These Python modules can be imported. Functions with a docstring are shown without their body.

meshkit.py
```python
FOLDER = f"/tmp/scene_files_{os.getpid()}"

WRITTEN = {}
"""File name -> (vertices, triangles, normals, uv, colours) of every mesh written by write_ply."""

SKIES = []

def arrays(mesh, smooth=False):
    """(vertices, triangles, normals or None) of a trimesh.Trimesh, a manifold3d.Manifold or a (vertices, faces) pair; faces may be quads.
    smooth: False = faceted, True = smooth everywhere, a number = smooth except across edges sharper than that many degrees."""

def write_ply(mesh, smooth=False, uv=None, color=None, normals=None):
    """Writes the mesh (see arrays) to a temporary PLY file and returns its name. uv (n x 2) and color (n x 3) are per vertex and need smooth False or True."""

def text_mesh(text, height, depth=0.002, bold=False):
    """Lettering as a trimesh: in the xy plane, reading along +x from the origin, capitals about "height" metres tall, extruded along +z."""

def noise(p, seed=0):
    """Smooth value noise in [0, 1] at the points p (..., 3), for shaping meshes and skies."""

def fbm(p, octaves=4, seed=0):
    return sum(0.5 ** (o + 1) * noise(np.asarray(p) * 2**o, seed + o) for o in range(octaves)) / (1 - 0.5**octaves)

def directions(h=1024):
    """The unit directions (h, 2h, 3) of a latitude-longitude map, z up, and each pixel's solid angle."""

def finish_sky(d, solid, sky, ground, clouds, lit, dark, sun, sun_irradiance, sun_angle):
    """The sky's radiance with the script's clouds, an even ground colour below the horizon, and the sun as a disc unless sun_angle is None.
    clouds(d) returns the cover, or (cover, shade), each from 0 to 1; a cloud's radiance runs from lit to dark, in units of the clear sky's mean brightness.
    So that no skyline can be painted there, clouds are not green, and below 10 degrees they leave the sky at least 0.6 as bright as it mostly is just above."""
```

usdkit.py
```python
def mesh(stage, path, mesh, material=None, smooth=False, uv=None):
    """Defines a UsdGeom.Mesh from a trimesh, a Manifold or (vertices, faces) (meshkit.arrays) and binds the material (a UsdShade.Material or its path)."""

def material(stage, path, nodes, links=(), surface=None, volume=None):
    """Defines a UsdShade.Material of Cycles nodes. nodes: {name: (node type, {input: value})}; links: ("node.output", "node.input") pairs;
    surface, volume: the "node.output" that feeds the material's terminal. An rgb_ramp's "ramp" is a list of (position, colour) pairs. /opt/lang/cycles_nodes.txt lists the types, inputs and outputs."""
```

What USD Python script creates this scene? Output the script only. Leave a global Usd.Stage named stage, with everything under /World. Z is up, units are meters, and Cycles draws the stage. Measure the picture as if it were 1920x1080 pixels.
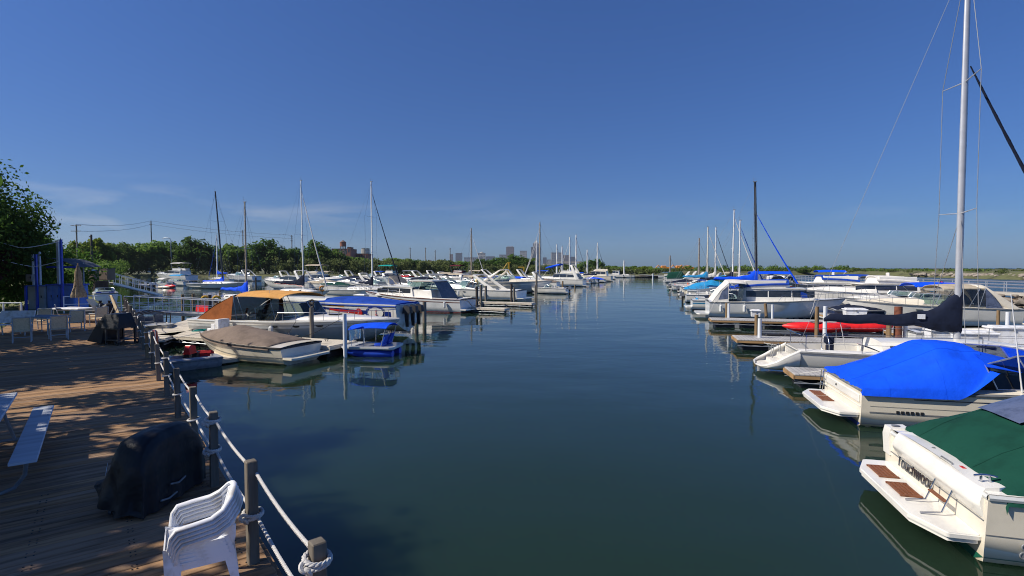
import math, numpy as np, trimesh, usdkit, meshkit
from pxr import Usd, UsdGeom, UsdLux, UsdShade, Gf, Sdf
from shapely.geometry import Polygon, LineString

stage = Usd.Stage.CreateInMemory()
UsdGeom.SetStageUpAxis(stage, 'Z'); UsdGeom.SetStageMetersPerUnit(stage, 1.0)
UsdGeom.Xform.Define(stage, '/World')
PI = math.pi
# ------------------------------------------------------------------ camera, sky, sun, exposure
CAM_Z, PITCH, FPX = 3.8, math.atan(38 / 1000.0), 1000.0
cam = UsdGeom.Camera.Define(stage, '/World/camera')
cam.CreateHorizontalApertureAttr(36.0); cam.CreateVerticalApertureAttr(20.25)
cam.CreateFocalLengthAttr(36.0 * FPX / 1920)
cam.CreateClippingRangeAttr(Gf.Vec2f(0.05, 30000)); cam.CreateExposureAttr(0.75)
cam.AddTranslateOp().Set(Gf.Vec3d(0, 0, CAM_Z)); cam.AddRotateXOp().Set(90 - math.degrees(PITCH))
SUN_EL, SUN_AZ = math.radians(40), math.atan2(-0.97, -0.22)
tosun = Gf.Vec3d(math.sin(SUN_AZ) * math.cos(SUN_EL), math.cos(SUN_AZ) * math.cos(SUN_EL), math.sin(SUN_EL))
sun = UsdLux.DistantLight.Define(stage, '/World/sun')
sun.CreateIntensityAttr(0.92); sun.CreateAngleAttr(0.5); sun.CreateColorAttr(Gf.Vec3f(1, .92, .8)); sun.CreateNormalizeAttr(True)
zx = tosun.GetNormalized(); xx = Gf.Cross(Gf.Vec3d(0, 0, 1), zx).GetNormalized(); yx = Gf.Cross(zx, xx)
sun.AddTransformOp().Set(Gf.Matrix4d(*xx, 0, *yx, 0, *zx, 0, 0, 0, 0, 1))
SKY_STRENGTH = 0.056
skym = usdkit.material(stage, '/World/Looks/sky_air', {
    'tc': ('texture_coordinate', {}), 'sep': ('separate_xyz', {}),
    'sky': ('sky_texture', {'sky_type': 'single_scattering', 'sun_disc': False, 'sun_elevation': SUN_EL, 'sun_rotation': SUN_AZ, 'altitude': 100.0, 'air_density': 1.0, 'aerosol_density': 0.5, 'ozone_density': 3.0}),
    'mp': ('mapping', {'scale': (2.0, 2.0, 11.0)}),
    'n': ('noise_texture', {'scale': 2.0, 'detail': 6.0, 'roughness': 0.55, 'distortion': 0.6}),
    'cr': ('map_range', {'from_min': 0.47, 'from_max': 0.72, 'to_min': 0.0, 'to_max': 1.0, 'clamp': True}),
    'lo': ('map_range', {'from_min': 0.035, 'from_max': 0.065, 'to_min': 0.0, 'to_max': 1.0, 'clamp': True}),
    'hi': ('map_range', {'from_min': 0.085, 'from_max': 0.15, 'to_min': 1.0, 'to_max': 0.0, 'clamp': True}),
    'lf': ('map_range', {'from_min': -0.5, 'from_max': 0.15, 'to_min': 0.62, 'to_max': 0.10, 'clamp': True}),
    'm1': ('math', {'math_type': 'multiply'}), 'm2': ('math', {'math_type': 'multiply'}), 'm3': ('math', {'math_type': 'multiply'}),
    'hs': ('hsv', {'hue': 0.5, 'saturation': 0.35, 'value': 1.25, 'fac': 1.0}),
    'tint': ('mix_color', {'blend_type': 'multiply', 'fac': 1.0, 'b': (0.35, 0.595, 1.04), 'use_clamp': False}),
    'el': ('map_range', {'from_min': 0.0, 'from_max': 0.42, 'to_min': 0.73, 'to_max': 1.03, 'clamp': True}), 'ev': ('combine_xyz', {}), 'dim': ('mix_color', {'blend_type': 'multiply', 'fac': 1.0, 'use_clamp': False}),
    'mix': ('mix_color', {'blend_type': 'mix', 'use_clamp': True}),
    'bg': ('background_shader', {'strength': SKY_STRENGTH})},
    [('tc.generated', 'sep.vector'), ('tc.generated', 'mp.vector'), ('mp.vector', 'n.vector'), ('n.fac', 'cr.value'),
     ('sep.z', 'lo.value'), ('sep.z', 'hi.value'), ('sep.x', 'lf.value'), ('cr.result', 'm1.value1'), ('lo.result', 'm1.value2'),
     ('m1.value', 'm2.value1'), ('hi.result', 'm2.value2'), ('m2.value', 'm3.value1'), ('lf.result', 'm3.value2'),
     ('sky.color', 'tint.a'), ('sep.z', 'el.value'), ('el.result', 'ev.x'), ('el.result', 'ev.y'), ('el.result', 'ev.z'), ('tint.result', 'dim.a'), ('ev.vector', 'dim.b'), ('dim.result', 'hs.color'), ('dim.result', 'mix.a'), ('hs.color', 'mix.b'), ('m3.value', 'mix.fac'), ('mix.result', 'bg.color')],
    surface='bg.background')
dome = UsdLux.DomeLight.Define(stage, '/World/sky')
UsdShade.MaterialBindingAPI.Apply(dome.GetPrim()).Bind(skym)
dome.GetPrim().SetCustomDataByKey('label', 'clear deep blue summer sky with thin low cloud')
dome.GetPrim().SetCustomDataByKey('kind', 'structure')

# ------------------------------------------------------------------ pixel helpers (full-size photo pixels -> world)
def ray(px, py):
    x, y = (px - 960) / FPX, (540 - py) / FPX
    c, s = math.cos(PITCH), math.sin(PITCH)
    return np.array([x, c + y * s, -s + y * c])
def G(px, py, z=0.0):
    r = ray(px, py); k = (z - CAM_Z) / r[2]
    return np.array([r[0] * k, r[1] * k, z])
def D(px, py, Y):
    r = ray(px, py); k = Y / r[1]
    return np.array([r[0] * k, Y, CAM_Z + r[2] * k])
UL, UR = np.array([-.93, .367]), np.array([.97, -.243])     # bow-left axis of the left slips, bow-right axis of the right ones
HL, HR = math.atan2(UL[1], UL[0]), math.atan2(UR[1], UR[0])
FD = np.array([-.61, .792])                                  # along the boardwalk fence, away from the camera
rng = np.random.default_rng(7)

# ------------------------------------------------------------------ scene tree helpers
_used = {}
def numbered(parent, name):
    k = _used.get((parent, name), 0); _used[(parent, name)] = k + 1
    return f'{parent}/{name}' if k == 0 else f'{parent}/{name}_{k:03d}'
def tag(p, label=None, cat=None, group=None, kind=None):
    for k, v in (('label', label), ('category', cat), ('group', group), ('kind', kind)):
        if v: p.SetCustomDataByKey(k, v)
    return p
def thing(name, label, cat, loc=(0, 0, 0), rz=0.0, group=None, scale=1.0, kind=None):
    x = UsdGeom.Xform.Define(stage, numbered('/World', name))
    x.AddTranslateOp().Set(Gf.Vec3d(*map(float, loc))); x.AddRotateZOp().Set(math.degrees(rz)); x.AddScaleOp().Set(Gf.Vec3f(*([scale] * 3 if np.ndim(scale) == 0 else scale)))
    return tag(x.GetPrim(), label, cat, group, kind)
def copy(src, label, loc, rz=0.0, scale=1.0, group=None):
    base = src.GetName().rsplit('_', 1)[0] if src.GetName()[-3:].isdigit() else src.GetName()
    r = thing(base, label, src.GetCustomDataByKey('category'), loc, rz, group or src.GetCustomDataByKey('group'), scale)
    r.GetReferences().AddInternalReference(src.GetPath()); r.SetInstanceable(True)
    return r
def obj(parent, name, mesh, m, smooth=35, label=None, kind=None):
    path = numbered(str(parent.GetPath()) if parent is not None else '/World', name)
    p = usdkit.mesh(stage, path, mesh, M[m], smooth).GetPrim()
    return tag(p, label, None, None, kind)

# ------------------------------------------------------------------ mesh helpers: everything is (v, f) with triangles
def tri(f):
    f = np.asarray(f, int)
    return np.vstack([f[:, [0, 1, 2]], f[:, [0, 2, 3]]]) if f.shape[1] == 4 else f
def merge(*ms):
    ms = [m for m in (ms[0] if len(ms) == 1 and isinstance(ms[0], list) else ms)]
    vs, fs, n = [], [], 0
    for v, f in ms:
        vs.append(np.asarray(v, float)); fs.append(tri(f) + n); n += len(v)
    return np.vstack(vs), np.vstack(fs)
def move(m, t=(0, 0, 0), rz=0.0, ry=0.0, rx=0.0, s=1.0):
    v = np.asarray(m[0], float) * s
    for a, (i, j) in ((rx, (1, 2)), (ry, (2, 0)), (rz, (0, 1))):
        if a:
            c, q = math.cos(a), math.sin(a); w = v.copy()
            w[:, i] = c * v[:, i] - q * v[:, j]; w[:, j] = q * v[:, i] + c * v[:, j]; v = w
    return v + np.asarray(t, float), m[1]
def box(c, s, rz=0.0):
    p = np.array([[x, y, z] for x in (-.5, .5) for y in (-.5, .5) for z in (-.5, .5)]) * np.asarray(s, float)
    f = [[0, 1, 3, 2], [4, 6, 7, 5], [0, 4, 5, 1], [2, 3, 7, 6], [0, 2, 6, 4], [1, 5, 7, 3]]
    return move((p, tri(f)), c, rz)
def rbox(c, s, r=.02, rz=0.0):
    s = np.asarray(s, float); r = min(r, s.min() * .45); h = s / 2
    p = [[a * (h[0] - (r if k != 0 else 0)), b * (h[1] - (r if k != 1 else 0)), d * (h[2] - (r if k != 2 else 0))] for k in range(3) for a in (-1, 1) for b in (-1, 1) for d in (-1, 1)]
    t = trimesh.convex.convex_hull(np.array(p))
    return move((np.array(t.vertices), np.array(t.faces)), c, rz)
def hull(pts):
    t = trimesh.convex.convex_hull(np.asarray(pts, float)); return np.array(t.vertices), np.array(t.faces)
def grid(P, close=False):
    P = np.asarray(P, float); m, n = P.shape[:2]
    i = np.arange(m * n).reshape(m, n)
    if close: i = np.hstack([i, i[:, :1]])
    f = np.stack([i[:-1, :-1], i[1:, :-1], i[1:, 1:], i[:-1, 1:]], -1).reshape(-1, 4)
    return P.reshape(-1, 3), tri(f)
def fan(P):
    P = np.asarray(P, float); c = P.mean(0); n = len(P)
    return np.vstack([P, c]), np.array([[i, (i + 1) % n, n] for i in range(n)])
def tube(path, r, n=8, caps=True, flat=None):
    """flat: (rx, rz) turns the round section into an ellipse of half axes r*rx, r*rz."""
    P = np.asarray(path, float); m = len(P); r = np.broadcast_to(np.asarray(r, float), (m,))
    t = np.gradient(P, axis=0); t /= np.maximum(np.linalg.norm(t, axis=1, keepdims=True), 1e-9)
    up = np.array([0, 0, 1.0]) if abs(t[:, 2]).mean() < .9 else np.array([1.0, 0, 0])
    a = np.cross(t, up); a /= np.maximum(np.linalg.norm(a, axis=1, keepdims=True), 1e-9); b = np.cross(a, t)
    q = np.linspace(0, 2 * PI, n, endpoint=False); fx, fz = flat or (1, 1)
    R = P[:, None] + r[:, None, None] * (fx * np.cos(q)[None, :, None] * a[:, None] + fz * np.sin(q)[None, :, None] * b[:, None])
    out = [grid(R, True)]
    if caps: out += [fan(R[0]), fan(R[-1])]
    return merge(out)
def cyl(p, q, r, n=10, r2=None):
    return tube([p, q], [r, r if r2 is None else r2], n)
def sphere(c, r, n=2, s=(1, 1, 1)):
    t = trimesh.creation.icosphere(subdivisions=n, radius=1.0); return np.array(t.vertices) * r * np.asarray(s) + np.asarray(c), np.array(t.faces)
def torus(c, R, r, n=24, k=8, tilt=(0, 0, 0)):
    q = np.linspace(0, 2 * PI, n + 1)
    m = tube(np.stack([R * np.cos(q), R * np.sin(q), 0 * q], 1), r, k, False)
    return move(m, c, rx=tilt[0], ry=tilt[1], rz=tilt[2])
def extrude(pts, h, z=0.0, hole=None):
    t = trimesh.creation.extrude_polygon(Polygon(pts, hole), h, engine='earcut')
    return np.array(t.vertices) + [0, 0, z], np.array(t.faces)
def arcpts(x0, y0, x1, y1, r, n=5):
    """rounded rectangle outline"""
    return list(Polygon([(x0, y0), (x1, y0), (x1, y1), (x0, y1)]).buffer(-r).buffer(r, quad_segs=n).exterior.coords)[:-1]
def sheet(P, th):
    """a grid of points given a thickness th downwards, closed round the edge"""
    P = np.asarray(P, float); Q = P - [0, 0, th]
    e = lambda A: np.vstack([A[0], A[1:, -1], A[-1, ::-1][1:], A[::-1, 0][1:-1]])
    return merge(grid(P), grid(Q), grid(np.stack([e(P), e(Q)]), True))
def smoothnoise(p, seed=0):
    return meshkit.noise(p, seed) * 2 - 1

# ------------------------------------------------------------------ materials
M = {}
def mat(name, color, rough=.5, var=.12, scale=3.0, bump=0.0, bscale=40.0, stretch=(1, 1, 1), metallic=0.0, dark=None, spec=.5, coat=0.0, sheen=0.0, rand=0.0, bd=.01, scum=0.0):
    c = np.asarray(color, float); d = np.asarray(dark, float) if dark is not None else c * (1 - 2.2 * var)
    nodes = {'tc': ('texture_coordinate', {}), 'mp': ('mapping', {'scale': stretch}),
             'n': ('noise_texture', {'scale': scale, 'detail': 5.0, 'roughness': .6}),
             'r': ('rgb_ramp', {'ramp': [(.32, tuple(d)), (.52, tuple(c)), (.75, tuple(np.minimum(c * (1 + .6 * var), .95)))]}),
             'p': ('principled_bsdf', {'roughness': rough, 'metallic': metallic, 'specular_ior_level': spec, 'coat_weight': coat, 'sheen_weight': sheen})}
    links = [('tc.object', 'mp.vector'), ('mp.vector', 'n.vector'), ('n.fac', 'r.fac')]
    last = 'r.color'
    if rand:
        nodes |= {'oi': ('object_info', {}), 'rr': ('map_range', {'from_min': 0.0, 'from_max': 1.0, 'to_min': 1 - rand, 'to_max': 1 + rand}), 'hv': ('hsv', {'hue': .5, 'saturation': 1.0, 'fac': 1.0})}
        links += [('oi.random', 'rr.value'), ('rr.result', 'hv.value'), (last, 'hv.color')]; last = 'hv.color'
    if scum:
        nodes |= {'sz': ('separate_xyz', {}), 'sn': ('noise_texture', {'scale': 3.5, 'detail': 5.0}), 'sr': ('map_range', {'from_min': .02, 'from_max': .22, 'to_min': 1.0, 'to_max': 0.0, 'clamp': True}),
                  'sn2': ('map_range', {'from_min': .35, 'from_max': .65, 'to_min': .15, 'to_max': 1.0, 'clamp': True}), 'sm': ('math', {'math_type': 'multiply'}), 'sk': ('math', {'math_type': 'multiply', 'value2': scum}), 'sx': ('mix_color', {'b': tuple(c * [.42, .36, .20])})}
        links += [('tc.object', 'sz.vector'), ('tc.object', 'sn.vector'), ('sz.z', 'sr.value'), ('sn.fac', 'sn2.value'), ('sr.result', 'sm.value1'), ('sn2.result', 'sm.value2'), ('sm.value', 'sk.value1'), ('sk.value', 'sx.fac'), (last, 'sx.a')]; last = 'sx.result'
    links.append((last, 'p.base_color'))
    if bump:
        nodes |= {'bn': ('noise_texture', {'scale': bscale, 'detail': 4.0}), 'b': ('bump', {'strength': bump, 'distance': bd})}
        links += [('mp.vector', 'bn.vector'), ('bn.fac', 'b.height'), ('b.normal', 'p.normal')]
    M[name] = usdkit.material(stage, '/World/Looks/' + name, nodes, links, surface='p.BSDF')
mat('gelcoat', (.74, .72, .66), .22, .06, 1.2, coat=.3, scum=.75)
mat('gelcoat_cream', (.70, .64, .52), .25, .07, 1.2, coat=.3, scum=.75)
mat('gelcoat_grey', (.36, .37, .37), .25, .08, 1.2, coat=.3, scum=.75)
mat('gelcoat_pale', (.60, .61, .60), .25, .07, 1.2, coat=.3, scum=.75)
mat('gelcoat_navy', (.012, .02, .06), .2, .1, 2, coat=.4)
mat('gelcoat_mint', (.12, .42, .38), .3, .08, 2)
mat('liner', (.66, .63, .57), .5, .1, 5)
mat('trim_grey', (.16, .17, .18), .5, .15, 6)
mat('trim_black', (.015, .015, .018), .5, .2, 6)
mat('rubber', (.02, .02, .022), .7, .2, 8)
mat('brown_trim', (.11, .035, .02), .45, .2, 5)
mat('red_bottom', (.13, .02, .02), .6, .2, 3)
mat('stripe_blue', (.012, .03, .20), .3, .1, 5)
mat('stripe_navy', (.01, .014, .05), .3, .1, 5)
mat('stripe_green', (.01, .10, .06), .4, .1, 5)
mat('stripe_red', (.50, .025, .02), .35, .1, 5)
mat('stripe_orange', (.65, .25, .04), .35, .1, 5)
mat('canvas_blue', (.003, .075, .72), .75, .10, 2.0, .55, 4.5, spec=.15, bd=.035, dark=(.003, .06, .58))
mat('canvas_sky', (.02, .24, .50), .8, .12, 2.0, .55, 4.5, spec=.15, bd=.035)
mat('canvas_royal', (.012, .055, .33), .8, .12, 2.0, .55, 4.5, spec=.15, bd=.035)
mat('canvas_navy', (.010, .015, .034), .85, .2, 2.0, .55, 4.5, spec=.15, bd=.035)
mat('canvas_green', (.006, .050, .034), .85, .12, 2.0, .55, 4.5, spec=.15, bd=.035)
mat('canvas_teal', (.01, .27, .25), .85, .12, 2.0, .55, 4.5, spec=.15, bd=.035)
mat('canvas_tan', (.58, .30, .09), .85, .10, 2.0, .55, 4.5, spec=.15, bd=.035)
mat('canvas_rust', (.24, .075, .02), .85, .12, 2.0, .55, 4.5, spec=.15, bd=.035)
mat('canvas_taupe', (.20, .155, .125), .9, .10, 2.0, .55, 4.5, spec=.15, bd=.035)
mat('canvas_beige', (.42, .36, .27), .9, .12, 2.0, .55, 4.5, spec=.15, bd=.035)
mat('canvas_grey', (.12, .135, .16), .9, .12, 2.0, .55, 4.5, spec=.15, bd=.035)
mat('canvas_red', (.36, .02, .025), .85, .12, 2.0, .55, 4.5, spec=.15, bd=.035)
mat('canvas_maroon', (.09, .012, .018), .85, .15, 2.0, .55, 4.5, spec=.15, bd=.035)
mat('canvas_white', (.62, .60, .56), .85, .10, 2.0, .55, 4.5, spec=.15, bd=.035)
mat('cover_black', (.004, .005, .008), .5, .25, 4, .5, 7, spec=.35, bd=.03)
mat('logo_white', (.62, .64, .66), .7, .1, 20)
mat('clear_vinyl', (.10, .12, .19), .12, .2, 5, coat=.4)
mat('alu', (.62, .63, .64), .35, .1, 4, metallic=.85)
mat('steel', (.62, .62, .63), .16, .08, 4, metallic=1.0)
mat('mast_white', (.66, .66, .65), .35, .06, 2)
mat('mast_silver', (.46, .47, .50), .38, .06, 2, metallic=.35)
mat('mast_black', (.02, .022, .026), .35, .15, 2)
mat('mast_bronze', (.30, .25, .19), .4, .1, 2)
mat('galv', (.33, .35, .37), .5, .15, 6, metallic=.6)
mat('wire', (.17, .18, .20), .6, .1, 5)
mat('teak', (.19, .065, .025), .6, .25, 9, .2, 60, stretch=(1, 8, 1))
mat('plastic_white', (.72, .73, .75), .4, .07, 5, dark=(.52, .50, .46))
mat('plastic_red', (.70, .02, .018), .35, .12, 4)
mat('plastic_blue', (.008, .05, .42), .35, .12, 4)
mat('plastic_yellow', (.62, .36, .02), .4, .12, 4)
mat('plastic_orange', (.78, .10, .02), .45, .12, 5)
mat('plastic_grey', (.30, .31, .33), .5, .15, 5)
mat('outboard_grey', (.13, .14, .16), .3, .15, 5, coat=.3)
mat('piling', (.23, .15, .075), .85, .22, 6, .6, 30, stretch=(1, 1, .12))
mat('piling_grey', (.19, .165, .13), .88, .25, 6, .6, 30, stretch=(1, 1, .12))
mat('piling_dark', (.065, .05, .04), .9, .25, 6, .6, 30, stretch=(1, 1, .12))
mat('pvc', (.60, .62, .64), .4, .08, 2, stretch=(1, 1, .3))
mat('rust_steel', (.16, .05, .025), .85, .3, 5, .4, 30)
mat('post_wood', (.135, .115, .09), .85, .25, 5, .7, 26, stretch=(1, 1, .1))
mat('rope', (.52, .505, .48), .85, .10, 60, .4, 200)
mat('dock_beige', (.56, .50, .40), .85, .12, 1.4, .3, 30)
mat('dock_grey', (.35, .34, .33), .88, .15, 1.6, .3, 30)
mat('fascia', (.33, .20, .09), .8, .2, 4, .4, 30, stretch=(.15, 1, 1))
mat('skin', (.45, .26, .18), .6, .08, 8)
mat('hair', (.03, .02, .015), .6, .2, 30)
mat('shirt_white', (.66, .66, .72), .85, .08, 6)
mat('shirt_yellow', (.60, .46, .14), .85, .08, 6)
mat('shorts', (.02, .025, .05), .85, .1, 6)
mat('post_blue', (.02, .07, .48), .45, .12, 4)
mat('panel_blue', (.09, .21, .56), .5, .15, 2)
mat('panel_grey', (.40, .45, .48), .55, .12, 2)
mat('rail_white', (.60, .63, .66), .45, .08, 4)
mat('stone', (.21, .18, .145), .9, .25, 1.5, .6, 12, rand=.3)
mat('brick_red', (.22, .08, .05), .85, .2, .3)
mat('brown_wall', (.17, .12, .08), .85, .15, .5)
mat('concrete', (.40, .37, .32), .85, .12, .4)
mat('roof_dark', (.09, .085, .08), .85, .15, .4)
mat('tower_brown', (0.133, 0.081, 0.063), .7, .1, .02)
mat('tower_grey', (0.182, 0.182, 0.182), .6, .1, .02)
mat('tower_dark', (0.035, 0.042, 0.056), .4, .1, .02)
mat('tower_pale', (0.322, 0.308, 0.280), .7, .1, .02)
mat('glass_dark', (.018, .024, .03), .08, .2, .5)
mat('window_dark', (.03, .036, .045), .08, .25, 2, coat=.5)
mat('path', (.42, .36, .27), .9, .15, .8, .3, 15)
mat('mesh_sling', (.60, .49, .32), .8, .1, 20, .3, 200)
mat('chair_frame', (.33, .36, .38), .45, .1, 5)
mat('table_blue', (.11, .145, .20), .55, .12, 4)
mat('white_wood', (.40, .43, .47), .65, .16, 5, .5, 30, stretch=(1.2, .12, 1), dark=(.27, .29, .33))
mat('umbrella_cloth', (.25, .19, .12), .9, .25, 8, .3, 100)
mat('lawn', (.16, .17, .045), .95, .3, 2.5, .6, 20)
mat('soil', (.17, .125, .08), .95, .25, .8, .6, 8)
mat('trunk_bark', (.06, .045, .033), .95, .3, 8, .8, 20, stretch=(1, 1, .2))
mat('flag_red', (.55, .02, .03), .8, .1, 5)
for i, c in enumerate([(.35, .208, .108), (.29, .178, .10), (.39, .24, .13), (.25, .165, .105), (.33, .22, .14)]):
    mat(f'deck_board_{i+1}', c, .85, .24, 5, .7, 40, stretch=(.22, 2.2, 1), spec=.12)
def planked(name, color, step, axis='x', rough=.88):
    """weathered boards laid across a far dock: board edges as fine relief"""
    c = np.asarray(color)
    M[name] = usdkit.material(stage, '/World/Looks/' + name, {
        'tc': ('texture_coordinate', {}), 'w': ('wave_texture', {'wave_type': 'bands', 'bands_direction': axis, 'profile': 'saw', 'scale': PI / 10 / step * 1.0 if False else 1 / (step * 3.18), 'distortion': 0.0}),
        'e': ('map_range', {'from_min': .88, 'from_max': .97, 'to_min': 1.0, 'to_max': .35, 'clamp': True}),
        'n': ('noise_texture', {'scale': 1.7, 'detail': 5.0}), 'r': ('rgb_ramp', {'ramp': [(.3, tuple(c * .68)), (.5, tuple(c)), (.75, tuple(c * 1.12))]}),
        'm': ('mix_color', {'blend_type': 'multiply', 'fac': 1.0}), 'cc': ('combine_xyz', {}), 'b': ('bump', {'strength': .6, 'distance': .01}),
        'p': ('principled_bsdf', {'roughness': rough})},
        [('tc.object', 'w.vector'), ('w.fac', 'e.value'), ('tc.object', 'n.vector'), ('n.fac', 'r.fac'), ('r.color', 'm.a'), ('e.result', 'cc.x'), ('e.result', 'cc.y'), ('e.result', 'cc.z'),
         ('cc.vector', 'm.b'), ('m.result', 'p.base_color'), ('e.result', 'b.height'), ('b.normal', 'p.normal')], surface='p.BSDF')
planked('dock_boards_beige', (.56, .50, .40), .16)
planked('dock_boards_grey', (.37, .36, .35), .15)
def pane(name, tint, gl=(.9, .95, 1.0)):
    M[name] = usdkit.material(stage, '/World/Looks/' + name, {
        'f': ('fresnel', {'IOR': 1.5}), 't': ('transparent_bsdf', {'color': tint}), 'g': ('glossy_bsdf', {'color': gl, 'roughness': .03}), 'm': ('mix_closure', {})},
        [('f.fac', 'm.fac'), ('t.BSDF', 'm.closure1'), ('g.BSDF', 'm.closure2')], surface='m.closure')
pane('windscreen', (.50, .62, .60)); pane('windscreen_dark', (.16, .19, .22)); pane('clear_sheet', (.72, .74, .74))
def leaf(name, c1, c2, rand=.25):
    M[name] = usdkit.material(stage, '/World/Looks/' + name, {
        'g': ('geometry', {}), 'oi': ('object_info', {}), 'r': ('rgb_ramp', {'ramp': [(0., c1), (1., c2)]}),
        'rr': ('map_range', {'to_min': 1 - rand, 'to_max': 1 + rand}), 'hv': ('hsv', {'hue': .5, 'saturation': 1.0, 'fac': 1.0}),
        'p': ('principled_bsdf', {'roughness': .6, 'specular_ior_level': .12}), 't': ('translucent_bsdf', {}), 'm': ('mix_closure', {'fac': .45})},
        [('g.random_per_island', 'r.fac'), ('oi.random', 'rr.value'), ('rr.result', 'hv.value'), ('r.color', 'hv.color'), ('hv.color', 'p.base_color'), ('hv.color', 't.color'),
         ('p.BSDF', 'm.closure1'), ('t.BSDF', 'm.closure2')], surface='m.closure')
leaf('leaf_dark', (.075, .14, .025), (.16, .25, .05)); leaf('leaf_mid', (.12, .20, .035), (.21, .31, .065)); leaf('leaf_near', (.08, .16, .025), (.18, .29, .055))
leaf('leaf_yellow', (.16, .22, .025), (.28, .33, .05)); leaf('leaf_olive', (.17, .21, .07), (.28, .31, .12)); leaf('leaf_red', (.05, .012, .012), (.10, .03, .02))
leaf('leaf_grass', (.075, .10, .025), (.17, .165, .06)); mat('dyke_ground', (.10, .105, .04), .95, .3, .25, .6, 8)
M['water'] = usdkit.material(stage, '/World/Looks/water', {
    'g': ('geometry', {}), 'm1': ('mapping', {'scale': (1.0, 1.6, 1.0), 'rotation': (0, 0, .25)}),
    'n1': ('noise_texture', {'scale': 1.1, 'detail': 3.0, 'roughness': .5, 'distortion': .4}), 'n2': ('noise_texture', {'scale': .16, 'detail': 2.0}),
    'n3': ('noise_texture', {'scale': .035, 'detail': 3.0}), 'k': ('map_range', {'from_min': .38, 'from_max': .62, 'to_min': .35, 'to_max': 1.0, 'clamp': True}),
    'mm': ('math', {'math_type': 'multiply'}), 'a': ('math', {'math_type': 'multiply_add', 'value2': 5.0}),
    'b': ('bump', {'strength': 1.0, 'distance': .010}),
    'p': ('principled_bsdf', {'base_color': (.012, .027, .016), 'roughness': .035, 'ior': 1.33, 'specular_ior_level': .5, 'subsurface_method': 'burley', 'subsurface_weight': 1.0, 'subsurface_scale': 1.6, 'subsurface_radius': (.7, 1.0, .9)})},
    [('g.position', 'm1.vector'), ('m1.vector', 'n1.vector'), ('m1.vector', 'n2.vector'), ('g.position', 'n3.vector'), ('n3.fac', 'k.value'),
     ('n1.fac', 'mm.value1'), ('k.result', 'mm.value2'), ('n2.fac', 'a.value1'), ('mm.value', 'a.value3'), ('a.value', 'b.height'), ('b.normal', 'p.normal')], surface='p.BSDF')

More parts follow.
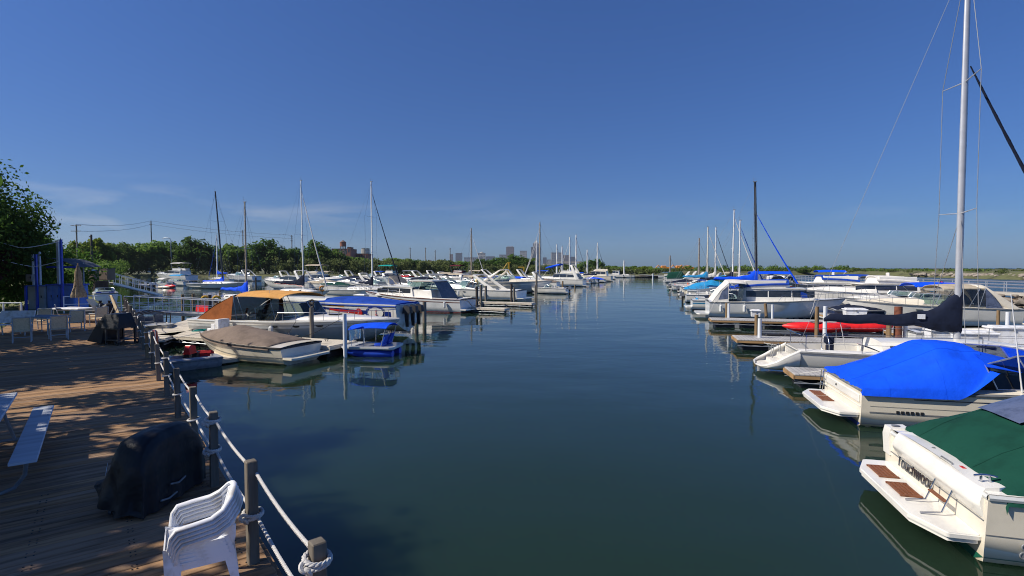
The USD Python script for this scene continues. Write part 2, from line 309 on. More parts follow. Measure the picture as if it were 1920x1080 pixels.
M['lake_water'] = usdkit.material(stage, '/World/Looks/lake_water', {
    'g': ('geometry', {}), 'm1': ('mapping', {'scale': (1.0, 1.6, 1.0), 'rotation': (0, 0, .25)}),
    'n1': ('noise_texture', {'scale': 1.1, 'detail': 3.0, 'roughness': .5, 'distortion': .4}), 'n2': ('noise_texture', {'scale': .16, 'detail': 2.0}),
    'n3': ('noise_texture', {'scale': .035, 'detail': 3.0}), 'k': ('map_range', {'from_min': .38, 'from_max': .62, 'to_min': .35, 'to_max': 1.0, 'clamp': True}),
    'mm': ('math', {'math_type': 'multiply'}), 'a': ('math', {'math_type': 'multiply_add', 'value2': 5.0}),
    'b': ('bump', {'strength': 1.0, 'distance': .09}),
    'p': ('principled_bsdf', {'base_color': (.012, .027, .016), 'roughness': .22, 'ior': 1.33, 'specular_ior_level': .5, 'subsurface_method': 'burley', 'subsurface_weight': 1.0, 'subsurface_scale': 1.6, 'subsurface_radius': (.7, 1.0, .9)})},
    [('g.position', 'm1.vector'), ('m1.vector', 'n1.vector'), ('m1.vector', 'n2.vector'), ('g.position', 'n3.vector'), ('n3.fac', 'k.value'),
     ('n1.fac', 'mm.value1'), ('k.result', 'mm.value2'), ('n2.fac', 'a.value1'), ('mm.value', 'a.value3'), ('a.value', 'b.height'), ('b.normal', 'p.normal')], surface='p.BSDF')
import shapely
W = UsdGeom.Xform.Get(stage, '/World').GetPrim()
def structure(name, mesh, m, label, smooth=30, kind='structure'):
    p = obj(W, name, mesh, m, smooth); tag(p, label, None, None, kind); return p
def place(p, loc, rz=0.0):
    x = UsdGeom.Xformable(p); x.AddTranslateOp().Set(Gf.Vec3d(*map(float, loc))); x.AddRotateZOp().Set(math.degrees(rz)); return p

# ------------------------------------------------------------------ water, land
structure('water', (np.array([[-6450, -380, 0], [6450, -380, 0], [6450, 6950, 0], [-6450, 6950, 0.]]), np.array([[0, 1, 2], [0, 2, 3]])), 'water', 'calm dark blue green harbour water', False)
LK = np.array([[57, -370, .004], [6400, -370, .004], [6400, 6900, .004], [1560, 6900, .004], [125, 440, .004], [57, 200, .004]])
lv, lf = trimesh.creation.triangulate_polygon(Polygon(LK[:, :2]), engine='earcut')
structure('lake', (np.c_[lv, np.full(len(lv), .004)], lf), 'lake_water', 'open wind ruffled lake beyond the breakwater', False)
def land(poly, h, slope, step, seed, amp=.25, hump=0.0):
    P = Polygon(poly); x0, y0, x1, y1 = P.bounds
    xs, ys = np.arange(x0 - step, x1 + 2 * step, step), np.arange(y0 - step, y1 + 2 * step, step)
    X, Y = np.meshgrid(xs, ys, indexing='ij'); pts = shapely.points(X, Y)
    d = np.where(shapely.contains(P, pts), 1, -1) * shapely.distance(pts, P.exterior)
    q = np.stack([X, Y, 0 * X], -1)
    z = np.where(d > 0, h * np.clip(d / slope, 0, 1) ** .7, d * .5) + amp * smoothnoise(q * .11, seed) * np.clip(d / slope, 0, 1) + hump * np.clip((d - slope) / 40, 0, 1) * meshkit.noise(q * .02, seed + 3)
    v, f = grid(np.stack([X, Y, np.maximum(z, -1.5)], -1)); keep = (d.ravel()[f] > -2 * step).any(1)
    return v, f[keep]
F0, NL = np.array([-2.5, 5.06]), np.array([-.792, -.61])
def F(s, off=0.0, z=None):
    p = F0 + FD * s + NL * off
    return p if z is None else np.array([p[0], p[1], z])
DECK_Z, DECK_W, S0, S1 = .95, 4.8, -3.6, 38.0
structure('ground', land([tuple(F(-14, 5.2)), tuple(F(38.6, 5.2)), tuple(F(38.6, 1.2)), (-31, 42), (-42, 55), (-78, 97), (-122, 160), (-152, 218), (-260, 330), (-330, 200), (-120, 0)], .86, 1.2, 2.0, 4, .08), 'lawn', 'grassy ground on the left bank')
mv, mf = trimesh.creation.triangulate_polygon(Polygon([(-190, 208), (-150, 214), (-110, 219), (-60, 223), (0, 229), (45, 233), (60, 226), (78, 236), (100, 420), (1500, 6900), (-6400, 6900), (-6400, -300), (-340, 60)]), engine='earcut')
structure('mainland', merge((np.c_[mv, np.full(len(mv), 1.0)], mf), grid(np.array([[(-190, 206, -.5), (-150, 211, -.5), (-110, 216, -.5), (-60, 220, -.5), (0, 226, -.5), (45, 230, -.5), (61, 222, -.5), (82, 233, -.5), (106, 420, -.5)], [(-190, 208, 1), (-150, 214, 1), (-110, 219, 1), (-60, 223, 1), (0, 229, 1), (45, 233, 1), (60, 226, 1), (78, 236, 1), (100, 420, 1)]]))), 'dyke_ground', 'low far shore behind the marina')
structure('grassy_dyke', land([(58, 213), (82, 224), (112, 244), (150, 262), (164, 248), (168, 224), (159, 176), (165, 130), (210, 90), (380, 60), (520, 200), (420, 420), (200, 440), (96, 330)], 2.2, 7, 4.0, 9, .5, .9), 'dyke_ground', 'low grassy dyke between marina and lake')

# ------------------------------------------------------------------ boardwalk: every board a piece of its own
deck = thing('boardwalk', 'weathered brown timber boardwalk along the water', None, kind='structure')
aN = math.atan2(NL[1], NL[0])
i, s = 0, S0
while s < S1:
    w = .134 + .010 * rng.random(); L = DECK_W + .16 + .03 * rng.random(); dx = 7.3 * i
    b = rbox((dx + L / 2, 0, -.019), (L, w, .038), .006)
    v = b[0].copy(); v[:, 1] += .004 * np.sin(v[:, 0] * 1.7 + i); v[:, 1] += i * 1.1
    p = obj(deck, 'plank', (v, b[1]), f'deck_board_{rng.integers(1, 6)}', False)
    o = F(s + w / 2, -.14 + .015 * rng.random()); place(p, (0, 0, 0)); ai = aN + .0015 * rng.standard_normal()
    c, q = math.cos(ai), math.sin(ai)
    UsdGeom.Xformable(p).GetOrderedXformOps()[0].Set(Gf.Vec3d(o[0] - c * dx + q * i * 1.1, o[1] - q * dx - c * i * 1.1, DECK_Z + .003 * rng.standard_normal()))
    UsdGeom.Xformable(p).GetOrderedXformOps()[1].Set(math.degrees(ai))
    s += .150; i += 1
def along(s0, s1, off, w, z0, z1):
    m = box(((s1 - s0) / 2, 0, (z0 + z1) / 2), (s1 - s0, w, z1 - z0)); o = F(s0, off)
    return move(m, (o[0], o[1], 0), math.atan2(FD[1], FD[0]))
obj(deck, 'edge_board', along(S0, S1, -.165, .04, .62, .90), 'deck_board_2', False)
nl = []
for k in range(46):
    for off in (.06, .12, .9, .94, 1.7, 1.76, 2.5, 3.3):
        q = F(S0 + .150 * k + .035 + .07 * (k % 2), off); nl.append(box((q[0], q[1], DECK_Z + .0045), (.011, .011, .006)))
tag(obj(deck, 'nail_head', merge(nl), 'trim_black', False), None, None, None, 'stuff')
obj(deck, 'joist', merge([along(S0, S1, o, .06, .66, .908) for o in (.1, .9, 1.7, 2.5, 3.3, 4.1, 4.7)]), 'piling_dark', False)
for k in range(13):
    q = F(S0 + .5 + 3.4 * k, .15); obj(deck, 'pile', cyl((q[0], q[1], -1), (q[0], q[1], .66), .14, 10), 'piling_dark')

# ------------------------------------------------------------------ rope fence along the boardwalk
fence = thing('rope_fence', 'wooden post fence with two white ropes along the boardwalk edge', 'fence')
SP = [-1.95, 0, 2.3, 4.15, 6.3, 8.5, 10.5, 12.6, 14.8, 17, 19.1, 21.2, 23.3, 25.4, 27.5, 29.6, 31.7, 33.9, 36.2]
af = math.atan2(FD[1], FD[0]); TOPS = []
def strands(path, r, tw=.09):
    P = np.asarray(path, float); t = np.gradient(P, axis=0); t /= np.linalg.norm(t, axis=1, keepdims=True)
    ln = np.r_[0, np.cumsum(np.linalg.norm(np.diff(P, axis=0), axis=1))]
    up = np.array([0, 0, 1.0]); a = np.cross(t, up); a /= np.maximum(np.linalg.norm(a, axis=1, keepdims=True), 1e-6); b = np.cross(a, t); out = []
    for k in range(3):
        q = ln / tw * 2 * PI + k * 2 * PI / 3
        out.append(tube(P + r * .52 * (np.cos(q)[:, None] * a + np.sin(q)[:, None] * b), r * .56, 6))
    return merge(out)
for k, s in enumerate(SP):
    h = 1.0 + .04 * rng.standard_normal() * (k > 1); o = F(s); w = .098
    lean = .012 * rng.standard_normal(2)
    b = rbox((0, 0, (h - 1.1) / 2), (w, w, h + 1.1), .008); v = b[0].copy(); v[:, :2] += lean * np.clip(v[:, 2:], 0, 2) + [31 * k, 0]
    p = obj(fence, 'post', (v, b[1]), 'piling' if k == 8 else 'post_wood', False)
    a = af + .05 * rng.standard_normal(); c, q = math.cos(a), math.sin(a)
    place(p, (o[0] - c * 31 * k, o[1] - q * 31 * k, DECK_Z), a); TOPS.append((s, h))
for k in range(len(SP) - 1):
    (s0, h0), (s1, h1) = TOPS[k], TOPS[k + 1]
    near = k < 2; n = 110 if near else 12
    for name, z0, z1, sag in (('upper_rope', h0 - .12, h1 - .12, .05), ('lower_rope', .46, .46, .055)):
        u = np.linspace(0, 1, n); P = np.array([[*F(s0 + (s1 - s0) * x, -.03), DECK_Z + z0 + (z1 - z0) * x - sag * 4 * x * (1 - x)] for x in u])
        obj(fence, name, strands(P, .0165) if near else tube(P, .015, 6), 'rope')
for k, s in enumerate(SP):
    o = F(s); hs = [.46] + ([TOPS[k][1] - .13] if k in (0, 2, 5, 8, 11) else [])
    for h in hs:
        q = np.linspace(0, 2 * PI, 60 if k < 3 else 14); rr = .083
        P = np.stack([o[0] + rr * np.cos(q), o[1] + rr * np.sin(q), DECK_Z + h + .012 * np.sin(q + 1)], 1)
        obj(fence, 'rope_loop', strands(P, .0165) if k < 3 else tube(P, .017, 5), 'rope')
        if k < 3:
            P2 = P.copy(); P2[:, 2] += .034 - .02 * np.cos(q); obj(fence, 'rope_loop', strands(P2, .0165), 'rope')
            kn = D(0, 0, 5); obj(fence, 'rope_knot', merge(torus((o[0] - .05, o[1] - .075, DECK_Z + h + .01), .03, .017, 14, 6, (.8, .4, .3)), torus((o[0] - .035, o[1] - .08, DECK_Z + h - .02), .026, .016, 14, 6, (-.9, .6, 0))), 'rope')
ring = G(291, 640, DECK_Z)
t = thing('life_ring', 'orange life ring hung on the boardwalk fence beside the docks', 'life ring', (*F(14.2, -.16), DECK_Z + .62), af)
obj(t, 'ring', torus((0, 0, 0), .24, .075, 24, 10, (PI / 2, 0, 0)), 'plastic_orange'); obj(t, 'grab_line', torus((0, 0, 0), .325, .01, 24, 5, (PI / 2, 0, 0)), 'rope')

# ------------------------------------------------------------------ docks
def dock(label, p0, p1, width, z, m, floats=True, name='floating_dock', truss=True, side=1, group=None):
    """p0 outer end, p1 root end (world xy); local x runs from p0 to p1"""
    p0, p1 = np.asarray(p0[:2], float), np.asarray(p1[:2], float); L = np.linalg.norm(p1 - p0); a = math.atan2(*(p1 - p0)[::-1])
    t = thing(name, label, 'dock', (p0[0], p0[1], 0), a, group)
    n = max(1, int(round(L / 3.0)))
    for k in range(n):
        x0, x1 = L * k / n, L * (k + 1) / n
        obj(t, 'deck_section', rbox(((x0 + x1) / 2, 0, z - .025), (x1 - x0 - .012, width, .05), .008), m, False)
    for y in (-1, 1): obj(t, 'fascia_board', box((L / 2, y * (width / 2 - .03), z - .105), (L - .02, .04, .11)), 'fascia' if 'grey' in m else 'dock_beige', False)
    obj(t, 'end_board', box((-.022, 0, z - .105), (.04, width, .13)), 'fascia' if 'grey' in m else 'dock_beige', False)
    if truss:
        for y in (-1, 1):
            yy = y * (width / 2 - .06); seg = [cyl((0, yy, z - .30), (L, yy, z - .30), .022, 6)]
            for k in range(n * 3): seg.append(cyl((L * k / (n * 3), yy, z - .22), (L * (k + .5) / (n * 3), yy, z - .30), .012, 4)); seg.append(cyl((L * (k + .5) / (n * 3), yy, z - .30), (L * (k + 1) / (n * 3), yy, z - .22), .012, 4))
            obj(t, 'truss', merge(seg), 'galv')
    if floats:
        for k in range(n * 2):
            obj(t, 'float', rbox((L * (k + .5) / (n * 2), 0, .05), (L / (n * 2) * .72, width * .82, z * .9 - .02), .05), 'trim_black', False)
    return t
LN = np.array([.367, .93])    # across the left slips, away from the camera
dA = dock('pale concrete topped finger dock behind the taupe covered runabout', (-7.35, 23.15), (-17.3, 27.1), 1.85, .5, 'dock_boards_beige')
dock('pale walkway running from the left finger dock to the white gangway', (-17.2, 24.6), (-20.6, 37.6), 2.0, .5, 'dock_boards_beige')
dock('low timber ledge under the long pale finger dock beside the fence', (-11.2, 21.0), (-13.0, 22.3), 1.0, .22, 'dock_boards_beige', truss=False)
def cleat_at(p, rz): 
    return merge(tube([(-.13, 0, .07), (-.05, 0, .085), (.05, 0, .085), (.13, 0, .07)], .016, 6), cyl((-.05, 0, 0), (-.05, 0, .08), .015, 6), cyl((.05, 0, 0), (.05, 0, .08), .015, 6))
for k, (px, py) in enumerate([(557, 632), (612, 640), (470, 622)]):
    q = G(px, py, .5); t = thing('dock_cleat', ['dark cleat on the pale left finger dock, nearest to the white piling', 'dark cleat on the pale left finger dock beside the pedal boat end', 'dark cleat on the pale left finger dock near the white chairs'][k], 'cleat', (q[0], q[1], .502), HL)
    obj(t, 'horn', cleat_at(None, 0), 'trim_black')
dock('weathered grey floating dock with bare steel truss, nearest on the right side', G(1378, 632, .5), G(1378, 632, .5)[:2] + UR * 12.5, 1.7, .5, 'dock_boards_grey')
dock('grey floating dock in front of the white flybridge cabin cruiser', G(1332, 597, .5), G(1332, 597, .5)[:2] + UR * 13, 1.6, .5, 'dock_boards_grey')
dock('short grey dock end between the blue covered cruiser and the open sterned sailboat', G(1480, 694, .45), G(1480, 694, .45)[:2] + UR * 9.0, 1.3, .45, 'dock_boards_grey')
q = G(1378, 632, .5)[:2] + UR * 12.5
walk0 = np.array([17.6, 14.2]); walkd = np.array([.235, .972])
dock('wide grey main walkway carrying the white dock boxes on the right', walk0, walk0 + walkd * 34, 2.6, .52, 'dock_boards_grey', name='main_walkway')
dock('low dock finger beside the white arch sport cruiser left of the fairway', G(1000, 568, .4), G(1000, 568, .4)[:2] + UL * 14, 1.2, .4, 'dock_boards_beige')
dock('dock finger behind the wooden cabin cruiser with two dark piles', G(950, 578, .4), G(950, 578, .4)[:2] + UL * 14, 1.2, .4, 'dock_boards_beige')
dock('short dark dock by the red jet ski behind the gangway', G(470, 586, .35), G(400, 592, .35), 1.2, .35, 'dock_boards_grey')
def piling(label, px, ytop, ybase, zb, m='piling', r=.11, group=None, lean=0.0, cap=None):
    b = G(px, ybase, zb); tp = D(px, ytop, b[1]); h = tp[2] - b[2]
    t = thing('piling', label, 'piling', (b[0], b[1], zb), 0, group)
    obj(t, 'pile', tube([(0, 0, -zb - .8), (0, 0, 0), (lean * h, 0, h)], [r, r, r * .96], 12), m)
    if cap: obj(t, 'cap', merge(cyl((lean * h, 0, h), (lean * h, 0, h + .04), r * 1.08, 12), cyl((lean * h, 0, h + .04), (lean * h, 0, h + .10), r * 1.08, 12, r * .2)), cap)
    return t
piling('square brown wooden post at the root of the pale left finger dock', 409, 568, 616, .45, 'piling', .10)
piling('grey wooden post beside the two white chairs on the left dock', 487, 575, 622, .45, 'piling_grey', .11)
piling('grey wooden post topped by two black rings in front of the silver cruiser', 585, 577, 634, .45, 'piling_grey', .10)
piling('white plastic post at the end of the pale left finger dock', 647, 588, 650, .45, 'pvc', .085)
piling('slim pale post next to the small blue race boat stern', 733, 568, 583, .8, 'fascia', .05)
piling('dark old post leaning at the gangway landing, right of the yellow buckets', 394, 553, 588, .3, 'piling_dark', .13)
for k, (px, yt, yb) in enumerate([(766, 565, 592), (781, 564, 607), (796, 566, 605)]):
    piling(['left of the three weathered piles beside the wooden cruiser hull', 'tallest middle one of the three weathered piles beside the wooden cruiser', 'right of the three weathered piles beside the wooden cruiser hull'][k], px, yt, yb, 0, 'piling_grey', .14)
for k, (px, yt, yb, l) in enumerate([(894, 537, 574, 'dark pile just right of the wooden cruiser stern'), (902, 534, 576, 'white capped pile right of the wooden cruiser stern'), (959, 532, 567, 'dark pile in front of the white sport cruiser transom'), (964, 539, 565, 'slim grey pile in front of the white sport cruiser transom'), (1004, 535, 558, 'pale pile before the grey hulled arch cruiser'), (1006, 512, 558, 'tall pale pile before the grey hulled arch cruiser'), (841, 540, 560, 'slim pale pile over the bow of the white sport cruiser'), (911, 536, 566, 'slim pile beside the sport cruiser windshield'), (1055, 527, 548, 'yellowish pile by the teal striped sailboat'), (1078, 534, 541, 'short thick brown pile by the flybridge cruiser'), (1183, 513, 522, 'pale pile at the fairway end dock'), (1224, 513, 525, 'white channel post standing in the far fairway'), (343, 552, 583, 'left thin brown pile behind the gangway'), (363, 551, 578, 'right thin brown pile behind the gangway'), (413, 545, 566, 'tall grey pile between the yellow life ring and the blue sail'), (447, 555, 572, 'dark pile behind the tan canopy'), (480, 520, 546, 'dark pile in front of the grey motor yacht')]):
    piling(l, px, yt, yb, 0, 'pvc' if 'white channel' in l else 'piling' if 'yellow' in l or 'brown' in l else 'piling_dark' if 'dark' in l else 'piling_grey', .13 if k != 11 else .2, cap='pvc' if 'capped' in l else None)
for k, (px, yt, yb, zb, m, r, l) in enumerate([(1424, 597, 641, 0.3, 'pvc', .088, 'white post by the end of the nearest right grey dock'), (1418, 590, 624, .4, 'piling', .095, 'brown timber pile next to the nearest grey dock end'), (1531, 575, 628, .45, 'piling', .095, 'tall brown timber pile in front of the red kayaks'), (1546, 574, 641, .3, 'pvc', .088, 'tall white post in front of the red kayaks'), (1362, 568, 592, .4, 'piling', .09, 'brown pile at the flybridge cruiser stern'), (1366, 569, 604, .2, 'pvc', .085, 'white post at the flybridge cruiser stern'), (1437, 569, 594, .45, 'piling', .10, 'short brown pile leaning before the flybridge cruiser cabin windows'), (1448, 571, 606, .1, 'pvc', .085, 'white post before the flybridge cruiser cabin windows'), (1551, 647, 674, .4, 'piling', .075, 'brown post behind the blue boat cover peak'), (1666, 606, 636, .5, 'piling', .11, 'brown pile right of the red kayaks'), (1683, 575, 640, .4, 'rust_steel', .17, 'thick rusty steel pile under the navy boom cover'), (1697, 607, 640, .4, 'pvc', .088, 'white post under the navy boom cover'), (1888, 585, 640, .5, 'pvc', .085, 'white post among the dock boxes at the right edge'), (1871, 582, 610, .3, 'piling', .09, 'brown pile at the stern of the cream express cruiser'), (1340, 556, 578, .2, 'pvc', .08, 'white post beside the navy covered runabout'), (1331, 553, 578, .2, 'piling', .10, 'brown pile beside the navy covered runabout'), (1304, 536, 550, 0, 'piling_grey', .10, 'grey pile between the two sky blue canopies'), (1280, 512, 528, 0, 'pvc', .08, 'white pole at the far end of the right row')]):
    piling(l, px, yt, yb, zb, m, r, lean=-.10 if 'leaning' in l else 0)
for k, (px, py, l) in enumerate([(585, 566, 'upper one of the two black rings on the grey post'), (585, 571.5, 'lower one of the two black rings on the grey post')]):
    b = G(585, 634, .45); q = D(px, py, b[1]); t = thing('black_ring', l, 'ring', tuple(q), -.3); obj(t, 'ring', torus((0, 0, 0), .10, .035, 18, 8, (PI / 2, 0, 0)), 'rubber')

# ------------------------------------------------------------------ gangways
def gangway(label, p0, p1, w, hr, n, m='rail_white', truss=False):
    p0, p1 = np.asarray(p0, float), np.asarray(p1, float); L = np.linalg.norm((p1 - p0)[:2]); dz = p1[2] - p0[2]; a = math.atan2(*(p1 - p0)[1::-1])
    t = thing('gangway', label, 'gangway', tuple(p0), a); sl = lambda x: dz * x / L
    obj(t, 'walkway', hull([(x, y, sl(x) + z) for x in (0, L) for y in (-w / 2, w / 2) for z in (-.08, 0)]), 'dock_grey', False)
    for y in (-w / 2, w / 2):
        obj(t, 'side_beam', hull([(x, y + d, sl(x) + z) for x in (0, L) for d in (-.03, .03) for z in (-.16, .04)]), 'alu', False)
        obj(t, 'top_rail', cyl((0, y, sl(0) + hr), (L, y, sl(L) + hr), .03, 8), m); obj(t, 'mid_rail', cyl((0, y, hr * .52), (L, y, dz + hr * .52), .022, 6), m)
        for k in range(n + 1): obj(t, 'baluster', cyl((L * k / n, y, sl(L * k / n)), (L * k / n, y, sl(L * k / n) + hr), .024, 6), m)
        if truss: obj(t, 'bottom_chord', cyl((0, y, -.2), (L, y, dz - .2), .05, 6), m)
    return t
gangway('long white railed gangway from the boardwalk down to the left docks', (-25.6, 35.6, .95), (-19.6, 36.9, .55), 1.3, .98, 7)
u = D(208, 515, 62); gangway('dark sided gangway with white railings sloping from the left bank', (u[0], u[1], 2.1), (*D(300, 540, 66)[:2], .5), 1.4, 1.1, 8, truss=True)
t = thing('gangway_abutment', 'dark timber abutment under the upper gangway on the left bank', 'abutment', (u[0] - 1.2, u[1], 0)); 
for k in range(7): obj(t, 'timber', rbox((0, -.9 + .3 * k, 1.0), (.26, .28, 2.3 + .1 * (k % 2)), .02), 'piling_dark', False)
obj(t, 'cap_beam', box((0, 0, 2.2), (.4, 2.2, .15)), 'piling_dark', False)

# ------------------------------------------------------------------ breakwater pier with railing on the right
pier = thing('breakwater_pier', 'long low breakwater walkway with thin metal railing on the right', 'pier', (52, 34, 0), math.atan2(1, .06) )
PL = 100.0
for k in range(20): obj(pier, 'slab', rbox((PL * (k + .5) / 20, 0, 1.02), (PL / 20 - .03, 2.0, .3), .02), 'concrete', False)
for y in (-.9, .9):
    for z in (1.65, 2.0, 2.3): obj(pier, 'rail', cyl((0, y, z), (PL, y, z), .04, 6), 'alu')
    for k in range(41): obj(pier, 'rail_post', cyl((PL * k / 40, y, 1.1), (PL * k / 40, y, 2.32), .05, 6), 'alu')
for k in range(26): obj(pier, 'support', box((PL * (k + .5) / 26, 0, .3), (.5, 1.7, 1.3)), 'piling_dark', False)
st = []
for k in range(620):
    y = rng.uniform(36, 134); x = 50.6 - rng.random() ** 1.3 * 3.4 + (y - 34) * .06; r = rng.uniform(.25, .62); z = .85 - (50.6 + (y - 34) * .06 - x) * .42
    p = rng.standard_normal((14, 3)); p = p / np.linalg.norm(p, axis=1, keepdims=True) * r * [1.2, 1.1, .75]; st.append(hull(p + [x, y, z + rng.normal() * .1]))
structure('riprap_bank', merge(st), 'stone', 'brown quarry stones heaped below the breakwater pier', False, 'stuff')
structure('breakwater_core', hull([(46.6, 36, -.8), (46.6 + 6, 134, -.8), (50.8, 36, .55), (56.6, 134, .55), (56, 36, -.8), (62, 134, -.8), (53.6, 36, .55), (59.4, 134, .55)]), 'soil', 'earth and stone core of the breakwater', False)
st = []
for k in range(260):
    u_ = rng.random(); e = np.array([168, 224]) * (1 - u_) + np.array([160, 150]) * u_; r = rng.uniform(.5, 1.3)
    p = rng.standard_normal((12, 3)); p = p / np.linalg.norm(p, axis=1, keepdims=True) * r; st.append(hull(p * [1.2, 1.2, .7] + [e[0] + rng.normal() * 1.2 + 1.5, e[1], .5 + rng.random() * .8]))
structure('dyke_stones', merge(st), 'stone', 'pale boulders along the lake edge of the dyke', False, 'stuff')
# ------------------------------------------------------------------ boat builder; local x towards the bow, stern waterline at the origin
class Hull:
    def __init__(s, L, B, fs, fb, draft=.35, tm=.4, stern=.92, pw=2.3, ck=.86, zc=.10, stem=2.2, rise=.6, counter=0.0, sheer=1.8):
        s.__dict__.update(locals())
    def b(s, t): 
        f = np.clip((t - s.tm) / (1 - s.tm), 0, 1); a = np.clip((s.tm - t) / s.tm, 0, 1)
        return s.B / 2 * (1 - (1 - s.stern) * a ** 1.6) * np.maximum(1 - f ** s.pw, .012)
    def zs(s, t): return s.fs + (s.fb - s.fs) * np.clip(t, 0, 1) ** s.sheer
    def sect(s, t):
        f = np.clip((t - s.tm) / (1 - s.tm), 0, 1); b, z = s.b(t), s.zs(t)
        c = b * np.maximum(s.ck - .42 * f, .05); zc = s.zc + (z * .72 - s.zc) * f ** 2.0
        g = np.clip((t - s.rise) / (1 - s.rise), 0, 1); zk = -s.draft + (z * .93 + s.draft) * g ** s.stem
        if s.counter: zk = np.maximum(zk, s.counter * (1 - t / .3))
        zc = np.maximum(zc, zk + .02 * (z - zk)); k = .45 - .13 * f
        return np.array([(0, zk), (c * .55, zk + (zc - zk) * .45), (c, zc), (c + (b - c) * k, zc + (z - zc) * .4), (c + (b - c) * (k + .33), zc + (z - zc) * .72), (b, z)])
    def pt(s, t, h, side, off=0.0):
        """point on the topsides at height fraction h between chine (0) and sheer (1)"""
        q = s.sect(t)[2:]; u = np.array([0, .4, .72, 1.0]); return np.array([t * s.L, side * (np.interp(h, u, q[:, 0]) + off), np.interp(h, u, q[:, 1])])
    def mesh(s, n=22):
        T = np.linspace(0, 1, n) ** .85; S = [s.sect(t) for t in T]
        P = np.array([[(t * s.L, -y, z) for y, z in q[::-1]] + [(t * s.L, y, z) for y, z in q[1:]] for t, q in zip(T, S)])
        return merge(grid(P), fan(P[0]))
    def strip(s, h0, h1, t0=0., t1=1., off=.006, n=24, h0b=None, h1b=None):
        T = np.linspace(t0, t1, n); out = []
        for sd in (-1, 1):
            a = np.array([[s.pt(t, h0 + ((h0b if h0b is not None else h0) - h0) * (t - t0) / (t1 - t0), sd, off), s.pt(t, h1 + ((h1b if h1b is not None else h1) - h1) * (t - t0) / (t1 - t0), sd, off)] for t in T]); out.append(grid(a))
        return merge(out)
    def boot(s, z0, z1, off=.006, n=24, t1=.93):
        """band at the waterline all round, cut from the lower hull"""
        T = np.linspace(0, t1, n); out = []
        def at(t, z, sd):
            q = s.sect(t); return np.array([t * s.L, sd * (np.interp(z, q[:, 1], q[:, 0]) + off), z])
        for sd in (-1, 1): out.append(grid(np.array([[at(t, z0, sd), at(t, (z0 + z1) / 2, sd), at(t, z1, sd)] for t in T if s.sect(t)[0, 1] < z0])))
        a = at(0, z0, 1)[1], at(0, z1, 1)[1]; out.append((np.array([(-off, -a[0], z0), (-off, a[0], z0), (-off, a[1], z1), (-off, -a[1], z1)]), tri([[0, 1, 2, 3]])))
        return merge(out)
    def rail_line(s, h, t0, t1, dy=0., dz=0., n=20):
        return [np.array([[t * s.L, sd * max(s.b(t) + dy, .01), s.zs(t) + dz] for t in np.linspace(t0, t1, n)]) for sd in (-1, 1)]
    def rub(s, r=.03, flat=(.8, 1.3)):
        T = np.linspace(0, 1, 24); p = np.array([[t * s.L, -(s.b(t) + .004), s.zs(t) - .03] for t in T]); q = p[::-1] * [1, -1, 1]
        return tube(np.vstack([p, q, p[:1]]), r, 6, False, flat)
    def deck(s, t0, t1, zf, sd=.22, n=26, camber=.05):
        T = np.unique(np.r_[np.linspace(0, 1, n), t0, t1]); out = []
        z = lambda t, y: s.zs(t) + .012 + camber * s.b(t) * (1 - (y / max(s.b(t), .05)) ** 2)
        row = lambda t: [(t * s.L, y, z(t, y)) for y in np.linspace(-s.b(t), s.b(t), 7)]
        if t0 > 0: out.append(grid([row(t) for t in T if t <= t0 + 1e-9]))
        out.append(grid([row(t) for t in T if t >= t1 - 1e-9]))
        if t1 > t0:
            mid = [t for t in T if t0 - 1e-9 <= t <= t1 + 1e-9]
            for k in (-1, 1): out.append(grid([[(t * s.L, k * s.b(t), s.zs(t) + .012), (t * s.L, k * (s.b(t) - sd), z(t, s.b(t) - sd) + .03), (t * s.L, k * (s.b(t) - sd), zf)] for t in mid]))
        return merge(out)
    def well(s, t0, t1, zf, sd=.22, n=10):
        T = np.linspace(t0, t1, n); w = [s.b(t) - sd + .004 for t in T]
        fl = grid([[(t * s.L, -a, zf + .004), (t * s.L, a, zf + .004)] for t, a in zip(T, w)])
        e = [(np.array([(t * s.L, -a, zf), (t * s.L, a, zf), (t * s.L, a, s.zs(t) + .03), (t * s.L, -a, s.zs(t) + .03)]), tri([[0, 1, 2, 3]])) for t, a in ((t0, w[0]), (t1, w[-1]))]
        return merge([fl] + e)

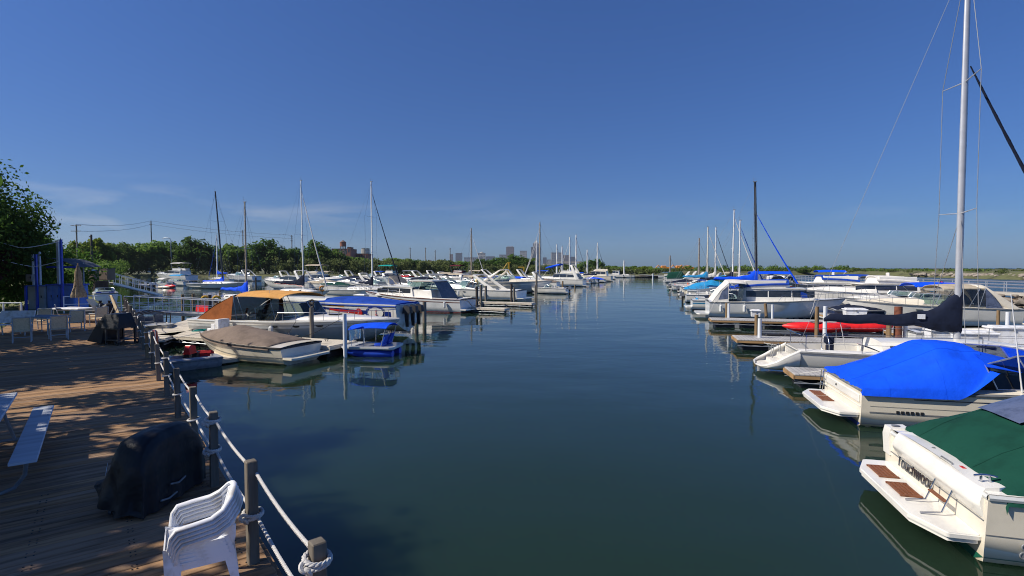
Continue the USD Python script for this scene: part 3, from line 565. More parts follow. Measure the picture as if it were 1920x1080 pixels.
def trunk(h, ta, tb, ht, k=.72, zo=0.0, n=14, peak=.25, aft=0.0):
    """rounded raised cabin top on the foredeck"""
    T = np.linspace(ta, tb, n); P = []
    for i, t in enumerate(T):
        u = i / (n - 1); g = 1 - np.clip((u - peak) / (1 - peak), 0, 1) ** 2.0; hh = max(ht * g, .015); w = h.b(t) * k * (1 - .25 * u)
        z = h.zs(t) + zo + .02; x = t * h.L
        sec = [(w * 1.02, -.03), (w, hh * .35), (w * .93, hh * .75), (w * .8, hh * .95), (w * .45, hh * 1.04), (0, hh * 1.08)]
        P.append([(x + aft * q[1] * (u == 0), -q[0], z + q[1]) for q in sec] + [(x + aft * q[1] * (u == 0), q[0], z + q[1]) for q in sec[-2::-1]])
    P = np.array(P); return merge(grid(P), fan(P[0]), fan(P[-1]))
def wrap_screen(xa, xf, wa, wf, z0, z1, lean, n=5, zaft=None):
    """wrap-round windscreen: base line and top line in plan, from the port aft end round the front"""
    front = [(xf, y) for y in np.linspace(wf, -wf, n)]; bow_ = [(x + .10 * (1 - (y / wf) ** 2), y) for x, y in front]
    base = np.array([(xa, wa)] + [(xa + (xf - xa) * .5, wa + (wf - wa) * .25)] + bow_ + [(xa + (xf - xa) * .5, -wa - (wf - wa) * .25)] + [(xa, -wa)])
    m = len(base); top = base.copy(); inn = np.clip((base[:, 0] - xa) / (xf - xa), 0, 1); top[:, 0] -= lean * (.35 + .65 * inn); top[:, 1] *= .90
    zt = np.where(inn < .01, zaft if zaft is not None else z0 + (z1 - z0) * .72, z1)
    b3, t3 = np.c_[base, np.full(m, z0)], np.c_[top, zt]
    glass = grid(np.stack([b3, t3])); fr = [tube(b3, .018, 6), tube(t3, .02, 6)] + [cyl(b3[i], t3[i], .016, 6) for i in (0, 1, 2, 2 + n // 2, n + 1, m - 2, m - 1)]
    return glass, merge(fr)
def arch_mesh(x0, x1, w0, w1, z0, z1, c0=.85, c1=.5, th=.13):
    """radar arch: a swept band, wide at the feet"""
    path = [(x0, w0, z0), (x0 + (x1 - x0) * .6, w0 + (w1 - w0) * .5, z0 + (z1 - z0) * .6), (x1 - (x1 - x0) * .07, w1, z1 - .08), (x1, w1 * .82, z1), (x1, 0, z1 + .03)]
    path = path + [(x, -y, z) for x, y, z in path[-2::-1]]
    ch = [c0, (c0 + c1) / 2, c1, c1, c1, c1, c1, (c0 + c1) / 2, c0]; P = np.array(path); t = np.gradient(P[:, 1:], axis=0); t /= np.linalg.norm(t, axis=1, keepdims=True)
    R = []
    for p, c, d in zip(P, ch, t):
        nrm = np.array([0, -d[1], d[0]]) * th / 2; a = np.array([c / 2, 0, 0]); R.append([p - a * .9, p - a * .6 + nrm, p + a * .6 + nrm, p + a * .9, p + a * .6 - nrm, p - a * .6 - nrm])
    R = np.array(R); return merge(grid(R, True), fan(R[0]), fan(R[-1]))
def canopy_mesh(x0, x1, w, z0, z1, crown=.16, th=.03, drop=.12, n=9):
    X = np.linspace(x0, x1, n); Y = np.linspace(-1, 1, 9)
    P = np.array([[(x, y * w, z0 + (z1 - z0) * (x - x0) / (x1 - x0) + crown * (1 - y * y) - drop * abs(y) ** 7 + .05 * math.sin(PI * (x - x0) / (x1 - x0))) for y in Y] for x in X])
    return sheet(P, th)
def cover_mesh(h, ta, tb, prof, over=.03, drape=.14, e=2.2, n=40, m=27, folds=.025, seed=1, z_add=0.0):
    """a fitted cloth cover: prof = [(t, height over the sheer)], drawn tight to the rail on both sides"""
    T = np.linspace(ta, tb, n); U = np.linspace(-1, 1, m); U = np.sign(U) * np.abs(U) ** .62; P = np.zeros((n, m, 3))
    for i, t in enumerate(T):
        hh = np.interp(t, [p[0] for p in prof], [p[1] for p in prof]); w = h.b(t) + over
        for j, u in enumerate(U):
            a = abs(u); top = hh * (1 - min(a / .978, 1) ** e); z = h.zs(t) + .03 + z_add + top - drape * np.clip((a - .978) / .022, 0, 1)
            P[i, j] = (t * h.L, u * w, z)
    q = P * [2.2, 5.5, 0] + [0, 0, seed]; nz = smoothnoise(q, seed) + .6 * smoothnoise(q * [.5, 2.6, 1], seed + 7); k = (1 - np.abs(U)[None, :] ** 8)
    P[:, :, 2] += folds * nz * k; P[:, :, 0] += .01 * nz
    cover_mesh.last = P.copy()
    e_ = P[[0, -1]].copy(); e_[:, :, 2] -= drape * .8; e_[0, :, 0] -= .02; e_[1, :, 0] += .02
    P = np.concatenate([e_[:1], P, e_[1:]]); return grid(P)
def seams(t, name_m, rows, cols=()):
    P = cover_mesh.last
    for i in rows: a = P[i] + [0, 0, .006]; b = P[i] * .82 + P[i + 1] * .18 + [0, 0, .006]; obj(t, 'seam', grid(np.stack([a * [1, 1.002, 1], b * [1, 1.002, 1]])), name_m, 40)
    for j in cols: a = P[:, j] + [0, 0, .006]; b = P[:, j] + [0, .028, .006]; obj(t, 'seam', grid(np.stack([a, b])), name_m, 40)
def house_mesh(x0, x1, w, z, ht, rf=.6, ra=.2, tum=.10):
    b = [(x0, -w, z), (x0, w, z), (x1 - .1, w * .86, z), (x1, w * .45, z), (x1, -w * .45, z), (x1 - .1, -w * .86, z)]
    tp = [(x0 + ra, -w + tum, z + ht), (x0 + ra, w - tum, z + ht), (x1 - rf - .1, w * .86 - tum, z + ht), (x1 - rf, w * .45 - tum * .5, z + ht), (x1 - rf, -w * .45 + tum * .5, z + ht), (x1 - rf - .1, -w * .86 + tum, z + ht)]
    return hull(b + tp)
def house_windows(x0, x1, w, z, ht, rf, ra, tum, n, lo=.38, hi=.86, off=.008, gap=.08, slope=True):
    """list of (v, f) panes let into both sides and the front"""
    out = []; xs = np.linspace(x0 + .25, x1 - .35, n + 1)
    def P(x, u, sd):
        wx = w + (w * .86 - w) * np.clip((x - x0) / (x1 - x0), 0, 1); xx = x - (rf if slope and x > xs[-1] - .01 else 0) * u; return (xx, sd * (wx - tum * u + off), z + ht * u)
    for sd in (-1, 1):
        for i in range(n):
            a, b = xs[i] + gap / 2, xs[i + 1] - gap / 2; q = [P(a, lo, sd), P(b, lo, sd), P(b, hi, sd), P(a, hi, sd)]
            out.append((np.array(q), tri([[0, 1, 2, 3]])))
    for y in (-.5, .5):
        y0, y1 = (y - .46) * w * .45 * 2 * .9, (y + .46) * w * .45 * 2 * .9
        f = lambda yy, u: (x1 - rf * u + off, yy * (1 - .1 * u), z + ht * u)
        out.append((np.array([f(y0, lo), f(y1, lo), f(y1, hi), f(y0, hi)]), tri([[0, 1, 2, 3]])))
    return out
def outboard(sc=1.0, n=1):
    c = hull([(x, y, z) for x, y, z in [(-.32, -.17, .42), (-.32, .17, .42), (.16, -.19, .40), (.16, .19, .40), (-.28, -.14, .78), (-.28, .14, .78), (.06, -.15, .86), (.06, .15, .86), (.15, -.12, .74), (.15, .12, .74), (-.36, 0, .6)]])
    l = hull([(-.12, -.07, .45), (-.12, .07, .45), (.1, -.07, .45), (.1, .07, .45), (-.14, -.03, -.35), (-.14, .03, -.35), (.04, -.03, -.35), (.04, .03, -.35)])
    return move(c, s=sc), move(l, s=sc)
def seat_mesh(): return merge(rbox((0, 0, .22), (.5, .5, .44), .05), rbox((-.24, 0, .62), (.14, .5, .5), .05))
def pulpit(h, t0, ht, n=5, r=.014, inset=.08, close=True):
    T = np.linspace(t0, .985, 14); a = np.array([[t * h.L, -max(h.b(t) - inset, .03), h.zs(t) + ht] for t in T]); b = a[::-1] * [1, -1, 1]
    out = [tube(np.vstack([a, [[h.L * .999, 0, h.zs(1) + ht]], b]), r, 6), tube(np.array([[a[0][0] - .25, a[0][1], a[0][2] - ht], a[0]]), r, 6), tube(np.array([[a[0][0] - .25, -a[0][1], a[0][2] - ht], b[-1]]), r, 6)]
    for t in np.linspace(t0 + .02, .96, n):
        y = max(h.b(t) - inset, .03)
        for s in (-1, 1): out.append(cyl((t * h.L, s * y, h.zs(t)), (t * h.L, s * y, h.zs(t) + ht), r * .9, 5))
    return merge(out)
def fender(t, h, tt, sd): obj(t, 'fender', merge(tube([(tt * h.L, sd * (h.b(tt) + .12), h.zs(tt) - .75), (tt * h.L, sd * (h.b(tt) + .12), h.zs(tt) - .68), (tt * h.L, sd * (h.b(tt) + .12), h.zs(tt) - .28), (tt * h.L, sd * (h.b(tt) + .12), h.zs(tt) - .2)], [.05, .11, .11, .04], 8), cyl((tt * h.L, sd * (h.b(tt) + .1), h.zs(tt) - .2), (tt * h.L, sd * h.b(tt), h.zs(tt)), .008, 4)), 'gelcoat_pale' if tt < .6 else 'stripe_navy')

def cruiser(label, pos, hd, L, B, fs, fb, cat='motorboat', name='cabin_cruiser', hm='gelcoat', dm='gelcoat', ck=(.04, .46), tr=(.42, .94, .42, .74), ws=(.40, .60, .55), arch=None, bim=None, cover=None, plat=.7, stripe=None, stripes=(), boot='stripe_navy', rub='trim_grey', ports=3, rails=True, house=None, fly=None, roof=None, drive=None, wsm='windscreen', fenders=(), seats=True, antenna=None, camper=None, group=None, hk={}, nrail=5, flag=None, people=False, hatch=True):
    h = Hull(L, B, fs, fb, **hk); t = thing(name, label, cat, (pos[0], pos[1], 0), hd, group)
    zf = min(.35, fs * .4)
    obj(t, 'hull', h.mesh(), hm, 40); obj(t, 'deck', h.deck(*ck, zf) if not cover or cover[0] > ck[0] + .02 else h.deck(*ck, zf), dm, 40)
    if ck[1] > ck[0]: obj(t, 'cockpit', h.well(*ck, zf), 'liner', False)
    obj(t, 'rub_rail', h.rub(), rub)
    if boot: obj(t, 'boot_stripe', h.boot(-.05, .10), boot, False)
    if stripe: obj(t, 'hull_stripe', h.strip(.62, .74, 0, .97), stripe, False)
    for (h0, h1, t0, t1, m_) in stripes: obj(t, 'hull_stripe', h.strip(h0, h1, t0, t1), m_, False)
    if tr: obj(t, 'cabin_top', trunk(h, tr[0], tr[1], tr[2], tr[3]), dm, 50)
    if tr and hatch:
        tt = tr[0] + (tr[1] - tr[0]) * .42; obj(t, 'hatch', rbox((tt * L, 0, h.zs(tt) + tr[2] * 1.02 + .05), (.5, .5, .06), .02), 'windscreen_dark', False)
    if ports:
        for sd in (-1, 1):
            for k in range(ports):
                tt = .48 + .10 * k + .02; p = h.pt(tt, .74, sd, .012); q = np.linspace(0, 2 * PI, 17)[:-1]
                ell = np.array([[.20 * math.cos(a), 0, .07 * math.sin(a)] for a in q]); nx = h.pt(tt + .02, .74, sd, .012) - p; a = math.atan2(nx[1], nx[0])
                obj(t, 'porthole', move(fan(ell), p, rz=a), 'window_dark', False)
    if plat:
        w = h.b(0) * .94; obj(t, 'swim_platform', extrude(list(Polygon([(-plat, -w * .80), (-plat * .8, -w), (.0, -w), (.0, w), (-plat * .8, w), (-plat, w * .80)]).buffer(-.08).buffer(.08).exterior.coords)[:-1], .08, .26), dm, 30)
    if ws:
        xa, xf, hh = ws[0] * L, ws[1] * L, ws[2]; z0 = h.zs(ws[0]) + .06 + (tr[2] * .75 if tr and not house and tr[2] > .3 and ws[1] > tr[0] + .05 else 0) * 0
        wa = h.b(ws[0]) - .16; wf = h.b(ws[1]) * .62
        zb = h.zs((ws[0] + ws[1]) / 2) + (tr[2] * .55 if tr else .03)
        g, f = wrap_screen(xa, xf, wa, wf, zb - .12, zb + hh, hh * .85)
        p = obj(t, 'windshield', g, wsm, False); obj(p, 'windshield_frame', f, 'alu')
    if seats and not cover:
        for (x, y) in ((ck[1] - .10, -.5), (ck[1] - .10, .5)): obj(t, 'seat', move(seat_mesh(), (x * L, y * B * .5, zf)), 'canvas_white' if seats is True else seats)
        obj(t, 'bench_seat', merge(rbox(((ck[0]) * L + .38, 0, zf + .22), (.6, B * .62, .44), .06), rbox((ck[0] * L + .14, 0, zf + .5), (.16, B * .62, .4), .06)), 'canvas_white' if seats is True else seats)
    if arch: 
        x0, x1, ah = arch[0] * L, arch[1] * L, arch[2]; obj(t, 'radar_arch', arch_mesh(x0, x1, h.b(arch[0]) - .10, h.b(arch[0]) * .80, h.zs(arch[0]) + .02, h.zs(arch[0]) + ah), arch[3] if len(arch) > 3 else dm, 50)
    if bim:
        x0, x1, z0, m_ = bim[0] * L, bim[1] * L, bim[2], bim[3]; w = B * .42; zz = fs
        obj(t, 'bimini_top', canopy_mesh(x0, x1, w, zz + z0, zz + (bim[4] if len(bim) > 4 else z0)), m_, 40)
        xm = (x0 + x1) / 2; fr = []
        for xx in (x0 + .1, x1 - .1):
            for s in (-1, 1): fr.append(cyl((xm, s * (h.b(xm / L) - .12), zz), (xx, s * w, zz + z0), .014, 5))
        obj(t, 'bimini_frame', merge(fr), 'alu')
    if camper:
        ta, tb, tc, z1, m_, side = camper; zz = fs; w = B * .44; xa, xb, xc = ta * L, tb * L, tc * L
        obj(t, 'canopy', canopy_mesh(xb, xc, w, zz + z1, zz + z1 - .05), m_, 40)
        w2 = h.b(ta) - .06
        obj(t, 'aft_curtain', grid([[(xa, y * w2, zz + .04), (xa + (xb - xa) * .5, y * (w2 + w) / 2, zz + z1 * .55 + .05), (xb, y * w, zz + z1 + .16 * (1 - y * y) - .03)] for y in np.linspace(-1, 1, 7)]), side, 40)
        for s in (-1, 1):
            A, Bq, Cq, Dq = np.array([(xa + .02, s * w2, zz + .03), (xa + (xb - xa) * .5, s * (w2 + w) / 2, zz + z1 * .55), (xb, s * (h.b(tb) - .05), zz + .04), (xb, s * w, zz + z1 - .03)])
            obj(t, 'side_curtain', grid([[A, Bq], [Cq, Dq]]), side, False)
            off = np.array([0, s * .014, 0]); L2 = lambda k, m_: (A * (1 - k) + Cq * k) * (1 - m_) + (Bq * (1 - k) + Dq * k) * m_ + off
            if side != 'canvas_rust': obj(t, 'curtain_window', grid([[L2(.30, .16), L2(.30, .80)], [L2(.92, .16), L2(.92, .86)]]), 'clear_vinyl', False)
            if tc > tb + .05: obj(t, 'side_screen', grid([[(xb + .02, s * (h.b(tb) - .05), zz + .04), (xb + .02, s * w, zz + z1 - .03)], [(xc, s * (h.b(tc) - .12), zz + .06), (xc, s * w, zz + z1 - .08)]]), 'clear_sheet', 40)
        obj(t, 'canopy_frame', merge([cyl((xb + d, s * w, zz + z1 - .05), (xb + d * 2 + .35, s * (h.b(tb) - .1), zz + .05), .018, 6) for s in (-1, 1) for d in (0, .28)]), 'alu')
    if house:
        x0, x1, hw, hh, nw = house[0] * L, house[1] * L, B * house[2], house[3], house[4]; rf = house[5] if len(house) > 5 else .8; hz = h.zs(house[0]) + .02
        c = obj(t, 'cabin', house_mesh(x0, x1, hw, hz, hh, rf), dm, 20)
        for p in house_windows(x0, x1, hw, hz, hh, rf, .2, .10, nw): obj(c, 'window', p, 'window_dark', False)
        obj(c, 'roof', extrude(arcpts(x0 - .1, -hw * .95, x1 - rf + .25, hw * .95, .3), .08, hz + hh + .002), roof or dm, 30)
        if fly:
            fz = hz + hh + .085; fx0, fx1 = x0 + .2, x0 + (x1 - rf - x0) * .72
            obj(t, 'flybridge', merge(rbox(((fx0 + fx1) / 2, hw * .78, fz + .27), (fx1 - fx0, .07, .54), .03), rbox(((fx0 + fx1) / 2, -hw * .78, fz + .27), (fx1 - fx0, .07, .54), .03), hull([(fx1, y, fz + z * .56) for y in (-hw * .8, hw * .8) for z in (0, 1)] + [(fx1 + .35 - .3 * z, y, fz + z * .56) for y in (-hw * .6, hw * .6) for z in (0, 1)])), dm, 30)
            obj(t, 'flybridge_seat', move(seat_mesh(), (fx1 - .8, 0, fz)), 'canvas_white')
            if fly is not True: obj(t, 'flybridge_cover', canopy_mesh(fx0 - .1, fx1 + .2, hw * .86, fz + .42, fz + .60, .05, .1, .30), fly, 40)
    if cover:
        obj(t, 'cover', cover_mesh(h, cover[0], cover[1], cover[2], e=cover[4] if len(cover) > 4 else 2.2, folds=cover[5] if len(cover) > 5 else .03, seed=int(L * 100) % 97), cover[3], 60)
    if cover and len(cover) > 6: seams(t, cover[3], cover[6], cover[7])
    if rails: obj(t, 'bow_rail', pulpit(h, .52, .42, nrail), 'steel')
    if drive:
        for k in range(drive if isinstance(drive, int) else 1):
            y = 0 if drive == 1 else (k - (drive - 1) / 2) * .62; c, l = outboard(1.0)
            p = obj(t, 'outboard_motor', move(c, (-.30, y, .25)), 'trim_black' if L > 11 else 'outboard_grey', 50); obj(p, 'outboard_leg', move(l, (-.30, y, .25)), 'trim_black', 50)
    for k in fenders: fender(t, h, *k)
    if antenna: obj(t, 'antenna', tube([(antenna[0] * L, antenna[1] * B, fs + .1), (antenna[0] * L - .12 * antenna[2], antenna[1] * B, fs + antenna[2])], [.018, .008], 6), 'mast_white')
    if flag: obj(t, 'flag', merge(cyl((.1, 0, fs), (-.25, 0, fs + 1.3), .012, 5), grid([[(-.1 - .07 * a - .0, .02 * math.sin(a * 6) - a * .35, fs + 1.25 - .4 * b - .1 * a) for a in np.linspace(0, 1, 5)] for b in (0, 1)])), flag)
    return t, h

def sailboat(label, pos, hd, L, B, fs, fb, mast=.6, mh=12, mm='mast_white', boom='canvas_blue', hm='gelcoat', jib='canvas_white', blen=.42, bz=1.35, cabin=(.30, .80, .36, .62), r=.075, boot='stripe_navy', stripe=None, spread=1, rail=True, frac=.9, group=None, nw=4, boomtrim=None, ck=(.05, .30), wheel=False, lean=0.0, wr=.009, dodger=None):
    h = Hull(L, B, fs, fb, .4, .48, .66, 2.0, .70, -.02, 1.6, .50, .10); t = thing('sailboat', label, 'sailboat', (pos[0], pos[1], 0), hd, group)
    obj(t, 'hull', h.mesh(26), hm, 40); obj(t, 'deck', h.deck(*ck, .3, .30), 'gelcoat', 40); obj(t, 'cockpit', h.well(*ck, .3, .30), 'liner', False); obj(t, 'toe_rail', h.rub(.02), 'trim_grey')
    if boot: obj(t, 'boot_stripe', h.boot(.0, .10, t1=.8), boot, False)
    if stripe: obj(t, 'hull_stripe', h.strip(.80, .88, .02, .98), stripe, False)
    c = obj(t, 'cabin', trunk(h, cabin[0], cabin[1], cabin[2], cabin[3], peak=.45), 'gelcoat', 50)
    for sd in (-1, 1):
        for k in range(nw):
            tt = cabin[0] + (cabin[1] - cabin[0]) * (.10 + .5 * k / max(nw - 1, 1)); w = h.b(tt) * cabin[3] * (1 - .25 * (tt - cabin[0]) / (cabin[1] - cabin[0]))
            obj(c, 'window', rbox((tt * L, sd * (w * .965), h.zs(tt) + cabin[2] * .52), (L * .055, .03, .12), .012), 'window_dark', False)
    zd = h.zs(mast) + cabin[2] * .8; mx = mast * L; top = zd + mh; lx = -lean * mh
    m = obj(t, 'mast', tube([(mx, 0, zd - .4), (mx + lx * .5, 0, zd + mh * .5), (mx + lx, 0, top)], [r, r, r * .75], 10, flat=(1.0, 1.35)), mm)
    obj(m, 'masthead', merge(rbox((mx + lx, 0, top + .02), (.34, .08, .07), .01), cyl((mx + lx - .1, 0, top), (mx + lx - .1, 0, top + .5), .008, 4), cyl((mx + lx - .25, 0, top + .28), (mx + lx + .12, 0, top + .28), .007, 4)), 'trim_grey')
    wires = []; hs = [zd + mh * (k + 1) / (spread + 1) for k in range(spread)]; sw = B * .36
    for zz in hs:
        xx = mx + lx * (zz - zd) / mh
        for s in (-1, 1): obj(m, 'spreader', cyl((xx, 0, zz), (xx - .12, s * sw, zz + .06), .022, 6, .013), mm if mm != 'mast_bronze' else 'alu')
    tip = (mx + lx, 0, zd + mh * .985)
    for s in (-1, 1):
        pts = [tip] + [(mx + lx * (zz - zd) / mh - .12, s * sw, zz + .06) for zz in hs[::-1]] + [(mx - .1, s * (h.b(mast) - .08), h.zs(mast))]
        for a, b in zip(pts[:-1], pts[1:]): wires.append(cyl(a, b, wr, 4))
        wires.append(cyl((mx + lx * .45, 0, hs[0] - .05), (mx - .45, s * (h.b(mast) - .1), h.zs(mast)), wr, 4))
    wires.append(cyl(tip, (.08 * L * .3, 0, fs + .1), wr * .6, 4))
    obj(t, 'standing_rigging', merge(wires), 'wire')
    ft = (mx + lx * frac + .06, 0, zd + mh * frac); fb_ = (L * .975, 0, fb + .1)
    if jib:
        u = np.linspace(0.02, .97, 26); P = np.array([np.array(ft) * (1 - x) + np.array(fb_) * x for x in u]); P[:, 0] += -.10 * np.sin(PI * u)
        rr = np.interp(u, [0, .08, .6, .93, 1], [.012, .035, .065, .085, .03]) * min(1, L / 9) * (1 + .12 * np.sin(u * 70)); obj(t, 'furled_jib', tube(P, rr, 8), jib)
    else: obj(t, 'forestay', cyl(ft, fb_, wr, 4), 'wire')
    if boom:
        bl = blen * L; zb = h.zs(mast) + bz; obj(t, 'boom', tube([(mx - .08, 0, zb), (mx - bl, 0, zb + .08)], .055, 8), mm)
        n = 22; u = np.linspace(0, 1, n); X = mx + .10 - u * (bl + .2); hi = np.interp(u, [0, .05, .22, .5, .97, 1], [1.12, 1.0, .44, .26, .18, .05]) * min(1, L / 9); lo = np.interp(u, [0, .1, .3, 1], [.36, .30, .13, .09]); wd = np.interp(u, [0, .05, .3, 1], [.11, .15, .16, .09])
        P = np.array([[(x, w * math.cos(a), zb + .08 * uu + (hh if math.sin(a) > 0 else l) * math.sin(a) - .06 * math.sin(PI * ((uu * 3.2) % 1)) * (uu > .1)) for a in np.linspace(0, 2 * PI, 17)[:-1]] for x, uu, hh, l, w in zip(X, u, hi, lo, wd)])
        P[:, :, 1] += .03 * smoothnoise(P * [3, 0, 6], 5)
        cv = obj(t, 'sail_cover', merge(grid(P, True), fan(P[0]), fan(P[-1])), boom, 60)
        if boomtrim:
            Q = P[:, [11, 12, 13]] + [0, 0, -.012]; obj(cv, 'cover_edging', tube(P[:, 12] - [0, 0, .03], .05, 6), boomtrim)
        obj(t, 'mainsheet', cyl((mx - bl * .9, 0, zb + .05), (mx - bl * .85, 0, h.zs(.2)), .012, 4), 'rope')
    if rail:
        obj(t, 'pulpit', pulpit(h, .86, .55, 2, .016, .05), 'steel')
        wl = []
        for s in (-1, 1):
            for t0 in np.linspace(.02, .84, 6): wl.append(cyl((t0 * L, s * (h.b(t0) - .06), h.zs(t0)), (t0 * L, s * (h.b(t0) - .06), h.zs(t0) + .58), .013, 5))
            for z in (.58, .30):
                wl.append(tube(np.array([[t0 * L, s * (h.b(t0) - .06), h.zs(t0) + z] for t0 in np.linspace(.02, .88, 12)]), .007, 4))
        y = h.b(0) - .08; wl.append(tube([(.05, -y, fs + .58), (-.02, -y * .6, fs + .6), (-.02, y * .6, fs + .6), (.05, y, fs + .58)], .015, 6)); obj(t, 'lifelines', merge(wl), 'steel')
    if wheel:
        obj(t, 'steering_wheel', torus((1.1, 0, 1.0), .42, .018, 28, 6, (0, PI / 2, 0)), 'steel'); obj(t, 'pedestal', merge(rbox((1.25, 0, .65), (.22, .24, .9), .05), rbox((1.22, 0, 1.2), (.3, .3, .3), .06)), 'canvas_navy')
    if dodger: obj(t, 'dodger', canopy_mesh((cabin[0] - .09) * L, (cabin[0] + .09) * L, h.b(cabin[0]) * .6, fs + .95, fs + .55, .12, .03, .4), dodger, 40)
    return t, h

def runabout(label, pos, hd, L, B, fs, fb, **k):
    k.setdefault('name', 'runabout'); k.setdefault('tr', None); k.setdefault('ports', 0); k.setdefault('plat', .45); k.setdefault('rails', False); k.setdefault('ws', (.45, .60, .42)); k.setdefault('ck', (.05, .50)); k.setdefault('hatch', False)
    return cruiser(label, pos, hd, L, B, fs, fb, **k)
# ------------------------------------------------------------------ hero boats, nearest first
def grate(t, x0, x1, y0, y1, z):
    g = obj(t, 'teak_grate', merge(box(((x0 + x1) / 2, y0 + .02, z), (x1 - x0, .04, .024)), box(((x0 + x1) / 2, y1 - .02, z), (x1 - x0, .04, .024))), 'teak', False)
    n = int((x1 - x0) / .052)
    for k in range(n): obj(g, 'slat', box((x0 + (x1 - x0) * (k + .5) / n, (y0 + y1) / 2, z), ((x1 - x0) / n * .66, y1 - y0 - .082, .022)), 'teak', False)
def platform(t, dep, w, z=.30, m='gelcoat'):
    o = Polygon([(-dep, -w * .62), (-dep * .62, -w), (.02, -w), (.02, w), (-dep * .62, w), (-dep, w * .62)]).buffer(-.06).buffer(.06, quad_segs=6)
    obj(t, 'swim_platform', merge(extrude(list(o.exterior.coords)[:-1], .05, z), extrude(list(o.buffer(-.022).exterior.coords)[:-1], .012, z + .049), extrude(list(o.buffer(-.03).exterior.coords)[:-1], .06, z - .059)), m, 30)
def cowl(p, r=.05): return merge(torus((0, 0, 0), r, r * .28, 16, 6))

# green covered cruiser
P = np.array([6.38, 8.08])
hk = dict(stern=.965, tm=.34, pw=2.5, ck=.955, zc=.04)
gt, gh = cruiser('cream cruiser under a dark green canvas cover, nearest boat on the right', P, HR, 8.4, 3.1, .93, 1.3, dm='gelcoat', hm='gelcoat_cream', ck=(.10, .48), tr=(.5, .93, .34, .7), ws=None, cover=(.024, .56, [(.024, .05), (.06, .30), (.14, .60), (.27, 1.02), (.42, 1.2), (.50, .95), (.56, .45)], 'canvas_green', 4.5, .03, (10, 19, 29), (9, 17)), plat=0, boot='stripe_green', rub='gelcoat_pale', ports=2, seats=False, antenna=None, hk=hk, nrail=6)
w0 = gh.b(0)
sec = [(-.015, .60), (-.10, .74), (-.115, .80), (-.05, .955), (-.01, .985), (.26, 1.0), (.26, .80)]
Y_ = [-w0 * .94, -w0 * .9, w0 * .62, w0 * .66]
bo = np.array([[(x * (1 if 0 < i < 3 else .55) + (.02 if i in (0, 3) else 0), y, z) for x, z in sec] for i, y in enumerate(Y_)])
obj(gt, 'transom_bolster', merge(grid(bo), fan(bo[0]), fan(bo[-1])), 'gelcoat', 40)
obj(gt, 'corner_quarter', hull([(x, y, z) for y in (w0 * .82, w0 * .985) for x, z in ((-.03, .5), (-.05, .84), (-.02, .98), (.26, 1.0), (.26, .5))]), 'gelcoat', 20)
obj(gt, 'crease_line', merge(gh.strip(.40, .415, 0, .9, .005), box((-.006, 0, .57), (.012, w0 * 1.9, .012))), 'trim_grey', False)
platform(gt, .62, w0 * .93, .29)
grate(gt, -.46, -.17, .48, 1.02, .366); grate(gt, -.46, -.17, -.28, .26, .366)
tx = meshkit.text_mesh('Touchwood', .185, .006, True); v = np.array(tx.vertices)
v[:, 0] *= .80; v[:, 0] += v[:, 1] * .22; v = np.stack([-.012 - v[:, 2], .98 - v[:, 0] * 1.02, .44 + v[:, 1]], 1)
obj(gt, 'boat_name', (v, np.array(tx.faces)), 'window_dark', False)
obj(gt, 'boarding_ladder', merge([tube([(-.06, y, .78), (-.05, y, .80), (-.20, y, .40), (-.46, y, .37)], .013, 7) for y in (-.42, -.86)] + [tube([(-.06, -.42, .78), (-.05, -.50, .83), (-.05, -.78, .83), (-.06, -.86, .78)], .013, 7)]), 'steel')
obj(gt, 'ladder_step', rbox((-.15, -.64, .55), (.07, .42, .02), .006), 'teak', False)
for y, z in ((.55, 0), (-.38, 0)): obj(gt, 'vent', move(rbox((0, 0, 0), (.10, .05, .012), .004), (.09, y, .998), rz=.1), 'trim_grey', False)
obj(gt, 'name_plate', rbox((.12, -.68, 1.0), (.05, .10, .008), .002), 'stripe_red', False)
obj(gt, 'grab_handle', tube([(.02, -.62, .98), (.03, -.60, 1.025), (.03, -.32, 1.025), (.02, -.30, .98)], .010, 6), 'trim_grey')
obj(gt, 'navigation_light', sphere((.12, .1, 1.01), .03, 1, (1, 1, .7)), 'trim_grey'); obj(gt, 'corner_emblem', extrude([( .10 + .07 * math.cos(a), w0 * .90 + .055 * math.sin(a)) for a in np.linspace(0, 2 * PI, 17)[:-1]], .006, 1.0), 'trim_grey', False)
for k, (x, z) in enumerate([(.42, .30), (.42, .18), (.62, .28), (.68, .14)]):
    p = gh.pt(x / 8.4, .35, -1, .004); obj(gt, 'exhaust_port', move(merge(torus((0, 0, 0), .042, .011, 14, 6, (PI / 2, 0, 0)), move(fan([[.036 * math.cos(a), 0, .036 * math.sin(a)] for a in np.linspace(0, 2 * PI, 13)[:-1]]), (0, -.002, 0))), (x, p[1] + .03 * (z < .25) - .01, z)), 'trim_grey', 40)
# clear window sewn into the green cover, lying a few millimetres proud of the cloth
def on_cover(h, prof, e, t, u):
    hh = np.interp(t, [p[0] for p in prof], [p[1] for p in prof]); a = abs(u); return np.array([t * h.L, u * (h.b(t) + .03), h.zs(t) + .03 + hh * (1 - min(a / .978, 1) ** e)])
gp = [(.024, .05), (.06, .30), (.14, .60), (.27, 1.02), (.42, 1.2), (.50, .95), (.56, .45)]
obj(gt, 'cover_window', grid([[on_cover(gh, gp, 4.5, t, u) + [-.03, 0, .045] for u in np.linspace(-.15, .50, 6)] for t in np.linspace(.125, .24, 6)]), 'clear_vinyl', 40)
obj(gt, 'cleat', move(cleat_at(0, 0), (.12, -w0 * .80, 1.0)), 'steel'); obj(gt, 'stern_rail', tube([(.85, -w0 * .93, .98), (.9, -w0 * .93, 1.16), (2.6, -w0 * .96, 1.2)], .016, 6), 'trim_black')

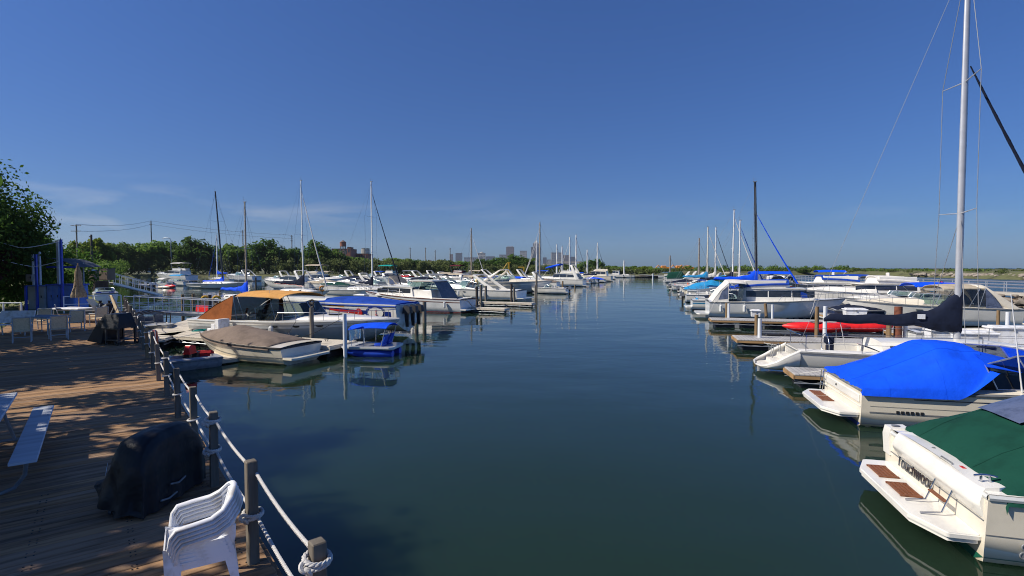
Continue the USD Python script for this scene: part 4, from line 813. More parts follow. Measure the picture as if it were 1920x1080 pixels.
# blue covered cruiser
P = np.array([8.62, 13.85]); hk = dict(stern=.95, tm=.34, pw=2.5, ck=.94, zc=.05)
bt, bh = cruiser('cream cruiser under a bright blue canvas cover with swim platform', P, HR, 8.8, 2.9, .92, 1.25, hm='gelcoat_cream', dm='gelcoat_cream', ck=(.06, .46), tr=(.50, .93, .34, .70), ws=(.31, .50, .62), wsm='windscreen_dark', plat=0, boot='stripe_blue', rub='trim_grey', ports=0, seats=False, hk=hk, antenna=(.36, -.46, 2.3), stripes=((.78, .80, .12, .97, 'stripe_navy'), (.36, .40, .02, .95, 'trim_grey'), (.55, .56, .02, .95, 'trim_grey')))
w0 = bh.b(0)
pr = [(.0, .11), (.02, .17), (.10, .48), (.20, .98), (.225, 1.0), (.29, .93), (.31, .90)]
def blue_cover():
    v, f = cover_mesh(bh, .0, .30, pr, .062, .16, 3.0, 44, 41, .028, 12); t = v[:, 0] / bh.L
    k = np.clip((t - .215) / .085, 0, 1); v[:, 2] = np.maximum(v[:, 2], bh.zs(t) - .13 + .62 * k ** 1.3)
    y0 = np.abs(v[:, 1]) / np.maximum(bh.b(t), .1); v[:, 2] -= .035 * np.exp(-((y0 - .78 + .9 * (t - .1)) / .035) ** 2) * np.clip(t * 8, 0, 1); return v, f
obj(bt, 'cover', blue_cover(), 'canvas_blue', 60)
seams(bt, 'canvas_blue', (9, 27), (14, 26))
def topfly():
    n, m = 16, 17; P = np.zeros((n, m, 3))
    for i, t in enumerate(np.linspace(.285, .50, n)):
        zc = np.interp(t, [.285, .42, .50], [.91, .56, .34]); w = (bh.b(t) - .06) * np.interp(t, [.285, .50], [.92, .66])
        for j, u in enumerate(np.linspace(-1, 1, m)): P[i, j] = (t * bh.L, u * w, bh.zs(t) + zc * (1 - .34 * abs(u) ** 3.2) + .01 * math.sin(9 * u + 14 * t))
    return sheet(P, .012)
obj(bt, 'windshield_cover', topfly(), 'canvas_blue', 60)
obj(bt, 'transom_recess', merge(rbox((-.012, 0, .68), (.05, w0 * 1.80, .20), .02), box((-.008, 0, .50), (.016, w0 * 1.9, .015))), 'gelcoat', 20)
platform(bt, .72, w0 * .92, .28); grate(bt, -.50, -.22, .45, .95, .352); grate(bt, -.50, -.22, -.20, .32, .352)
obj(bt, 'boarding_ladder', merge([tube([(-.02, y, .86), (-.10, y, .9), (-.14, y, .36)], .012, 6) for y in (1.05, 1.27)] + [cyl((-.11, 1.05, z), (-.11, 1.27, z), .012, 6) for z in (.55, .72)]), 'steel')
for row, zz, tt0 in ((0, .84, .075), (1, .46, .085)):
    for k in range(6):
        p = bh.pt(tt0 + .011 * k, .9 if row == 0 else .45, -1, .006); obj(bt, 'vent', box((p[0], p[1], p[2] - .02), (.06, .016, .06)), 'canvas_tan' if row == 0 else 'trim_black', False)
for x0 in (0, .42):
    q = [bh.pt((3.0 + x0 + a) / 8.8, hh, -1, .009) for a, hh in ((0, .62), (.55, .62), (.75, .74), (.2, .74))]; obj(bt, 'hull_emblem', (np.array(q), tri([[0, 1, 2, 3]])), 'stripe_blue', False)
obj(bt, 'exhaust_port', torus((.18, -w0 * .9, .08), .07, .02, 16, 6, (PI / 2, 0, 0)), 'gelcoat_cream')
obj(bt, 'mooring_line', tube([(.5, w0, .98), (.2, w0 + .5, .78), (-.3, w0 + 1.3, .50)], .014, 6), 'rope')
obj(bt, 'stern_light', sphere((-.04, .25, .70), .03, 1), 'trim_black')

# big sloop behind the blue boat
st_, sh_ = sailboat('white open sterned sailboat with tall silver mast and navy boom cover', np.array([9.15, 19.75]) + UR * 1.15, HR, 10.0, 3.15, .88, 1.2, mast=.515, mh=13.2, boom='canvas_navy', jib='canvas_navy', blen=.40, bz=.92, cabin=(.26, .76, .34, .60), r=.078, mm='mast_silver', spread=2, frac=.72, wheel=True, ck=(.0, .25), boot='stripe_navy', wr=.011)
ws_ = sh_.b(0)
SC = np.array([[(x, y * ws_ * wk, z0 + (zt - z0) * q) for y, q in ((-1.0, 1), (-1.0, .72), (-.93, .4), (-.66, .12), (0, 0), (.66, .12), (.93, .4), (1.0, .72), (1.0, 1))] for x, wk, z0, zt in [(.03, 1.0, .06, .88), (-.35, .99, .08, .66), (-.7, .95, .10, .44), (-1.0, .84, .13, .30), (-1.16, .60, .17, .25), (-1.22, .25, .20, .23)]])
obj(st_, 'stern_scoop', merge(grid(SC), fan(SC[-1])), 'gelcoat', 60)
inn = np.array([[(x, y, z + .004) for y, z in ((-wk * ws_ * .86, zt - .03), (wk * ws_ * .86, zt - .03))] for x, wk, zt in [(.03, 1.0, .62), (-.30, .99, .60), (-.32, .98, .42), (-.68, .95, .40), (-.70, .94, .27), (-1.0, .84, .255), (-1.2, .4, .235)]])
obj(st_, 'boarding_step', grid(inn), 'liner', False)
obj(st_, 'stern_coaming', merge([tube([(x, s * ws_ * wk * .95, zt) for x, wk, zt in [(.05, 1.0, .88), (-.35, .99, .67), (-.7, .95, .45), (-1.0, .84, .31), (-1.16, .60, .26), (-1.22, .2, .25)]], [.06, .06, .055, .05, .04, .03], 8) for s in (-1, 1)]), 'gelcoat', 50)
obj(st_, 'stern_ladder', merge([tube([(-.3, y, .62), (-.32, y, .95), (-.55, y, .95), (-.6, y, .42)], .014, 6) for y in (.25, .55)]), 'steel')
obj(st_, 'mooring_line', tube([(.3, sh_.b(.03), .9), (.1, sh_.b(.03) + 1.2, .62), (-.2, sh_.b(.03) + 2.6, .53)], .014, 6), 'rope')
obj(st_, 'mooring_line', tube([(4.5, -sh_.b(.45), 1.0), (4.2, -sh_.b(.45) - .5, .7), (3.9, -sh_.b(.45) - 1.0, .48)], .014, 6), 'rope')
for tt_ in (.22, .5): fender(st_, sh_, tt_, -1)
obj(st_, 'cover_patch', box((4.0, -.19, 2.12), (.22, .03, .17)), 'logo_white', False)

# red kayaks on the float behind
def kayak(label, c, a, L=3.6, m='plastic_red'):
    t = thing('kayak', label, 'kayak', tuple(c), a); T = np.linspace(0, 1, 21); P = np.array([[((x - .5) * L, .44 * (1 - abs(2 * x - 1) ** 2.8) * math.cos(q) + 0, .08 * abs(2 * x - 1) ** 3 + (.33 if math.sin(q) > 0 else .24) * (1 - .85 * abs(2 * x - 1) ** 3.5) * math.sin(q)) for q in np.linspace(0, 2 * PI, 13)[:-1]] for x in T])
    obj(t, 'hull', merge(grid(P, True), fan(P[0]), fan(P[-1])), m, 60); obj(t, 'cockpit_rim', move(torus((0, 0, 0), .28, .03, 20, 6), (0, 0, .31)), 'trim_black')
    obj(t, 'grab_toggle', cyl((-L * .45, 0, .20), (-L * .40, 0, .19), .02, 6), 'trim_black'); return t
k1 = G(1530, 614, .62); k2 = G(1612, 613, .62)
kayak('red plastic kayak lying on the rack, left one nearer the tall white post', (k1[0], k1[1], .58), HR, 3.3); kayak('red plastic kayak lying on the rack, right one under the navy boom cover', (k2[0], k2[1], .58), HR + .05, 3.2)
t = thing('kayak_rack', 'low black float and rack carrying the red kayaks', 'rack', (*((k1 + k2) / 2)[:2], 0), HR)
for k in range(8): obj(t, 'float', rbox((-3.3 + .94 * k, 0, .08), (.8, 1.4, .3), .05), 'trim_black', False)
for y in (-.5, .5): obj(t, 'rail', box((0, y, .29), (7.6, .06, .06)), 'galv', False)

# tan topped silver cruiser, left
hk = dict(tm=.36, pw=2.4, stern=.92)
v_ = -UL; tip = np.array([-5.45, 25.75]); Lc = 12.3; P = tip - v_ * Lc
tt, th = cruiser('silver hulled cruiser with tan canvas canopy beside the pale left dock', P, HL + PI, Lc, 3.75, 1.05, 1.36, hm='gelcoat_grey', dm='gelcoat', ck=(.05, .42), tr=(.50, .95, .17, .72), ws=(.40, .585, .78), ports=3, rub='gelcoat_pale', boot='trim_black', stripe='gelcoat_pale', camper=(.06, .27, .52, 1.35, 'canvas_tan', 'canvas_rust'), plat=.9, hk=hk, nrail=8, seats='canvas_beige', antenna=(.44, -.3, 1.9), fenders=((.5, -1),))
obj(tt, 'topside_band', th.strip(.80, 1.0, 0, 1, .004), 'gelcoat', False)
obj(tt, 'mooring_line', tube([(7.6, -1.8, 1.2), (7.9, -2.6, .75), (8.5, -3.0, .53)], .014, 6), 'rubber'); obj(tt, 'mooring_line', tube([(9.9, -1.35, 1.35), (9.2, -2.2, .8), (8.7, -2.9, .53)], .014, 6), 'rubber')
# low race boat with painted flame band
rt, rh = cruiser('long white race boat with blue red painted side and blue cover', np.array([-5.95, 30.4]), HL, 11.6, 2.5, 1.15, 1.25, name='race_boat', hm='gelcoat', ck=(.06, .42), tr=(.44, .97, .22, .8), ws=None, plat=0, ports=0, rails=False, cover=(.0, .50, [(0, .05), (.10, .16), (.22, .30), (.38, .30), (.50, .08)], 'canvas_royal', 2.4, .012), rub='gelcoat_pale', boot=None, drive=3, hk=dict(tm=.3, pw=1.5, stern=1.0, draft=.45), hatch=False)
UsdGeom.Xformable(rt).GetOrderedXformOps()[0].Set(Gf.Vec3d(-5.95, 30.4, .60))
obj(rt, 'painted_band', rh.strip(.36, .62, .03, .62, .006, 30, .74, .80), 'stripe_blue', False); obj(rt, 'painted_band', rh.strip(.44, .62, .22, .40, .010, 12, .60, .68), 'stripe_red', False)
obj(rt, 'painted_band', rh.strip(.80, .86, .30, .46, .008, 8, .84, .9), 'stripe_orange', False)
def disc_on(h, t, hh, sd, r, th0, th1, off, r0=0.0, m=20):
    p = h.pt(t, hh, sd, off); out = []
    for a in np.linspace(th0, th1, m):
        out.append([p + np.array([rr * math.cos(a) * 1.7, sd * -.0, rr * math.sin(a)]) * [1, 1, 1] + np.array([0, sd * .12 * rr * math.sin(a), 0]) for rr in (r0, r)])
    return grid(out)
for sd in (1,):
    obj(rt, 'painted_number', disc_on(rh, .115, .55, sd, .30, 0, 2 * PI, .030), 'gelcoat', False)
    obj(rt, 'painted_ring', disc_on(rh, .115, .55, sd, .40, -2.6, 2.6, .034, .30), 'stripe_blue', False); obj(rt, 'painted_crescent', disc_on(rh, .245, .52, sd, .36, 2.2, 4.9, .036, .20), 'stripe_red', False)
    tx = meshkit.text_mesh('I', .26, .004, True); q = np.array(tx.vertices); p = rh.pt(.115, .55, sd, .045); obj(rt, 'racing_number', (np.stack([p[0] - q[:, 0] + .04, p[1] + q[:, 2], p[2] + q[:, 1] - .13], 1), np.array(tx.faces)[:, ::-1]), 'stripe_red', False)
# taupe covered runabout
ct, ch = runabout('cream runabout under a taupe fitted cover, nearest boat on the left', np.array([-8.45, 21.35]), HL, 5.7, 2.45, .72, .98, hm='gelcoat_cream', dm='gelcoat_cream', ws=None, ck=(.12, .5), plat=.62, cover=(.10, .94, [(.10, .05), (.18, .22), (.40, .40), (.60, .52), (.72, .36), (.94, .03)], 'canvas_taupe', 2.0, .014), rub='trim_black', boot='gelcoat_cream', seats=False, stripes=((.30, .36, 0, .95, 'trim_grey'), (.82, .86, .05, .9, 'gelcoat_pale')), hk=dict(tm=.38, pw=2.2))
obj(ct, 'mooring_line', tube([(5.5, .2, .95), (6.6, .9, .70), (7.4, 1.5, .55)], .014, 5), 'rope')
# pedal boat
c = G(690, 668, .0); pt_ = thing('pedal_boat', 'small blue pedal boat with bright blue canopy by the pale dock', 'pedal boat', (c[0] + .1, c[1] + .55, 0), HL + .25)
for y in (-.48, .48):
    T = np.linspace(-1.05, 1.05, 11); P = np.array([[(x, y + .26 * math.cos(q) * (1 - .25 * abs(x) ** 4), .12 + .20 * math.sin(q) * (1 - .2 * abs(x) ** 4) + .10 * max(x, 0) ** 2) for q in np.linspace(0, 2 * PI, 11)[:-1]] for x in T]); obj(pt_, 'pontoon', merge(grid(P, True), fan(P[0]), fan(P[-1])), 'plastic_blue', 50)
obj(pt_, 'deck', merge(extrude(arcpts(-1.15, -.78, 1.2, .78, .22), .07, .36), extrude(arcpts(-1.12, -.75, 1.17, .75, .2), .05, .31)), 'gelcoat_pale', 30)
obj(pt_, 'footwell', box((.25, 0, .432), (.8, 1.0, .01)), 'plastic_grey', False)
for y in (-.36, .36): obj(pt_, 'seat', merge(rbox((-.45, y, .50), (.42, .52, .14), .05), hull([(-.62, y + a, .5) for a in (-.25, .25)] + [(-.78, y + a, .92) for a in (-.2, .2)] + [(-.70, y + a, .92) for a in (-.2, .2)] + [(-.52, y + a, .5) for a in (-.25, .25)])), 'plastic_blue', 40)
obj(pt_, 'canopy', canopy_mesh(-.85, .85, .72, 1.28, 1.20, .10, .025, .05), 'canvas_blue', 50)
obj(pt_, 'canopy_frame', merge([cyl((x * .8 + .05, s * .70, .40), (x, s * .68, 1.25), .015, 6) for x in (-.8, .15, .8) for s in (-1, 1)]), 'alu'); obj(pt_, 'wind_curtain', grid([[(.84, -.62, .62), (.84, -.62, 1.18)], [(.9, 0, .62), (.86, 0, 1.26)], [(.84, .62, .62), (.84, .62, 1.18)]]), 'clear_sheet', False)
# wooden day cruiser
hd = math.atan2(.44, -.90); wt, wh = cruiser('white wooden cabin cruiser with brown stripes, stern to the fairway', np.array([-3.75, 45.4]), hd, 11.2, 3.3, 1.15, 1.62, hm='gelcoat_pale', dm='gelcoat', ck=(.03, .26), tr=None, ws=None, house=(.44, .84, .34, .78, 3, .9), plat=.7, boot='red_bottom', rub='brown_trim', ports=0, nrail=6, seats='canvas_grey', hk=dict(tm=.40, pw=1.9, stern=.82, zc=.0), stripes=((.74, .80, 0, .98, 'brown_trim'),), fenders=((.12, 1),))
h_ = obj(wt, 'pilothouse', house_mesh(2.9, 5.6, 1.12, 1.18, .70, .2, .15, .05), 'gelcoat', 20)
g, f = wrap_screen(3.2, 5.7, 1.05, .8, 1.86, 2.62, .55, 5, 2.6); p = obj(wt, 'windshield', g, 'windscreen', False); obj(p, 'windshield_frame', f, 'gelcoat')
obj(wt, 'hardtop', extrude(arcpts(2.7, -1.12, 5.35, 1.12, .3), .09, 2.62), 'gelcoat', 30); obj(wt, 'hardtop_edge', extrude(arcpts(2.68, -1.14, 5.37, 1.14, .3), .035, 2.585), 'brown_trim', False)
obj(wt, 'aft_curtain', grid([[(2.75, y, 2.6), (2.2, y * 1.08, 1.9), (1.8, y * 1.15, 1.22)] for y in np.linspace(-1.08, 1.08, 7)]), 'canvas_grey', 40)
obj(wt, 'stern_davit', merge([tube([(-.05, y, 1.1), (-.5, y, 1.0), (-.85, y, .62), (-.85, y, .35)], .03, 6) for y in (-.8, .8)] + [cyl((-.85, -.8, .6), (-.85, .8, .6), .025, 6)]), 'trim_black')
obj(wt, 'searchlight', sphere((6.3, 0, 2.62), .11, 1), 'gelcoat')

# ------------------------------------------------------------------ the other boats of the left side
def at(px, Y, dx=0.0): r = D(px, 540, Y); return r[:2]
RIGHT = HL + PI
def masted(label, px, ytop, Y, hd, L, mast=.6, zd=1.35, **k):
    m = at(px, Y); ztop = CAM_Z + (502 - ytop) * Y / 1000.; u = np.array([math.cos(hd), math.sin(hd)]); B = k.pop('B', L * .30)
    return sailboat(label, m - u * mast * L, hd, L, B, k.pop('fs', .85), k.pop('fb', 1.15), mast=mast, mh=ztop - zd, wr=max(.009, Y * .00019), r=k.pop('r', max(.07, .0011 * Y)), **k)
masted('small sailboat with bronze mast and drooping bright blue sail cover', 462, 378, 50, RIGHT, 7.2, mm='mast_bronze', boom='canvas_blue', jib=None, bz=.75, blen=.44)
masted('white sailboat with navy sail cover edged in red', 569, 338, 63, RIGHT, 9.4, boom='canvas_navy', boomtrim='stripe_red', jib='canvas_white', blen=.46, bz=1.0, nw=3, lean=.012)
masted('large white sloop with dark furled jib and navy sail cover on the left', 698, 340, 70, RIGHT, 11.5, mast=.58, boom='canvas_navy', jib='canvas_navy', blen=.18, bz=.8, nw=5, spread=2)
masted('grey white racing sailboat with leaning black mast', 419, 358, 97, RIGHT, 14.2, mast=.56, mm='mast_black', boom='canvas_blue', jib=None, lean=.095, hm='gelcoat_pale', spread=2, r=.12, blen=.36, bz=.3)
masted('small sailboat with blue furled jib by the far left bank', 408, 441, 140, HL, 8.5, boom='canvas_blue', jib='canvas_royal', hm='gelcoat_cream')
for k, (px, yt, Y, hd, L, b, j, l) in enumerate([(884, 428, 118, RIGHT, 9.5, 'canvas_grey', 'canvas_white', 'sailboat with tall grey mast behind the white sport cruisers'), (1012, 417, 128, HL, 11, None, 'canvas_white', 'tall masted sailboat in front of the grey skyscraper'), (1006, 450, 118, HL, 8.5, None, 'canvas_white', 'shorter masted sailboat with furled white jib below the skyline'), (1054, 462, 120, HL, 8.5, 'canvas_white', None, 'mint striped sailboat at the front of the far left slips'), (1068, 444, 150, HL, 9.5, 'canvas_blue', 'canvas_white', 'sailboat with white mast right of the blue bimini'), (1080, 440, 165, RIGHT, 10, None, 'canvas_grey', 'sailboat with the tallest mast of the far left slips'), (1120, 455, 185, RIGHT, 9, None, 'canvas_navy', 'last sailboat at the end of the left slips'), (1044, 458, 160, RIGHT, 8, None, None, 'thin grey masted sailboat behind the mint striped one'), (1101, 468, 200, RIGHT, 8, None, 'canvas_navy', 'far thin masted sailboat with dark jib at the tree line'), (1170, 488, 205, HL, 6.5, None, None, 'tiny sailboat at the far end of the fairway')]):
    masted(l, px, yt, Y, hd, L, boom=b, jib=j, stripe='gelcoat_mint' if 'mint' in l else None, mm='mast_bronze' if 'grey' in l and k < 2 else 'mast_white', nw=3)
C = cruiser
C('white sport cruiser with curved white arch and two people aboard', at(978, 62.5), HL, 13.2, 3.9, 1.15, 1.55, ck=(.05, .44), tr=(.5, .95, .45, .74), ws=(.40, .60, .75), arch=(.22, .42, 1.75), plat=1.1, ports=3, fenders=((.3, 1), (.55, 1)), camper=None, nrail=8, boot='gelcoat_pale')
C('grey hulled express cruiser with slanted white arch, bow towards the fairway', at(868, 84.5), RIGHT, 14.8, 4.1, 1.5, 1.9, hm='gelcoat_grey', dm='gelcoat_cream', arch=(.30, .48, 1.9), ws=(.42, .60, .8), ports=2, plat=1.0, stripe='gelcoat_cream', nrail=8, flag='flag_red')
C('cream express cruiser with arch behind the white sport cruiser', at(905, 73), HL, 9.5, 3.3, 1.1, 1.4, arch=(.16, .30, 1.7), bim=(.02, .3, 1.5, 'canvas_beige'), plat=.8, hm='gelcoat_cream', ports=2)
C('white express cruiser with tan and navy canvas left of centre', at(765, 80), HL, 10.6, 3.5, 1.15, 1.45, camper=(.05, .22, .46, 1.45, 'canvas_navy', 'canvas_beige'), arch=(.2, .34, 1.75), ports=3, plat=.8)
C('white hardtop cruiser with dark side windows behind the navy sail cover', at(592, 92), HL, 11.8, 3.8, 1.25, 1.7, house=(.22, .62, .36, 1.05, 2, 1.5), tr=(.5, .95, .45, .74), ws=None, arch=(.15, .28, 2.0), plat=.9, ports=3)
C('flybridge cruiser with beige canvas enclosure on the left side', at(573, 110), RIGHT, 9.6, 3.5, 1.3, 1.7, house=(.10, .60, .38, 1.1, 3, .9), fly='canvas_beige', tr=(.5, .93, .4, .7), ws=None, ports=0, plat=.6, hm='gelcoat_pale', bim=(.12, .5, 3.0, 'canvas_beige'))
C('long pale grey motor yacht with flybridge moored by the left bank', at(360, 150), HL, 14.5, 4.4, 1.7, 2.3, name='motor_yacht', cat='motor yacht', hm='gelcoat_pale', dm='gelcoat_pale', house=(.16, .66, .38, 1.25, 3, 2.2), fly=True, tr=(.55, .94, .5, .74), ws=None, ports=0, bim=(.16, .42, 3.4, 'canvas_white'), plat=1.0)
C('pale grey express cruiser behind the bronze mast near the left bank', at(482, 152), HL, 12, 3.8, 1.4, 1.9, hm='gelcoat_pale', dm='gelcoat_pale', arch=(.2, .36, 1.7), ws=(.38, .62, .8), ports=2)
R = runabout
cv = lambda m, top=.55: (.02, .95, [(.02, .05), (.2, top * .6), (.5, top), (.65, top * .7), (.95, .03)], m)
R('navy covered runabout in the left basin, upper and left of the pair', at(690, 122), HL, 7.6, 2.7, 1.1, 1.3, cover=cv('canvas_navy', .9), ws=None, hm='gelcoat_navy')
R('navy covered runabout in the left basin, lower of the pair', at(682, 108), HL, 6.6, 2.5, .9, 1.1, cover=cv('canvas_navy', .6), ws=None, hm='gelcoat_navy')
C('small white express cruiser by the hedge left of the tall white mast', at(722, 150), HL, 8.4, 3, 1.2, 1.5, arch=(.2, .34, 1.6), ports=2, bim=(.02, .3, 1.5, 'canvas_royal'))
C('flybridge boat with teal green bimini in the left basin', at(752, 128), HL, 9.0, 3.3, 1.3, 1.6, house=(.16, .6, .38, 1.1, 2, .9), fly=True, ws=None, bim=(.2, .62, 3.0, 'canvas_teal'), ports=0)
C('white express cruiser with slanting arch right of the teal bimini', at(800, 118), HL, 9.0, 3.2, 1.15, 1.5, arch=(.12, .34, 1.9), ports=2, ws=(.36, .62, .8))
C('white runabout under a faded red bimini', at(775, 98), HL, 7.4, 2.7, 1.0, 1.25, bim=(.05, .45, 1.2, 'canvas_red'), ports=0)
C('cream express cruiser left of the maroon topped flybridge', at(848, 112), HL, 8.6, 3.2, 1.15, 1.45, arch=(.14, .32, 1.7), bim=(.0, .28, 1.5, 'canvas_beige'), ports=2)
C('white flybridge boat with maroon canvas top', at(880, 126), HL, 9.0, 3.4, 1.3, 1.6, house=(.14, .6, .38, 1.15, 3, .9), fly='canvas_maroon', ws=None, ports=0, bim=(.2, .5, 3.0, 'canvas_maroon'))
C('white express cruiser with swept arch below the skyline trees', at(930, 124), HL, 9.5, 3.3, 1.15, 1.5, arch=(.04, .34, 2.2), ports=2)
R('white runabout with bright blue cover before the trees', at(948, 136), HL, 6.8, 2.6, 1.0, 1.2, cover=cv('canvas_blue', .8), ws=None)
C('white cruiser with tall arch right of the blue covered runabout', at(995, 120), HL, 9.6, 3.3, 1.15, 1.5, arch=(.10, .30, 2.2), ports=2)
C('white cuddy cruiser with royal blue canvas in the middle of the left slips', at(948, 98), HL, 8.6, 3, 1.1, 1.35, bim=(.05, .5, 1.0, 'canvas_royal'), ports=2)
C('white cruiser with blue seats just behind the arch sport cruiser', at(1000, 96), HL, 8.5, 3, 1.1, 1.4, seats='canvas_royal', ports=2, bim=(.2, .5, .9, 'canvas_blue'))
R('small white sport boat beside the yellowish pile', at(1064, 77.5), HL, 5.8, 2.3, .8, 1.0, drive=1)
C('white flybridge cruiser with bright blue aft bimini near the fairway', at(1096, 108), HL, 11.2, 3.8, 1.4, 1.8, house=(.14, .60, .38, 1.15, 3, 1.0), fly=True, ws=None, arch=(.1, .22, 2.9), bim=(.44, .70, 3.1, 'canvas_blue', 2.4), plat=1.0, ports=2)
R('white runabout with red stripe right of the flybridge cruiser', at(1106, 124), HL, 6.6, 2.5, .95, 1.15, drive=1, stripe='stripe_red')
R('white runabout with navy canvas, stern to the fairway near the trawler', at(1120, 132), HL, 6.8, 2.6, 1.0, 1.2, bim=(.05, .5, 1.1, 'canvas_navy'), drive=1)
C('cream trawler with tall wheelhouse at the end of the left slips', at(1147, 146), HL, 9.8, 3.5, 1.5, 1.9, name='trawler', hm='gelcoat_cream', dm='gelcoat_cream', house=(.12, .60, .40, 1.3, 3, .4), fly=True, ws=None, ports=0)
R('low runabout with blue cover in front of the trawler', at(1134, 138), HL, 5.8, 2.3, .8, 1.0, cover=cv('canvas_blue', .5), ws=None)
C('small white cabin boat at the far end of the fairway', at(1169, 205), HL, 7.6, 2.8, 1.1, 1.5, house=(.2, .6, .38, 1.4, 2, .6), ws=None, ports=0, tr=None)
R('dark open skiff at the far fairway end', at(1236, 209), HL, 8.0, 2.4, .8, 1.1, hm='trim_black', dm='gelcoat_pale', ws=None, plat=0)
R('white open skiff with metal frame by the upper gangway', at(322, 103), HL, 5.6, 2.2, .75, .95, bim=(.2, .5, .9, 'canvas_white'), drive=1, plat=0)
R('white motorboat with sky blue canopy by the upper gangway', at(352, 112), HL, 6.0, 2.3, .9, 1.1, bim=(.15, .7, 1.3, 'canvas_sky'), drive=1, plat=0)
R('dark inflatable dinghy at the foot of the upper gangway', at(288, 99), HL, 4.2, 1.9, .6, .8, hm='trim_black', dm='plastic_grey', ws=None, plat=0, drive=1)
kayak('pale yellow kayak floating below the upper gangway', (*at(300, 99)[:2], .15), HL, 5.2, 'gelcoat_cream'); kayak('red topped kayak beside the pale yellow one', (*at(319, 100.5)[:2], .30), HL, 3.0, 'plastic_red')
R('white bowrider with blue seats at the left bank beside the abutment', at(199, 56), HL - .5, 5.4, 2.2, 1.1, 1.3, seats='canvas_royal', plat=0, drive=0)
R('small white cuddy boat behind the tan canopy', at(436, 49), RIGHT, 5.0, 2.0, .8, 1.05, tr=(.4, .9, .45, .7), ws=None, plat=.3)
jt = thing('jet_ski', 'red personal watercraft on the dark dock behind the gangway', 'jet ski', (*G(398, 584, .4)[:2], .38), RIGHT - .1)
obj(jt, 'hull', hull([(x, y, z) for x, w, z in [(-1.3, .5, 0), (-1.3, .45, .5), (.4, .55, 0), (.4, .5, .5), (1.5, .05, .45), (1.1, .3, .2)] for y in (-w, w)]), 'plastic_red', 20); obj(jt, 'seat', hull([(x, y, z) for x, w, z in [(-1.1, .22, .5), (-1.1, .16, .85), (.1, .18, .82), (.2, .24, .5)] for y in (-w, w)]), 'trim_black', 20); obj(jt, 'handlebar', merge(hull([(x, y, z) for x, w, z in [(.2, .25, .5), (.9, .2, .5), (.35, .12, .95)] for y in (-w, w)]), cyl((.3, -.38, 1.0), (.3, .38, 1.0), .025, 6)), 'trim_black', 20)
jb = R('small grey work skiff with red engine moored under the fence', at(394, 20.6) + np.array([.1, .2]), HL + 1.2, 3.0, 1.35, .38, .45, hm='plastic_grey', dm='plastic_grey', ws=None, plat=0, ck=(.06, .86), seats=False, boot=None)[0]
cw, lg = outboard(.75); p = obj(jb, 'outboard_motor', move(cw, (1.0, .1, .25), rz=.6), 'plastic_red', 50); obj(p, 'outboard_leg', move(lg, (1.0, .1, .25), rz=.6), 'trim_black', 50)
q = at(381, 20.9); t = thing('fuel_tank', 'dark red fuel tank standing in the grey work skiff', 'fuel tank', (q[0], q[1], .2), .4); obj(t, 'tank', rbox((0, 0, .17), (.62, .4, .34), .07), 'canvas_red', 30); obj(t, 'cap', cyl((.1, 0, .34), (.1, 0, .40), .05, 10), 'trim_black'); obj(t, 'handle', tube([(-.16, 0, .33), (-.14, 0, .40), (.02, 0, .40), (.04, 0, .33)], .014, 6), 'trim_black')
q = at(356, 20.4); t = thing('battery_box', 'black ribbed box in the grey work skiff beside the fence', 'box', (q[0], q[1], .2), .3); obj(t, 'body', rbox((0, 0, .16), (.5, .36, .32), .03), 'trim_black', False); obj(t, 'lid', rbox((0, 0, .345), (.54, .40, .05), .015), 'trim_black', False)
dn = R('pale tender with black bent canopy bows under the lower gangway', at(262, 31.5), HL + PI - .3, 4.2, 1.9, .55, .7, hm='gelcoat_pale', ws=None, plat=0, seats='canvas_grey', boot=None)[0]
obj(dn, 'canopy_bow', merge([tube([(x, -.85, .6), (x + .25, -.8, 1.15), (x + .35, 0, 1.35), (x + .25, .8, 1.15), (x, .85, .6)], .035, 6) for x in (.9, 1.5, 2.1)]), 'trim_black')

